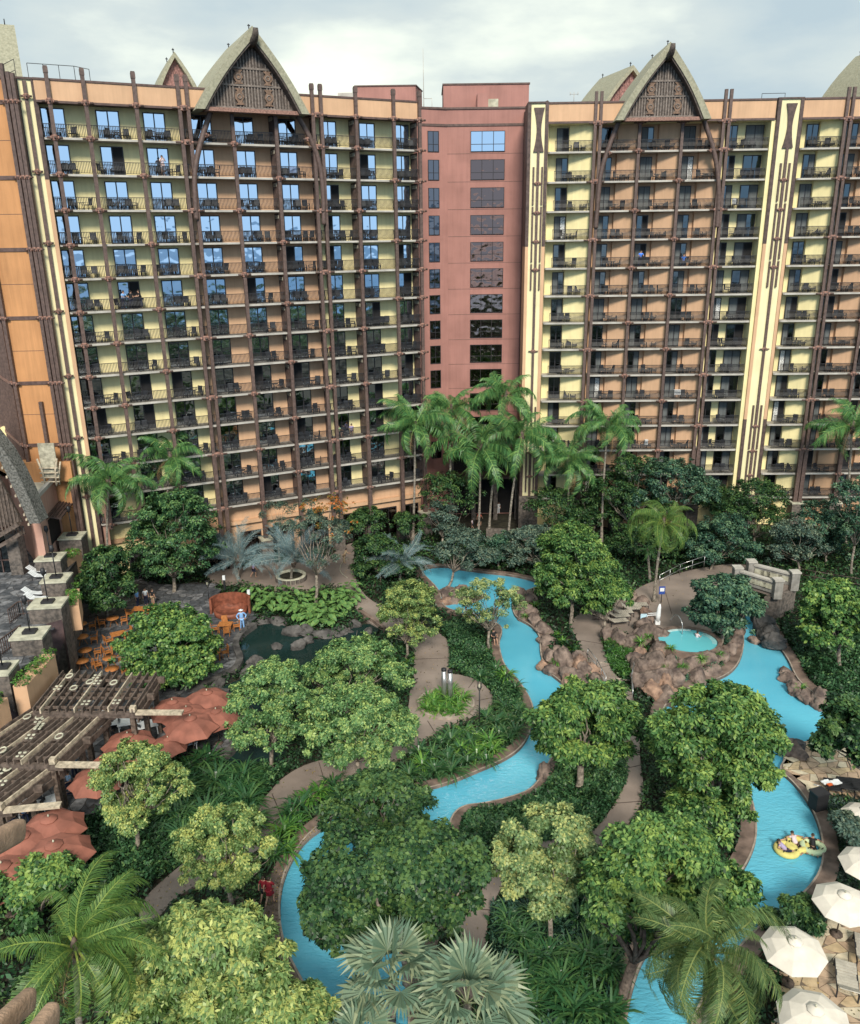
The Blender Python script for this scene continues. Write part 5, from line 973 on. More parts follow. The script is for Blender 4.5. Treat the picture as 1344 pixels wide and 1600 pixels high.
torch(749,1135,3.0,'torch lamp on the edge of the round plaza'); torch(1003,790,2.6,'torch lamp in the shade beside the tall palm trunks'); torch(327,940,1.6,'short torch lamp beside the red round basin')
tp = G(390,942,0); T = empty('marker_post', (tp.x,tp.y,0), 0, 'small white topped post beside the big glossy leaves', 'post'); mb = MB(); mb.box(-.08,.08,-.08,.08,0,.9); mb.build('post', MAT['iron'], T); mb = MB(); mb.box(-.13,.13,-.1,.1,.9,1.35); mb.build('lantern', MAT['white'], T)
tp = G(400,925,0); T = empty('marker_post', (tp.x-3.2,tp.y+.6,0), 0, 'white topped post behind the red round basin', 'post'); mb = MB(); mb.box(-.08,.08,-.08,.08,0,1.1); mb.build('post', MAT['iron'], T); mb = MB(); mb.box(-.13,.13,-.1,.1,1.1,1.55); mb.build('lantern', MAT['white'], T)
bs = G(361,958,0); T = empty('round_basin_seat', (bs.x,bs.y,0), 0, 'dark red round basin with a high curved back, behind the man in blue', 'seat')
mb = MB(); mb.lathe([(1.5,-.1),(1.55,.45),(1.35,.5),(1.3,.2),(.01,.15)], 24); mb.build('basin', MAT['bathsun'], T)
mb = MB(); P = [(1.9*math.cos(a),1.5*math.sin(a)) for a in np.linspace(-.15,3.3,18)]; Q = [(1.7*math.cos(a),1.3*math.sin(a)) for a in np.linspace(3.3,-.15,18)]; mb.prism(P+Q, -.1, 1.5); mb.build('curved_back', MAT['bathsun'], T)
bn = G(1277,1262,0); T = empty('litter_bin', (bn.x,bn.y,0), .3, 'square black bin beside the right hand pool walk', 'bin'); mb = MB(); mb.box(-.42,.42,-.35,.35,0,1.1); mb.build('body', MAT['black'], T); mb = MB(); mb.box(-.46,.46,-.39,.39,1.1,1.18); mb.build('lid', MAT['iron'], T)
a = G(1281,1228,.9); mb = MB(); mb.tube([G(1298,1256,.0), a, G(1272,1226,1.0)], .035, 6); tag(mb.build('hand_rail', MAT['steel']), 'bent steel pole rising beside the square black bin', 'railing')
hz = G(540,905,0); mb = MB(); mb.tube(smooth_open([G(543,903,.03),G(530,893,.03),G(533,880,.03),G(543,872,.03)],3), .035, 5); tag(mb.build('garden_hose', MAT['stonecap']), 'pale garden hose curling on the brown path', 'hose')
# ================================================================== SEATS
def lounger_kit(mat, L=1.9, wd=.68):
    mb = MB(); n = 9
    for k in range(n): y = -L/2 + L*.62*k/n; mb.box(-wd/2, wd/2, y+.01, y+L*.62/n-.01, .33+.015*math.sin(k), .36+.015*math.sin(k))
    s = mb.mesh('seat', mat); mb = MB(); Mx = Matrix.Translation((0,-L/2+L*.62,.34)) @ Matrix.Rotation(.62,4,'X')
    for k in range(5): mb.box(-wd/2, wd/2, k*.14+.01, (k+1)*.14-.01, 0, .03, M=Mx)
    b = mb.mesh('backrest', mat); mb = MB()
    for x in (-wd/2, wd/2): mb.bar((x,-L/2,.33),(x,L*.12,.33),.05); mb.bar((x,-L/2,.33),(x,-L/2,0),.05); mb.bar((x,L*.25,.33),(x,L*.25,0),.05); mb.bar((x,L*.12,.33),(x,L*.25,.33),.05)
    f = mb.mesh('frame', MAT['iron']); return [('seat',s),('backrest',b),('frame',f)]
KL = lounger_kit(MAT['strap']); KW = lounger_kit(MAT['white'])
def lounger(kit, px, py, rz, label, group, z=.02, sc=1.0):
    g = G(px, py, z); T = empty('sun_lounger', (g.x,g.y,z), rz, label, 'lounger', group); T.scale = (sc,)*3
    for n_, me in kit: link(n_, me, T)
    return T
gl = 'loungers in a row above the rocks'
for k, (x,y,l) in enumerate(((962,976,'nearest the rocks'),(965,968,'second from the rocks'),(970,962,'third from the rocks'),(985,956,'fourth, partly under leaves'),(993,950,'farthest from the rocks'))):
    lounger(KL, x, y, 1.75-.05*k, 'pale strapped lounger in the row above the rocks, ' + l, gl, sc=1.15, z=.9 if 0 else .05)
gl = 'curved loungers on the patio at the lower right'
for x,y,rz,l in ((1322,1546,2.75,'wide wicker lounger on the patio, lower of the two at the right edge'),(1352,1502,2.75,'wide wicker lounger on the patio, cut by the right edge'),(1235,1605,2.4,'wicker lounger corner at the bottom beside the lowest cream parasol')):
    lounger(KL, x, y, rz, l, gl, sc=1.3)
gl = 'loungers behind the black bin'
for x,y,l in ((1302,1240,'dark lounger with white towel nearest the steel pole behind the bin'),(1322,1238,'dark lounger with white towel second behind the bin'),(1342,1240,'dark lounger behind the bin at the right edge')):
    lounger(lounger_kit(MAT['black']), x, y, 2.9, l, gl, sc=1.1)
def cloth(px, py, z, wpx, mat, label, cat='towel'):
    g = G(px,py,z); r = wpx/2/PXM(g); mb = MB(); n = 5; rr = random.Random(int(px)); vs = [(-r + 2*r*i/n, -r*.7 + 1.4*r*j/n, .05*rr.random()) for j in range(n+1) for i in range(n+1)]
    vs2 = [(x,y,z_-.04) for x,y,z_ in vs]; m = (n+1)**2; fs = [(j*(n+1)+i, j*(n+1)+i+1, (j+1)*(n+1)+i+1, (j+1)*(n+1)+i) for j in range(n) for i in range(n)]
    mb.add(vs+vs2, fs + [tuple(m+k for k in reversed(f)) for f in fs], smooth=True); return tag(mb.build('towel', mat, loc=(g.x,g.y,z), rz=.3), label, cat)
cloth(1291,1222,.55,14,MAT['white'],'white towel on the lounger end nearest the steel pole'); cloth(1306,1222,.55,16,MAT['white'],'white towel spread next to the orange towel'); cloth(1297,1226,.62,8,cmat('orange_cloth',(.6,.12,.03)),'small orange towel between white towels')
# white cushioned loungers on the upper terrace
gl = 'white cushioned loungers on the upper terrace'
for x,y,l in ((58,897,'farther white cushioned lounger of the pair by the third pier'),(62,905,'nearer white cushioned lounger of the pair by the third pier'),(52,932,'farther white cushioned lounger of the pair by the wide pier'),(56,940,'nearer white cushioned lounger of the pair by the wide pier'),(70,860,'white cushioned lounger behind the farthest pier')):
    lounger(KW, x, y, 1.5, l, gl, z=ZD+.02, sc=1.0)
# dining sets
DCH = chair_mesh(MAT['teak']); DT1 = table_mesh(.55,.75,MAT['teak'],16)
mb = MB(); mb.box(-.6,.6,-.45,.45,.7,.75); [mb.box(x-.04,x+.04,y-.04,y+.04,0,.7) for x in (-.5,.5) for y in (-.36,.36)]; DT2 = mb.mesh('table', MAT['teak'])
def dining(px, py, rnd_, nch, where, rz=0.0, seed=0):
    g = G(px, py, .75); g.z = .03; tag(link('dining_table', DT1 if rnd_ else DT2, None, g, rz), '%s orange wood dining table %s' % ('round' if rnd_ else 'square', where), 'table', 'orange wood dining tables')
    for k in range(nch):
        a = rz + k*2*math.pi/nch + .3; p = g + Vector((math.cos(a)*.95, math.sin(a)*.95, 0)); tag(link('dining_chair', DCH, None, p, a - math.pi/2 + math.pi*0), '%s orange wood chair at the table %s' % (['first','second','third','fourth'][k], where), 'chair', 'orange wood dining chairs')
for a in ((133,1016,1,2,'nearest the grey pillar',0,1),(128,1033,1,1,'half hidden by the grey pillar',0,2),(171,1028,1,2,'next to the pergola end',.3,3),(184,1008,0,2,'under the left side of the bright green tree',.4,4),(184,990,0,2,'above the one under the bright green tree',.5,5),(176,966,1,2,'beside the small hedge',0,6),(126,975,1,2,'farthest along the terrace wall',0,7),(128,995,1,2,'second along the terrace wall',0,8),(218,951,0,2,'farthest back by the two staff',0,9),(352,975,0,4,'beside the man in blue by the pond',0,10),(333,1018,0,3,'right of the bright green tree by the pond',.2,11),(175,1045,1,1,'against the pergola rafters',0,12)): dining(*a)
WTB = MB(); WTB.box(-.8,.8,-.5,.5,.7,.75); [WTB.box(x-.03,x+.03,y-.03,y+.03,0,.7) for x in (-.7,.7) for y in (-.4,.4)]; WTM = WTB.mesh('table', MAT['white'])
for x,y,rz,l in ((288,1160,.5,'white table beside the small parasol above the yellow tree'),(202,1127,.3,'white table under the middle pergola edge, nearer the tree'),(228,1132,.4,'white table between the pergola beam and the front parasol'),(68,1254,.6,'white table under the lowest beam end'),(46,1254,.6,'white table partly behind the dark post'),(170,1128,.2,'white table with diners under the middle pergola')):
    tag(link('white_table', WTM, None, G(x,y,.75)-Vector((0,0,.72)), rz), l, 'table', 'white restaurant tables')
for k,(x,y) in enumerate(((210,1135),(196,1120),(222,1140),(236,1126),(180,1136),(60,1262),(76,1262),(160,1130))): tag(link('restaurant_chair', CHAIR, None, G(x,y,.4)-Vector((0,0,.37)), k*1.3), 'dark restaurant chair %s' % ['in front of the second white table','left behind the second white table','right of the second white table','behind the beam end table','beside the diners under the pergola','left of the lowest white table','right of the lowest white table','far left under the middle pergola'][k], 'chair', 'dark restaurant chairs')
# ================================================================== PEOPLE
def skin_obj(name, pts, edges, rad, mat, parent, root=0, sub=1):
    me = bpy.data.meshes.new(name); me.from_pydata([tuple(p) for p in pts], edges, []); me.materials.append(mat); o = link(name, me, parent)
    m = o.modifiers.new('skin', 'SKIN'); m.use_smooth_shade = True
    for i, r_ in enumerate(rad): r_ = r_ if isinstance(r_, tuple) else (r_, r_); me.skin_vertices[0].data[i].radius = r_; me.skin_vertices[0].data[i].use_root = (i == root)
    s = o.modifiers.new('sub', 'SUBSURF'); s.levels = sub; s.render_levels = sub; return o
def person(px, py, z, rz, pose, shirt, pants, label, hair='hair', sc=1.0, loc=None, hat=None, long_=False, sleeves=.35, skinm='skin', group=None):
    g = loc if loc is not None else G(px, py, z); T = empty('person', (g.x, g.y, z if loc is None else g.z), rz, label, 'person', group); T.scale = (sc,)*3
    P = {}; hip = .93; sit = pose in ('sit', 'float')
    if pose == 'sit': hip = .50
    if pose == 'float': hip = .12
    lean = {'lean': .35, 'float': -.95, 'bend': .55}.get(pose, .04)      # forward = -Y
    V3 = Vector; sp = V3((0, -math.sin(lean), math.cos(lean))); pel = V3((0,0,hip)); ch = pel + sp*.34; nk = pel + sp*.54; hd = nk + V3((0, -math.sin(lean*.5)*.1, .13))
    SH = [nk - sp*.05 + V3((s*.18,0,0)) for s in (-1,1)]
    if pose == 'walk': AR_ = [((-.24,-.16,-.26),(-.23,-.30,-.46)),((.24,.10,-.27),(.24,.12,-.50))]; LG = [((-.10,-.22,-.42),(-.10,-.16,-.86)),((.10,.10,-.44),(.10,.36,-.80))]
    elif pose == 'sit': AR_ = [((-.25,-.12,-.25),(-.16,-.36,-.22)),((.25,-.12,-.25),(.16,-.36,-.24))]; LG = [((-.12,-.44,.0),(-.13,-.46,-.44)),((.12,-.44,.0),(.13,-.50,-.44))]
    elif pose == 'float': AR_ = [((-.34,.08,-.05),(-.46,-.12,.02)),((.34,.05,-.05),(.46,-.15,.02))]; LG = [((-.12,-.40,.14),(-.14,-.80,.02)),((.12,-.42,.10),(.16,-.84,-.02))]
    elif pose in ('lean','bend'): AR_ = [((-.24,-.14,-.24),(-.18,-.38,-.26)),((.24,-.14,-.24),(.18,-.38,-.26))]; LG = [((-.10,-.02,-.44),(-.11,.0,-.87)),((.10,.03,-.44),(.11,.06,-.87))]
    elif pose == 'akimbo': AR_ = [((-.36,.05,-.24),(-.24,-.14,-.40)),((.36,.05,-.24),(.24,-.14,-.40))]; LG = [((-.11,-.02,-.44),(-.13,.0,-.87)),((.11,.0,-.44),(.13,.02,-.87))]
    elif pose == 'photo': AR_ = [((-.24,-.12,-.22),(-.08,-.30,.02)),((.24,-.12,-.22),(.08,-.30,.02))]; LG = [((-.10,-.02,-.44),(-.11,.0,-.87)),((.10,.02,-.44),(.11,.03,-.87))]
    else: AR_ = [((-.23,.02,-.28),(-.23,-.06,-.53)),((.23,.02,-.28),(.23,-.06,-.53))]; LG = [((-.10,-.02,-.44),(-.11,.0,-.87)),((.10,.02,-.44),(.11,.03,-.87))]
    pts = [pel, ch, nk, nk+(hd-nk)*.5, hd+V3((0,-.01,.0)), hd+V3((0,-.005,.09))]; rad = [(.15,.11),(.155,.11),(.062,.062),(.055,.055),(.078,.09),(.065,.08)]; E = [(0,1),(1,2),(2,3),(3,4),(4,5)]
    for s in (0,1):
        el = SH[s] + V3(AR_[s][0]) - V3(((-.18,.18)[s],0,0))*.0; el = SH[s] + (V3(AR_[s][0]) - V3(((-.18,.18)[s]*.85,0,0))); wr = SH[s] + (V3(AR_[s][1]) - V3(((-.18,.18)[s]*.85,0,0))); hd_ = (wr-el).normalized(); b = len(pts)
        pts += [SH[s], el, wr, wr+hd_*.06]; rad += [.055,.042,.028,(.038,.02)]; E += [(1 if 0 else 2,b),(b,b+1),(b+1,b+2),(b+2,b+3)]
        sd_ = hd_.cross(V3((0,1,0)) if abs(hd_.y) < .8 else V3((0,0,1))).normalized()
        for k, (o_, l) in enumerate(((-.028,.06),(-.010,.075),(.010,.07),(.028,.055))):
            c = len(pts); pts += [wr+hd_*.09+sd_*o_, wr+hd_*(.09+l*.55)+sd_*o_*1.1+V3((0,-.01,-.004))]; rad += [.010,.008]; E += [(b+3,c),(c,c+1)]
        c = len(pts); t_ = sd_*(.05*(1 if s else -1)); pts += [wr+hd_*.045+t_, wr+hd_*.085+t_*1.2]; rad += [.011,.009]; E += [(b+2,c),(c,c+1)]
    legs = []
    for s in (0,1):
        hj = pel + V3(((-.09,.09)[s],0,-.03)); kn = pel + V3(LG[s][0]); an = pel + V3(LG[s][1]); b = len(pts); fw = V3((0,-.15,-.02)) if pose != 'float' else V3((0,-.05,.14))
        pts += [hj, kn, an, an+fw]; rad += [(.085,.085),.058,.038,(.04,.03)]; E += [(0,b),(b,b+1),(b+1,b+2),(b+2,b+3)]; legs.append((hj,kn,an))
    body = skin_obj('body', pts, E, rad, MAT[skinm], T)
    sh_p = [pel+sp*.02, ch, nk-sp*.03]; sh_r = [(.175,.13),(.18,.135),(.09,.08)]; se = [(0,1),(1,2)]
    for s in (0,1):
        el = pts[6+14*s+1]; a = SH[s]; q = a.lerp(el, min(1, sleeves*2)); b = len(sh_p); sh_p += [a, q]; sh_r += [.075,.062]; se += [(2,b),(b,b+1)]
        if sleeves > .5: sh_p.append(pts[6+14*s+2]); sh_r.append(.045); se.append((b+1,b+2))
    if long_: sh_p += [pel-V3((0,0,.38))]; sh_r += [(.19,.16)]; se += [(0,len(sh_p)-1)]
    skin_obj('shirt', sh_p, se, sh_r, shirt, T)
    if pants:
        pp = [pel+V3((0,0,.04))]; pr = [(.165,.125)]; pe = []
        full = pants[1]
        for hj, kn, an in legs:
            b = len(pp); pp += [hj, hj.lerp(kn,.85) if not full else kn]; pr += [.10,.085 if not full else .072]; pe += [(0,b),(b,b+1)]
            if full: pp.append(an); pr.append(.055); pe.append((b+1,b+2))
        skin_obj('trousers' if full else 'shorts', pp, pe, pr, pants[0], T)
    mb = MB(); hc = hd + V3((0,.012,.05)); R_ = []
    for k in range(5): 
        a = k/4*1.65; R_.append((.098*math.cos(a-.15) if k<4 else .005, .112*math.sin(a)-.0))
    mb.lathe([(r_, z_) for r_, z_ in R_], 12, hc, caps=False); mb.lathe([(.085,-.07),(.098,0)], 12, hc+V3((0,.02,0)), caps=False); mb.build('hair', MAT[hair] if not hat else hat, T)
    mb = MB(); f = hd + V3((0,-.098,.0))
    for sx in (-.03,.03): mb.box(f.x+sx-.012, f.x+sx+.012, f.y-.004, f.y+.02, f.z+.02, f.z+.035, 0)
    mb.box(f.x-.02, f.x+.02, f.y-.002, f.y+.02, f.z-.052, f.z-.04, 0); mb.build('face_features', MAT['black'], T)
    mb = MB(); mb.bar(f+V3((0,.01,.03)), f+V3((0,-.012,-.018)), .022); [mb.lathe([(.02,-.03),(.024,0),(.016,.03)], 6, hd+V3((sx,.0,.02))) for sx in (-.098,.098)]; mb.build('nose_and_ears', MAT[skinm], T)
    if hat: mb = MB(); mb.lathe([(.19,.0),(.19,.015),(.1,.02)], 14, hc+V3((0,-.02,.03))); mb.build('hat_brim', hat, T)
    return T
C_ = cmat; sky_b = C_('sky_blue_cloth', (.22,.42,.75)); navy = C_('navy_cloth', (.02,.025,.06)); wht = MAT['white']; red = C_('maroon_cloth', (.22,.01,.02)); tan = C_('tan_cloth', (.38,.28,.18)); coral = C_('coral_cloth', (.62,.13,.08)); lil = C_('lilac_cloth', (.36,.30,.48)); pnk = C_('pink_white_cloth', (.62,.52,.55)); pat = C_('blue_patterned_cloth', (.25,.38,.55)); grn = C_('pale_green_cloth', (.45,.6,.35)); blk = MAT['black']; bl2 = C_('bright_blue_cloth', (.07,.22,.75))
person(379,983,.03,.3,'akimbo',sky_b,(sky_b,True),'person in pale blue outfit and wide white hat standing by the pond',hat=wht,sc=1.12,sleeves=.8)
person(229,945,.03,.6,'stand',wht,(navy,True),'person in white shirt and dark trousers behind the bright green tree',sc=1.0)
person(240,946,.03,2.6,'stand',blk,(tan,False),'person in black shirt and tan shorts behind the bright green tree')
person(216,948,.03,1.2,'stand',sky_b,(navy,True),'person in light blue shirt beside the farthest square table')
person(397,902,.0,1.9,'walk',lil,(navy,False),'person in lilac top walking past the silver palms')
person(538,880,.0,2.0,'bend',tan,(tan,True),'person in tan clothes bending with a hose on the brown path')
person(749,822,.0,2.6,'walk',coral,(blk,False),'person in coral shirt and white cap walking under the tall palms',hat=wht)
person(738,826,.0,-2.2,'walk',pnk,(navy,False),'small child in pale top beside the person in coral shirt',sc=.7)
person(779,803,.0,.4,'stand',wht,(wht,True),'person in white in the dark entrance behind the palms',sc=.9)
person(660,815,.0,.4,'stand',navy,(navy,True),'person in dark clothes by the stone pier near the silver palm')
person(423,1413,.0,2.8,'walk',red,(red,False),'person in maroon dress with leafy garland walking beside the river pool',long_=True)
person(414,1408,.0,2.9,'walk',red,(blk,False),'person in dark red walking just behind the one with the garland',sc=.9)
person(728,975,-.55,.3,'photo',wht,(navy,False),'person in white top standing in the pool under the yellow leaved tree',sc=1.0)
person(737,978,-.55,-.6,'stand',wht,(navy,False),'person in white shirt with folded arms, nearer in the pool under the yellow leaved tree')
person(771,1004,-.02,.4,'sit',blk,(blk,False),'person in black sitting on the pool edge by the pale trunk')
person(1088,1006,.15,2.2,'sit',pnk,(navy,False),'bather sitting low in the hot tub near its rim',sc=.9)
person(40,1282,.03,.6,'sit',sky_b,(navy,True),'seated diner in light blue shirt beside the lower left parasols')
person(16,1290,.03,.9,'sit',C_('grey_blue_cloth',(.2,.26,.33)),(navy,True),'seated diner in grey blue shirt at the left edge')
person(110,1232,.03,-.4,'sit',pat,(navy,True),'seated diner in blue patterned shirt under the lowest beam end')
person(118,1216,.03,.4,'stand',C_('teal_cloth',(.03,.12,.22)),(navy,True),'person in dark teal behind the diner in patterned shirt')
person(111,1245,.03,-.9,'sit',wht,(navy,False),'small child in white in front of the diner in patterned shirt',sc=.7)
person(165,1128,.03,.4,'sit',wht,(navy,True),'seated diner in white under the middle pergola'); person(240,1128,.03,.9,'sit',lil,(navy,True),'seated diner in lilac beside the front terracotta parasol')
def on_balc(M, u, y, z): return M @ Vector((u, y, z))
person(0,0,0,AL+.1,'photo',pnk,(pnk,False),'person in pale pink on the second balcony row of the left tower taking a photo',loc=on_balc(ML,4.75,.55,ZL(1)+.06))
person(0,0,0,AL+.5,'lean',sky_b,(navy,True),'person in light blue shirt leaning in the open door, sixth balcony row',loc=on_balc(ML,-.1,.7,ZL(5)+.06))
person(0,0,0,AL-1.4,'lean',blk,(navy,True),'person in black shirt leaning in the open door, sixth balcony row',loc=on_balc(ML,1.55,.8,ZL(5)+.06))
person(0,0,0,AL+2.4,'stand',blk,(navy,True),'person in dark clothes behind the two leaning on the sixth balcony row',loc=on_balc(ML,.7,1.25,ZL(5)+.06),sc=.95)
person(0,0,0,AL+.6,'sit',grn,(blk,False),'person in pale green sitting on a low balcony of the left tower',loc=on_balc(ML,20.4,.9,ZL(10)+.06))
person(0,0,0,AL-.5,'sit',lil,(navy,False),'person in lilac sitting on a low balcony of the left tower',loc=on_balc(ML,21.9,.9,ZL(10)+.06))
person(0,0,0,AL,'sit',red,(blk,False),'person in red sitting on the eighth balcony row of the left tower',loc=on_balc(ML,20.0,.9,ZL(7)+.06))
person(0,0,0,AR+.1,'lean',bl2,(navy,True),'person in bright blue shirt standing on a balcony of the right tower',loc=on_balc(MR,23.1,.55,ZR(4)+.06))
person(0,0,0,AR-.2,'sit',bl2,(navy,True),'person in blue sitting on the balcony to the right of the one standing',loc=on_balc(MR,27.9,.9,ZR(4)+.06))
for T_, u, z_, w2, mt, lab in ((ML,16.9,ZL(1),.7,C_('towel_blue',(.35,.5,.85)),'pale blue towel hung on a chair, second balcony row under the left gable'),(MR,32.6,ZR(2),.4,wht,'white towel on a chair on the third balcony row of the right tower'),(MR,28.3,ZR(9),.7,wht,'white and blue towel over a chair low on the right tower'),(MR,25.2,ZR(11),.4,wht,'small white towel on a lower balcony of the right tower')):
    p = on_balc(T_, u, .45, z_+.55); mb = MB(); mb.prism([(-w2/2,-.03),(w2/2,-.03),(w2/2,.03),(-w2/2,.03)], 0, .55); mb.box(-w2/2,w2/2,.031,.35,.5,.55); tag(mb.build('hung_towel', mt, loc=p), lab, 'towel')
# swim tubes
def tube_ring(px, py, label, rz, mat, who, wl, ring2=True):
    g = G(px, py, ZW); T = empty('swim_tube', (g.x,g.y,ZW), rz, label, 'swim tube', 'yellow swim tubes on the river pool')
    def torus(c, R1, r, seg=12): 
        mb = MB(); vs = [(c[0]+(R1+r*math.cos(b))*math.cos(a), c[1]+(R1+r*math.cos(b))*math.sin(a), .12+r*.8*math.sin(b)) for a in np.linspace(0,2*math.pi,29)[:-1] for b in np.linspace(0,2*math.pi,seg+1)[:-1]]
        mb.add(vs, [(i*seg+j, ((i+1)%28)*seg+j, ((i+1)%28)*seg+(j+1)%seg, i*seg+(j+1)%seg) for i in range(28) for j in range(seg)], smooth=True); return mb
    torus((0,0),.52,.2).build('ring', mat, T); mb = MB()
    for k in range(4): a = k*1.57+.6; mb.tube([(.52*math.cos(a)-.05,.52*math.sin(a),.3),(.52*math.cos(a)+.0,.52*math.sin(a),.36),(.52*math.cos(a)+.1,.52*math.sin(a)+.08,.3)], .025, 5)
    mb.build('grab_handle', MAT['black'], T)
    person(0,0,0,rz+who,'float',*wl[:1],(wl[1],False),wl[2],loc=Vector((g.x,g.y,ZW-.02)),sleeves=.2,sc=.95)
ty = C_('yellow_vinyl', (.62,.55,.18)); tg = C_('pale_green_vinyl', (.55,.66,.42))
tube_ring(1229,1330,'yellow swim tube carrying a rider in lilac, left of the two',.3,ty,.8,(lil,navy,'person in lilac top lying back in the yellow swim tube')); tube_ring(1244,1322,'second yellow ring joined behind the lilac rider',.8,ty,-.6,(pnk,blk,'child in pale top riding the joined yellow ring'))
tube_ring(1270,1326,'pale green swim tube with a rider in black, right of the two',.1,tg,-.4,(blk,blk,'person in black lying back in the pale green swim tube'))
# ================================================================== OUR OWN BALCONY'S BEAM ENDS
def beam_end(pa, da, pb, db, r, label):
    A = Vector((0,0,H)) + ray(*pa)*da; B = Vector((0,0,H)) + ray(*pb)*db; d = (B-A).normalized(); x = d.cross(Vector((0,0,1))).normalized(); y = x.cross(d)
    mb = MB(); m = 16; st = [(0,1),(.93,1),(.975,.96),(1,.78)]; L = (B-A).length; vs = []
    for s, k in st:
        for j in range(m):
            a = 2*math.pi*j/m; cx = math.copysign(abs(math.cos(a))**.55, math.cos(a)); sy = math.copysign(abs(math.sin(a))**.55, math.sin(a)); vs.append(A + d*L*s + (x*cx*r*.62 + y*sy*r)*k)
    mb.add(vs, [(i*m+j, i*m+(j+1)%m, (i+1)*m+(j+1)%m, (i+1)*m+j) for i in range(3) for j in range(m)] + [tuple(range(3*m, 4*m))[::1]], smooth=True)
    return tag(mb.build('beam_end', pmat('tan_painted_wood', (.42,.27,.18), .6, .12, 6, .3, 30) if 'tan_painted_wood' not in bpy.data.materials else bpy.data.materials['tan_painted_wood'], None), label, 'beam', 'rounded beam ends of the nearest building')
beam_end((-60,1345), 7.2, (32,1296), 8.2, .115, 'rounded pale beam end over the terracotta parasols at the left edge')
beam_end((-40,1640), 5.2, (48,1560), 5.9, .085, 'rounded beam end in the lower left corner, upper of the two'); beam_end((0,1690), 4.9, (84,1582), 5.6, .085, 'rounded beam end in the lower left corner, lower of the two')
# ================================================================== TREES
def limb(mb, a, b, r1, r2, seed, n=6, sag=0.0):
    g = random.Random(seed); a, b = Vector(a), Vector(b); L = (b-a).length; pts = [a]; 
    for k in range(1, 5): s = k/5; pts.append(a.lerp(b, s) + Vector((g.uniform(-1,1), g.uniform(-1,1), g.uniform(-.3,.6)+sag))*L*.07*math.sin(math.pi*s))
    pts.append(b); mb.tube(pts, [r1+(r2-r1)*i/5 for i in range(6)], n)
def tree(bx, by, crowns, leaf, label, kind='broadleaf_tree', nl=14000, lf=.30, trunk='bark', seed=0, clump=.6, aspect=.5, zb=-.3, group=None, depth=1.0, fork=None, density=1.0, tr=.2, dy=0.0, fill=.25, droop=.3):
    """crowns: (px, py, half width px, half height px) of each lobe in the photo; lobes sit at the trunk's distance"""
    fine = leaf in ('lime','pale','yellow','grey'); nl = int(nl*(1.55 if fine else 1.28)); lf = lf*(.83 if fine else .87)
    g0 = G(bx, by, zb+.3); g0.z = zb; T = empty(kind, g0, 0, label, 'tree', group or 'trees of the courtyard garden'); rr = random.Random(seed); bl = []
    for k, c in enumerate(crowns):
        off = c[4] if len(c) > 4 else 0.0
        p = onY(c[0], c[1], g0.y + dy + off); s = 1/PXM(p); bl.append(((p-g0).x, (p-g0).y, (p-g0).z, c[2]*s, (c[2]+c[3])*.5*s*depth, c[3]*s*.92))
    # break each lobe's outline with smaller ones on its shell
    sub = []
    for (x,y,z,a,b,c) in bl:
        sub.append((x,y,z,a*.80,b*.80,c*.80)); m = 7 + int(a*1.3)
        for k in range(m):
            t = 2*math.pi*(k+rr.random())/m; e = rr.uniform(-.35,.95); ce = math.sqrt(max(0,1-e*e)); q = rr.uniform(.26,.42)
            f_ = rr.uniform(.55,.80); q *= rr.uniform(.7,1.1); sub.append((x+a*f_*ce*math.cos(t), y+b*f_*ce*math.sin(t), z+c*f_*e, a*q, b*q, c*q*.85))
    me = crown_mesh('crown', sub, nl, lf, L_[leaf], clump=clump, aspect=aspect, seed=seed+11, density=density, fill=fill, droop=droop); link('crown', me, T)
    mb = MB(); zc = min(b[2]-b[5]*.55 for b in bl); mx = sum(b[0] for b in bl)/len(bl); my = sum(b[1] for b in bl)/len(bl); fk = fork or max(1.2, zc*.75)
    base = Vector((0,0,-.1)); f = Vector((mx*.35, my*.35, fk)); mb.tube([base, base.lerp(f,.12)+Vector((0,0,.1)), base.lerp(f,.5)+Vector((rr.uniform(-.12,.12),0,0)), f], [tr*1.35, tr*1.05, tr*.9, tr*.8], 9)
    for (x,y,z,a,b,c) in bl:
        for k in range(4 if len(bl) < 5 else 2):
            t = rr.uniform(0,6.28); q = Vector((x+a*.55*math.cos(t), y+b*.55*math.sin(t), z+c*rr.uniform(-.2,.55))); m = f.lerp(q,.5) + Vector((rr.uniform(-.3,.3), rr.uniform(-.3,.3), -.2))
            limb(mb, f, q, tr*.42, tr*.1, seed*7+k); limb(mb, m, q+Vector((rr.uniform(-1,1), rr.uniform(-1,1), rr.uniform(-.4,.4)))*a*.5, tr*.22, tr*.06, seed*5+k+50, 5)
    mb.build('trunk', MAT[trunk], T); return T
tree(272,925,[(270,818,62,66),(300,850,44,50),(238,850,40,46),(270,880,55,30)],'mid','tall rounded tree with glossy leaves before the left tower, left of the silver palms',nl=26000,lf=.30,seed=1,clump=.55)
tree(168,966,[(165,885,34,36),(175,925,42,38),(145,915,24,34)],'dark','dark green tree between the upper terrace and the restaurant chairs',nl=12000,lf=.32,seed=2)
tree(262,1068,[(265,985,60,42),(235,1020,58,40),(295,1025,50,40),(262,1045,72,26)],'bright','dense bright green round tree between the dining tables',nl=30000,lf=.27,seed=3,clump=.45,aspect=.75,fork=1.2,density=1.5)
tree(493,942,[(500,800,36,32),(520,838,32,34),(470,830,30,34),(505,872,26,20)],'grey','open silvery tree with orange blossoms beside the glossy leaf bed',nl=5200,lf=.22,seed=4,clump=.6,density=.45,tr=.16,fork=3.2,fill=.5)
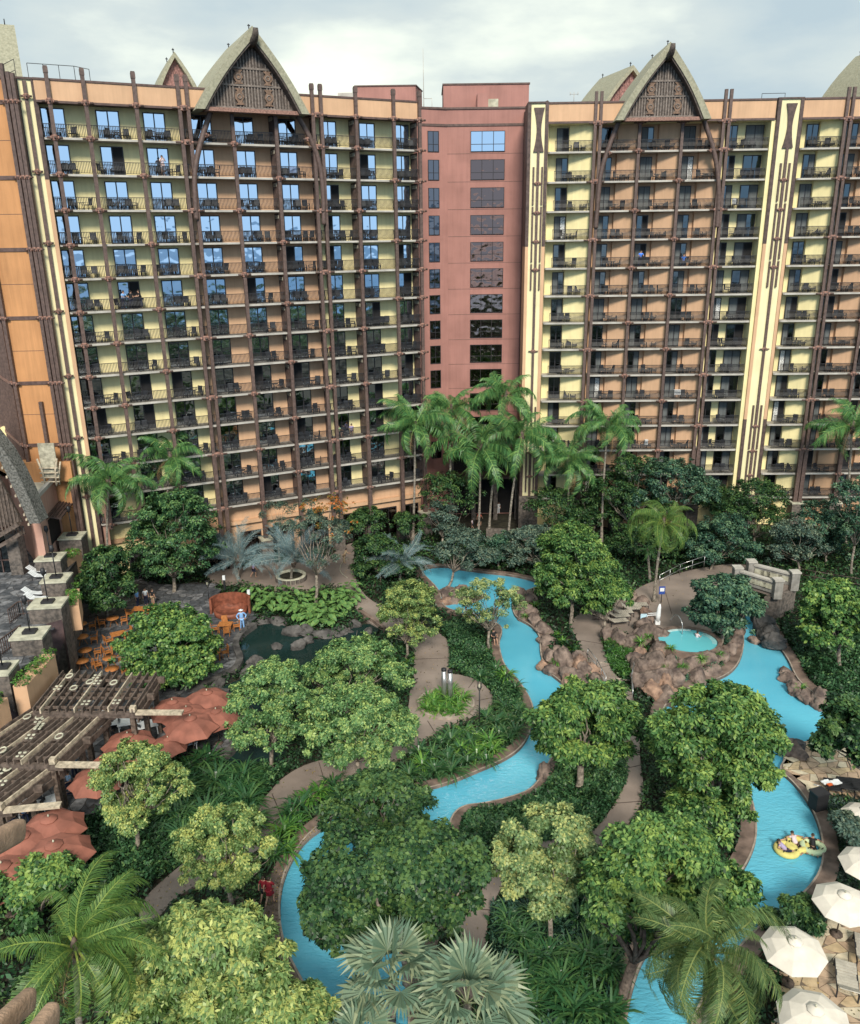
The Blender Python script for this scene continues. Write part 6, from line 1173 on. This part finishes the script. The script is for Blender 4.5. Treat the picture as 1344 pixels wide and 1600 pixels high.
def blossoms(px, py, w_, h_, y, n, seed, label=None):
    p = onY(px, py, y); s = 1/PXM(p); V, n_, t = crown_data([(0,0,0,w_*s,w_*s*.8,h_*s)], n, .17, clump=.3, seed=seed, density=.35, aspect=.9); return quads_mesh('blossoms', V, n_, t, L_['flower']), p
for (px,py,w_,h_,y,n,sd_) in ((522,815,32,38,70.0,700,1),(488,795,20,16,70.5,250,2)):
    me, p = blossoms(px,py,w_,h_,y,n,sd_); T = [o for o in bpy.data.objects if o.get('label','').startswith('open silvery tree')][0]; link('blossoms', me, T, p - T.location)
tree(437,898,[(432,798,26,22),(440,830,24,22)],'grey','thin sparse tree behind the silver palms by the left tower base',nl=1500,lf=.22,seed=5,density=.3,tr=.1,fill=.6)
tree(634,1028,[(640,938,44,34),(620,965,30,34),(662,970,30,34),(640,990,34,22)],'lime','small yellow green tree left of the far pool with a pale trunk',nl=12000,lf=.20,seed=6,clump=.42,density=.7,tr=.12,fork=1.6)
tree(765,1014,[(762,925,44,26),(735,945,30,26),(795,945,26,28),(760,968,40,18)],'yellow','sparse yellow leaved tree leaning over the river pool with a white trunk',nl=8200,lf=.19,seed=7,clump=.4,density=.5,tr=.13,fork=2.0,fill=.5)
tree(892,976,[(890,852,50,38),(868,890,34,40),(922,888,40,42),(895,925,50,34)],'bright','tall bright green tree with clustered leaves right of the far pool',nl=24000,lf=.34,seed=8,clump=.55,aspect=.42,tr=.18,fork=3.4)
tree(945,985,[(958,930,30,28),(935,950,22,20)],'bright','low bright green tree beside the row of pale loungers',nl=6500,lf=.34,seed=9,clump=.5,aspect=.42,fork=1.2,tr=.12)
tree(556,1217,[(560,1110,66,36),(605,1140,48,40),(520,1150,48,36),(570,1170,70,26)],'pale','pale green fine leaved tree in the middle of the garden, lowest of its trio',nl=26000,lf=.22,seed=10,clump=.42,aspect=.6,fork=1.6,tr=.15)
tree(540,1120,[(555,1025,60,30),(600,1055,42,30),(505,1060,40,34)],'pale','pale green fine leaved tree by the pond, topmost of its trio',nl=17000,lf=.22,seed=11,clump=.42,aspect=.6,fork=1.6,tr=.15,)
tree(425,1200,[(430,1060,50,34),(395,1100,44,40),(455,1110,42,44),(410,1145,56,26)],'pale','pale green fine leaved tree over the terracotta parasols, leftmost of its trio',nl=22000,lf=.22,seed=12,clump=.42,aspect=.6,fork=1.8,tr=.15)
tree(903,1236,[(915,1095,58,30),(870,1130,44,36),(960,1130,46,40),(915,1160,72,30)],'bright','bright green dense tree between the river pool and the boulders',nl=28000,lf=.34,seed=13,clump=.55,aspect=.45,tr=.24,fork=2.2,density=1.5)
tree(1105,1302,[(1120,1110,66,38),(1175,1145,50,46),(1065,1160,52,50),(1130,1200,84,56),(1100,1260,66,32)],'bright','very large bright green tree between the two pools',nl=46000,lf=.32,seed=14,clump=.6,aspect=.5,tr=.28,fork=2.5,density=1.5)
tree(212,1328,[(215,1190,50,28),(180,1225,44,34),(258,1225,44,34),(215,1262,62,24)],'lime','yellow green airy tree in front of the terracotta parasols',nl=21000,lf=.18,seed=15,clump=.38,aspect=.6,density=.85,tr=.14,fork=2.0)
tree(360,1424,[(357,1285,50,22),(322,1320,50,36),(390,1325,40,36),(346,1362,62,26)],'lime','yellow green airy tree beside the two people in red',nl=21000,lf=.18,seed=16,clump=.38,aspect=.6,density=.85,tr=.13,fork=1.6)
tree(600,1350,[(590,1240,60,32),(640,1265,42,34),(545,1275,50,30),(600,1290,60,28)],'dark','dark green round tree at the bend of the river pool, upper of two',nl=24000,lf=.25,seed=17,clump=.45,aspect=.65,tr=.2,density=1.5)
tree(640,1530,[(560,1345,76,46),(660,1340,70,50),(720,1350,44,44),(530,1400,70,50),(640,1420,90,56),(700,1410,54,46),(570,1455,62,26),(520,1440,40,30)],'dark','broad dark green tree hanging over the river pool, lower of two',nl=56000,lf=.25,seed=18,clump=.5,aspect=.65,tr=.3,fork=2.2,density=1.5)
tree(858,1480,[(855,1300,70,36),(910,1325,50,44),(815,1345,52,48),(865,1385,84,48)],'yellow','olive yellow loose leaved tree right of the narrow path',nl=30000,lf=.20,seed=19,clump=.45,aspect=.7,density=.7,tr=.13,fork=2.4)
tree(965,1568,[(1030,1320,70,36),(1090,1345,66,44),(985,1370,50,54),(1060,1410,90,44),(1140,1400,40,44),(1000,1440,80,34,1.5),(950,1400,40,50)],'bright','large spreading bright green tree with dark forked trunk at the lower right',nl=52000,lf=.27,seed=20,clump=.5,aspect=.5,tr=.26,trunk='barkd',fork=2.6,density=1.5)
tree(300,1668,[(310,1450,56,34),(270,1490,60,44),(370,1470,60,40),(410,1520,50,44),(330,1540,90,54),(230,1560,70,50)],'lime','big light green leafy tree along the bottom edge behind the left palm',nl=52000,lf=.30,seed=21,clump=.5,aspect=.42,tr=.24)
L_['lime2'] = L_['lime']
tree(430,1690,[(400,1560,60,30),(470,1575,46,26),(350,1600,90,40),(460,1620,60,40)],'lime','light green tree at the bottom edge beside the river pool',nl=26000,lf=.30,seed=22,clump=.5,aspect=.42,tr=.2)
tree(1313,1042,[(1300,935,44,32),(1280,970,34,34),(1335,960,36,46),(1305,990,50,26)],'bright','round leaved green tree above the right hand rock wall',nl=16000,lf=.32,seed=23,clump=.5,aspect=.8,tr=.17,fork=2.0)
tree(1360,1260,[(1330,1130,46,38),(1315,1165,46,34),(1370,1170,50,50)],'dark','dark green tree cut by the right edge above the bin',nl=18000,lf=.28,seed=24,clump=.5,aspect=.7)
tree(1128,1010,[(1130,925,48,28),(1110,955,34,30),(1160,950,34,34),(1130,975,44,22)],'blue','blue green round tree below the footbridge',nl=17000,lf=.30,seed=25,clump=.5,aspect=.6,fork=1.4)
# background planting against the right tower and behind the far pool
gb = 'background trees against the towers'
for i,(bx,by,cr_,lf,lab,nl) in enumerate((
    (1110,890,[(1130,835,40,30),(1100,860,30,28),(1160,860,30,30)],'blue','blue green bushy tree left of the footbridge',13000),
    (1180,862,[(1180,775,46,30),(1150,800,34,30),(1200,815,34,34)],'dark','dark tree just behind the footbridge posts',13000),
    (1250,890,[(1240,835,34,26),(1225,865,26,24),(1262,860,26,22)],'grey','greyish open tree right of the footbridge',7000),
    (1290,880,[(1290,815,46,38),(1325,850,40,40),(1265,850,30,30)],'blue','large blue green tree at the right edge behind the footbridge',15000),
    (1330,900,[(1335,775,36,30),(1345,820,34,34)],'blue','blue green tree against the right tower at the photo edge',8000),
    (1050,850,[(1045,745,54,34),(1085,770,42,34),(1010,775,40,30)],'blue','feathery blue green tree in front of the right tower, centre',14000),
    (985,850,[(985,735,40,26),(960,765,40,30),(1000,790,44,34)],'dark','feathery dark tree left of the centre one at the right tower',12000),
    (930,840,[(920,775,34,30),(945,810,40,34),(905,815,30,30)],'dark','dark shrubby tree under the low palms left of the right tower',10000),
    (1120,830,[(1110,780,36,26),(1140,790,34,26)],'dark','dark green tree touching the hourglass panel base',8000),
    (1020,870,[(1000,850,60,30),(1060,850,44,30)],'dark','deep green thicket behind the lone tall palm',14000),
    (838,890,[(835,845,46,26),(800,865,34,24),(860,870,34,22)],'grey','grey green bushy tree behind the far pool',13000),
    (780,885,[(770,865,34,22),(790,850,26,20)],'blue','muted green bush in front of the brick retaining wall',7000),
    (700,915,[(725,850,38,22),(750,875,34,22),(700,865,26,20)],'grey','brownish olive tree with dark leaning trunk at the zero entry pool',8000),
    (690,860,[(690,805,24,22),(700,825,20,16)],'grey','small thin tree with orange tips near the stone pier',3500),
    (595,905,[(590,860,40,28),(620,890,40,22),(575,885,34,22)],'dark','dark green shrubbery around the base of the right silver palm',13000),
    (645,850,[(640,820,30,20)],'dark','dark green shrub by the stone piers of the left tower',4000),
    (575,850,[(572,815,34,26)],'dark','dark green shrub against the ground floor of the left tower',5000),
    (710,845,[(705,775,50,42)],'dark','dark leafy clump in the shadow left of the tall palms',6000),
    (870,850,[(862,790,44,34),(895,815,34,28)],'dark','dark leafy clump right of the tall palms',7000),
    (340,885,[(335,855,26,20)],'dark','dark shrub behind the left silver palm',3500),
    (148,850,[(150,825,30,30),(130,835,22,24)],'mid','fresh green shrub beside the leftmost coconut palm',6000),
    (1240,790,[(1230,815,40,30)],'blue','blue green clump at the foot of the right tower',7000),
    (60,1440,[(40,1385,60,34),(85,1370,44,30),(20,1410,60,36)],'bright','bright leafy shrub mass under the lowest terracotta parasols',20000),
    (1255,1445,[(1245,1425,34,18),(1210,1445,24,14)],'dark','low dark green shrub between the river pool and cream parasols',6000),
    (1335,1330,[(1332,1300,22,24),(1330,1345,16,18)],'grey','low feathery shrub between the walk and the cream parasols',6000))):
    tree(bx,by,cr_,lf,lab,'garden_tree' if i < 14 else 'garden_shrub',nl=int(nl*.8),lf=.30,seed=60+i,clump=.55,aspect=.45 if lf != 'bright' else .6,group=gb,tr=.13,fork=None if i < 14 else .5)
# ------------------------------------------------------------------ palms
FR = {}
def fronds(kind):
    if kind not in FR:
        if kind == 'coco': FR[kind] = [frond_mesh('frond', 3.6, 1.5+.25*k, L_['palm'], 46, .058, 1.05, .9, .75, k) for k in range(4)]
        if kind == 'cocol': FR[kind] = [frond_mesh('frond', 4.5, 2.1+.35*k, L_['palml'], 74, .036, 1.2, 1.25, .7, k+5, rach=.04) for k in range(4)]
        if kind == 'cocoy': FR[kind] = [frond_mesh('frond', 4.4, 2.0+.35*k, L_['palmy'], 78, .034, 1.25, 1.1, .7, k+9, rach=.045) for k in range(4)]
        if kind == 'date': FR[kind] = [frond_mesh('frond', 3.3, .9+.25*k, L_['silver'], 46, .026, .5, .2, .95, k+13, vee=.7, rach=.022) for k in range(4)]
        if kind == 'dead': FR[kind] = [frond_mesh('frond', 4.0, 2.4, leafmat('dead_palm_leaf', (.10,.06,.025), (.34,.23,.11)), 40, .03, .8, 1.3, .4, 41)]
    return FR[kind]
def palm(bx, by, tx, ty, rpx, kind, label, nf=20, seed=0, trunk=True, zb=-.3, sc=None, group='palms of the courtyard', tr=.15, el=(-.5, 1.15), wind=None):
    g0 = G(bx, by, zb+.3); g0.z = zb; top = onY(tx, ty, g0.y) - g0; T = empty('palm_tree', g0, 0, label, 'palm', group); rr = random.Random(seed)
    s = rpx/PXM(g0+top)/{'coco':2.9,'cocol':3.5,'cocoy':3.5,'date':2.9}[kind]
    if trunk:
        n = max(8, int(top.z*2.2)); pts = []; rad = []
        for k in range(n+1): u = k/n; c = math.sin(math.pi*u)*.05*top.z*(1 if seed % 2 else -1)*(.6 if top.x == 0 else .4); pts.append(Vector((top.x*u**1.3 + c*.5, top.y*u, top.z*u))); rad.append((tr*(1.5-.55*min(1,u*6)) if u < .17 else tr*(.95-.25*u))*(1.05 if k % 2 else .95))
        mb = MB(); mb.tube(pts, rad, 9); mb.build('trunk', MAT['palmbark'], T)
    mb = MB(); mb.lathe([(.12*s,-.5*s),(.24*s,-.15*s),(.2*s,.2*s),(.05*s,.6*s)], 8, top); mb.build('crown_base', MAT['barkd'], T)
    for k in range(nf):
        a = k*2.39996 + rr.uniform(-.2,.2); u = (k+.5)/nf; e = el[1] + (el[0]-el[1])*u**.9 + rr.uniform(-.22,.22) + .18*math.cos(a-2.6); a += rr.uniform(-.25,.25); q = s*rr.uniform(.78,1.1)*(.72 if k < 3 else 1)
        if wind is not None: a -= .6*math.sin(a-wind); e += .25*math.cos(a-wind)*(1-u)
        m = fronds(kind)[min(3, int(u*4)) if kind != 'date' else rr.randrange(4)]
        o = link('frond', m, T, top + Vector((math.cos(a)*.12, math.sin(a)*.12, .1))*s); o.rotation_euler = (Matrix.Rotation(a,4,'Z') @ Matrix.Rotation(-e + (.75 if kind != 'date' else .95)*.55,4,'Y') @ Matrix.Rotation(rr.uniform(-1.0,1.0),4,'X')).to_euler(); o.scale = (q,)*3
    if kind != 'date' and nf > 10:
        for k in range(3 if nf > 25 else 1): o = link('frond', fronds('dead')[0], T, top); o['label'] = 'dead brown frond hanging down'; o.rotation_euler = (Matrix.Rotation(rr.uniform(3.6,5.9),4,'Z') @ Matrix.Rotation(.7,4,'Y')).to_euler(); o.scale = (s*.8,)*3
    return T
for a in ((172,930,170,755,64,'coco','coconut palm left of the tall rounded tree, in front of the left tower corner'),(262,900,266,716,54,'coco','coconut palm rising behind the tall rounded tree'),
    (645,846,648,665,62,'coco','coconut palm with slim white trunk in front of the left tower end'),(706,838,706,640,52,'coco','coconut palm behind, highest against the red link tower'),
    (747,845,750,702,78,'coco','big coconut palm in the middle with crossed trunk, in front of the link tower'),(764,842,790,620,54,'coco','coconut palm with upright crown behind the big middle one'),
    (794,850,815,684,64,'coco','coconut palm right of the big middle one, straight grey trunk'),(885,846,888,722,56,'coco','low coconut palm with yellowish heart at the right tower foot'),
    (940,848,950,665,58,'coco','coconut palm standing against the orange bays of the right tower'),(1022,940,1037,818,58,'cocol','lone coconut palm with clear pale trunk beside the tub deck'),(1322,848,1332,668,60,'coco','coconut palm near the right edge of the photo against the tower'),
    (1016,905,1012,860,18,'coco','small palm sapling in the shade left of the lone palm')):
    palm(*a, nf=20 if a[4] > 30 else 8, seed=int(a[0]))
palm(128,1720,118,1482,130,'cocol','big wind swept coconut palm in the lower left foreground',nf=32,seed=3,tr=.17,wind=.5)
palm(1100,1760,1108,1490,132,'cocoy','big olive green coconut palm in the lower right foreground',nf=34,seed=6,tr=.2,wind=-2.4)
gd = 'silver date palms'
palm(372,905,372,878,66,'date','silver feathery date palm left of the round planter',nf=36,seed=31,group=gd,el=(.0,1.2)); palm(455,905,458,875,68,'date','silver feathery date palm growing in the round planter',nf=36,seed=32,group=gd,zb=.1,el=(.0,1.2)); palm(625,905,625,882,56,'date','silver feathery date palm by the entry of the far pool',nf=36,seed=33,group=gd,el=(.0,1.2))
FAN = [fan_mesh('frond', 1.35, L_['fan'], 30, k) for k in range(3)]
def fan_palm(bx, by, tx, ty, rpx, label, nf, seed):
    g0 = G(bx, by, 0); g0.z = -.3; top = onY(tx, ty, g0.y) - g0; T = empty('fan_palm', g0, 0, label, 'palm', 'silvery fan palms at the bottom edge'); rr = random.Random(seed); s = rpx/PXM(g0+top)/2.35
    mb = MB(); mb.tube([(0,0,-.1), top*.5, top], [.22,.18,.16], 9); mb.build('trunk', MAT['palmbark'], T)
    for k in range(nf):
        a = k*2.39996 + rr.uniform(-.2,.2); u = (k+.5)/nf; e = 1.35 - 1.75*u; o = link('frond', FAN[k%3], T, top + Vector((0,0,.1))); o.rotation_euler = (Matrix.Rotation(a,4,'Z') @ Matrix.Rotation(-e,4,'Y') @ Matrix.Rotation(rr.uniform(-.3,.3),4,'X')).to_euler(); o.scale = (s*rr.uniform(.85,1.1),)*3
fan_palm(612,1640,612,1530,92,'silvery fan palm at the bottom edge, left of the narrow path',15,1); fan_palm(735,1680,730,1570,100,'silvery fan palm at the bottom edge, over the narrow path',15,2); fan_palm(560,1720,560,1640,80,'silvery fan palm mostly below the bottom edge',10,3)
# ------------------------------------------------------------------ beds
BEDX = [[(p.x,p.y) for p in q] for q in (CL, CR, *PP, E_, F_, G_, PO1, PO2, [G(x,y,0) for x,y in PT])]
def clear(X, Y, extra=()):
    ok = np.ones(len(X), bool)
    for q in BEDX: ok &= ~inpoly(X, Y, q)
    ok &= ((X-ht.x)/(rx*1.15))**2 + ((Y-ht.y)/(ry*1.15))**2 > 1; ok &= (X-pg.x)**2+(Y-pg.y)**2 > 1.7**2; ok &= (X-ci.x)**2+(Y-ci.y)**2 > 2.3**2
    return ok
def fbm(X, Y, s, seed):
    g = np.random.default_rng(seed); v = np.zeros_like(X)
    for k in range(5): f = s*1.7**k; a = g.uniform(0,6.28,4); v += (np.sin(X*f*math.cos(a[0])+Y*f*math.sin(a[0])+a[1]) * np.sin(X*f*math.cos(a[2])+Y*f*math.sin(a[2])+a[3]))/1.5**k
    return v
def cover(name, poly, n, leaf, mat, hgt, label, seed=0, aspect=.5, excl=True, base=.05, up=1.0, mask=None):
    g = np.random.default_rng(seed); P = [G(x,y,0) for x,y in poly]; xs = [p.x for p in P]; ys = [p.y for p in P]; m = n*3
    X = g.uniform(min(xs),max(xs),m); Y = g.uniform(min(ys),max(ys),m); ok = inpoly(X, Y, [(p.x,p.y) for p in P]); ok &= clear(X,Y) if excl else True; ok &= (fbm(X,Y,.42,seed+20) > mask) if mask is not None else True; X = X[ok]; Y = Y[ok]
    if len(X) > n: X = X[:n]; Y = Y[:n]
    k = len(X); hh = hgt*(.55 + .25*fbm(X,Y,.9,seed) + .16*fbm(X,Y,2.7,seed+1)); hh = np.maximum(hh, .06); dz = g.random(k)**.45; Z = -.25 + base + hh*dz
    dx = fbm(X+.1,Y,.9,seed)-fbm(X-.1,Y,.9,seed); dy = fbm(X,Y+.1,.9,seed)-fbm(X,Y-.1,.9,seed); Nn = nrm(np.stack([-dx*hgt*2,-dy*hgt*2,np.full(k,up)],1) + g.normal(size=(k,3))*.45); T = g.normal(size=(k,3)); ln = leaf*g.uniform(.6,1.3,k)
    V = leaf_quads(np.stack([X,Y,Z],1), Nn, T, ln, ln*aspect); tint = np.clip(.35 + .14*fbm(X,Y,.5,seed+3) + g.normal(size=k)*.2, 0, 1)
    return tag(link(name, quads_mesh(name, V, k, tint, L_[mat])), label, kind='stuff')
FULL = [(-200,770),(1500,770),(1500,1700),(-200,1700)]
cover('ground_cover', [(-60,830),(560,830),(700,830),(1400,830),(1500,1050),(-160,1050)], 60000, .34, 'dark', .8, 'dark green ground cover of the far beds', 1)
cover('ground_cover', [(-200,1050),(1500,1050),(1500,1720),(-200,1720)], 90000, .24, 'dark', .7, 'dark green ground cover of the near beds', 2)
cover('ground_cover', [(560,940),(700,1000),(705,1045),(790,1050),(860,1180),(690,1240),(560,1250),(640,1200),(780,1120),(760,1050),(700,1030)], 9000, .26, 'mid', .6, 'green bedding between the plaza and the river pool', 3)
cover('ground_cover', [(640,1270),(860,1200),(990,1190),(1010,1240),(930,1310),(800,1330),(760,1330),(700,1300)], 26000, .22, 'mid', 1.0, 'dense dark green hedge bed below the river pool', 4, aspect=.45)
cover('ground_cover', [(1130,980),(1165,1000),(1150,1050),(1060,1070),(1000,1030),(1020,1015),(1080,1025)], 9000, .2, 'blue', .9, 'clipped green ground cover below the hot tub', 5)
cover('ground_cover', [(1210,980),(1400,1000),(1400,1130),(1300,1095),(1235,1040)], 16000, .26, 'mid', 1.2, 'green hedge bed above the right rock wall', 6)
cover('ground_cover', [(690,975),(740,975),(790,1030),(830,1110),(790,1120),(740,1060),(700,1040)], 12000, .2, 'mid', 1.1, 'rounded green hedge between the path and the river pool', 7)
cover('ground_cover', [(940,995),(985,1005),(995,1050),(975,1062),(950,1035)], 5000, .26, 'strapb', .9, 'bright green grass bed beside the stepped path', 8, aspect=.2)
cover('ground_cover', [(1235,1250),(1290,1240),(1400,1240),(1400,1420),(1240,1480),(1290,1360)], 14000, .2, 'grey', .6, 'feathery low shrubs along the walk at the right', 9, aspect=.35)
cover('ground_cover', [(770,1420),(960,1390),(1000,1560),(900,1640),(760,1640)], 24000, .26, 'blue', .9, 'fern bed below the olive yellow tree', 10, aspect=.35)
cover('ground_cover', [(110,1290),(330,1180),(450,1200),(400,1260),(300,1340),(200,1400),(60,1420)], 16000, .26, 'mid', .8, 'leafy bed round the yellow green airy trees', 11)
NEARP = [(-200,960),(1500,960),(1500,1720),(-200,1720)]
cover('ground_cover', NEARP, 14000, .30, 'strapb', .95, 'drifts of bright grassy plants in the beds', 21, aspect=.16, mask=.75)
cover('ground_cover', NEARP, 12000, .36, 'mid', 1.05, 'drifts of broader leaved plants in the beds', 22, aspect=.6, mask=.7)
cover('ground_cover', NEARP, 8000, .17, 'pale', .85, 'drifts of fine pale leaved plants in the beds', 23, aspect=.6, mask=.95)
cover('ground_cover', [(-60,830),(1400,830),(1500,1000),(-160,1000)], 9000, .36, 'mid', 1.1, 'drifts of broader leaved plants in the far beds', 24, aspect=.5, mask=.7)
# big glossy leaves beside the pond
def big_leaf_mesh():
    mb = MB(); pts = [(0,0,0),(.14,.16,.03),(.34,.22,.06),(.56,.15,.03),(.72,0,-.06),(.56,-.15,.03),(.34,-.22,.06),(.14,-.16,.03)]; c = (.36,0,-.02); mb.add(pts+[c], [(i,(i+1)%8,8) for i in range(8)]); mb.bar((-.3,0,-.45),(0,0,0),.02)
    me = mb.mesh('leaf', L_['bright']); a = me.attributes.new('tint','FLOAT','FACE'); g = random.Random(3); a.data.foreach_set('value', [.5+.08*(i%3) for i in range(len(me.polygons))]); return me
BL = big_leaf_mesh()
def leafy_plant(px, py, n, s, label, group, rad=1.0, rr=random.Random(5)):
    g = G(px,py,0); T = empty('large_leaf_plant', (g.x,g.y,-.2), rr.uniform(0,6), label, 'plant', group)
    for k in range(n):
        a = k*2.4; d = rad*math.sqrt((k+.5)/n); o = link('leaf', BL, T, (math.cos(a)*d, math.sin(a)*d, .75+.5*(1-d/rad)+rr.uniform(-.15,.2))); o.rotation_euler = (rr.uniform(-.3,.3), rr.uniform(.1,.7), a+rr.uniform(-.5,.5)); o.scale = (s*rr.uniform(.8,1.25),)*3
for k,(x,y) in enumerate(((405,940),(420,950),(437,945),(452,955),(468,948),(484,958),(500,952),(516,962),(532,952),(545,940),(430,932),(462,935),(500,935),(525,932),(488,972),(508,975),(470,965),(395,930),(548,925))):
    leafy_plant(x, y, 14, 1.15, 'broad glossy leaved plant in the bright bed above the pond', 'glossy plants of the bed above the pond')
STR = []
for k in range(4): V, n_, t = strap_data(46, 1.15, .085, k); STR.append(quads_mesh('strap_leaves', V, n_, t, L_['strapd'])); V, n_, t = strap_data(46, 1.1, .08, k+9); STR.append(quads_mesh('strap_leaves', V, n_, t, L_['strapb']))
def strap(px, py, s, bright, lab, grp, z=-.25): g = G(px,py,0); o = link('strap_leaf_plant', STR[(int(px)*7+int(py))%4*2 + bright], None, (g.x,g.y,z), (px*.37)%6.28, scale=s); tag(o, lab, 'plant', grp)
g1 = ('strap leaved plant in the bed curving between plaza and river pool', 'strap leaved plants by the river pool'); rr = random.Random(12)
for x,y in ((775,1050),(790,1062),(805,1078),(760,1125),(775,1135),(790,1110),(800,1095),(810,1115),(815,1132),(795,1130),(780,1150),(765,1165),(745,1155),(725,1150),(705,1160),(690,1165),(720,1175),(745,1182),(770,1178),(795,1158),(700,1190),(675,1185),(660,1200),(680,1210),(705,1210),(730,1195),(640,1215),(620,1228),(600,1232),(580,1240),(760,1192),(805,1148),(735,1165),(655,1180),(750,1062)): strap(x,y,rr.uniform(1.0,1.4),rr.random()<.35,*g1,z=.15)
g2 = ('bright strap leaved plant in the round planting island', 'strap leaved plants of the round island')
for k in range(13): a = k*2.4; d = 1.65*math.sqrt((k+.5)/13); q = ci + Vector((math.cos(a)*d, math.sin(a)*d, 0)); o = link('strap_leaf_plant', STR[(k%4)*2+1], None, (q.x,q.y,.0), k*1.3, scale=1.15); tag(o, *g2[:1], 'plant', g2[1])
g3 = ('dark strap leaved lily in the shady bed below the pond', 'strap leaved lilies below the pond')
for k in range(46): strap(rr.uniform(235,400), rr.uniform(1190,1320), rr.uniform(1.2,1.8), 0, *g3, z=.1)
g4 = ('strap leaved plant along the brown path beside the river pool', 'strap leaved plants beside the lower path')
for x,y in ((455,1275),(470,1262),(485,1250),(445,1300),(435,1318),(500,1240),(520,1228),(465,1290),(448,1330),(530,1245),(430,1340)): strap(x,y,rr.uniform(1.0,1.4),rr.random()<.5,*g4,z=.0)
g5 = ('arching fern like plant in the purple shaded bed at the bottom', 'fern like plants of the bottom bed')
for k in range(40): strap(rr.uniform(785,960), rr.uniform(1440,1600), rr.uniform(1.0,1.5), 0, *g5, z=.2)
for x,y in ((1012,1010),(1035,1055),(1065,1058),(1095,1046),(1125,1038),(1046,1030),(1000,1020),(870,1040),(912,1042),(835,950),(820,968),(718,930),(1250,1082),(1285,1100)): strap(x,y,rr.uniform(.5,.8),1,'small green tuft growing among the brown pool boulders','tufts among the pool boulders',z=.9 if x > 990 and x < 1140 else .3)
g6 = ('grassy strap leaved tuft beside the stepped path and boulders', 'grassy tufts beside the stepped path')
for x,y in ((955,1010),(965,1022),(970,1040),(980,1052),(960,1032),(950,1000),(620,1010),(615,1025),(640,1032),(880,1000),(895,1010),(1010,1018),(870,990),(905,1018)): strap(x,y,rr.uniform(.6,.95),1,*g6)
# fallen leaves and petals on the walks
def litter(polys, n, label, seed):
    g = np.random.default_rng(seed); Vs = []; k = 0
    for poly in polys:
        xs = [p.x for p in poly]; ys = [p.y for p in poly]; X = g.uniform(min(xs),max(xs),n*4); Y = g.uniform(min(ys),max(ys),n*4); ok = inpoly(X,Y,[(p.x,p.y) for p in poly]) & (fbm(X,Y,1.3,seed)+g.normal(size=n*4)*.5 > .1); X, Y = X[ok][:n], Y[ok][:n]; m = len(X); k += m
        Nn = nrm(np.stack([g.normal(size=m)*.2, g.normal(size=m)*.2, np.ones(m)],1)); ln = g.uniform(.05,.15,m); Vs.append(leaf_quads(np.stack([X,Y,np.full(m,.03)],1), Nn, g.normal(size=(m,3)), ln, ln*.6, fold=.1))
    tag(link('fallen_leaves', quads_mesh('fallen_leaves', np.concatenate(Vs), k, g.random(k), leafmat('leaf_litter_%d' % seed, (.05,.03,.015), (.40,.30,.10)))), label, kind='stuff')
litter(PP, 900, 'fallen leaves on the brown garden paths', 4); litter([E_, F_, G_], 350, 'fallen leaves on the paving', 5)
# trees and palms beyond and below our own building, only met in the tower's lower glass
me = crown_mesh('garden_wood', [(rng.uniform(10,190), rng.uniform(-110,-18), rng.uniform(2,9), rng.uniform(5,9), rng.uniform(5,9), rng.uniform(4,9)) for _ in range(60)], 30000, 1.3, L_['mid'], clump=1.6, seed=77)
tag(link('garden_wood', me), 'green wood of the resort grounds on the seaward side', kind='stuff')
# ------------------------------------------------------------------ balcony furniture, nearest 300 chairs singly
CHS.sort(key=lambda c: (c[0]-Vector((0,0,H))).length); rest = MB(); cv = [v.co.copy() for v in CHAIR.vertices]; cf = [tuple(p.vertices) for p in CHAIR.polygons]
for k, (p, a, lab, grp) in enumerate(CHS):
    if k < 296: tag(link('balcony_chair', CHAIR, None, p, a), lab, 'chair', grp)
    else: M_ = Matrix.Translation(p) @ Matrix.Rotation(a,4,'Z'); rest.add([M_ @ v for v in cv], cf)
tag(rest.build('balcony_chairs', MAT['chair']), 'remaining dark chairs on the farther balconies', kind='stuff')
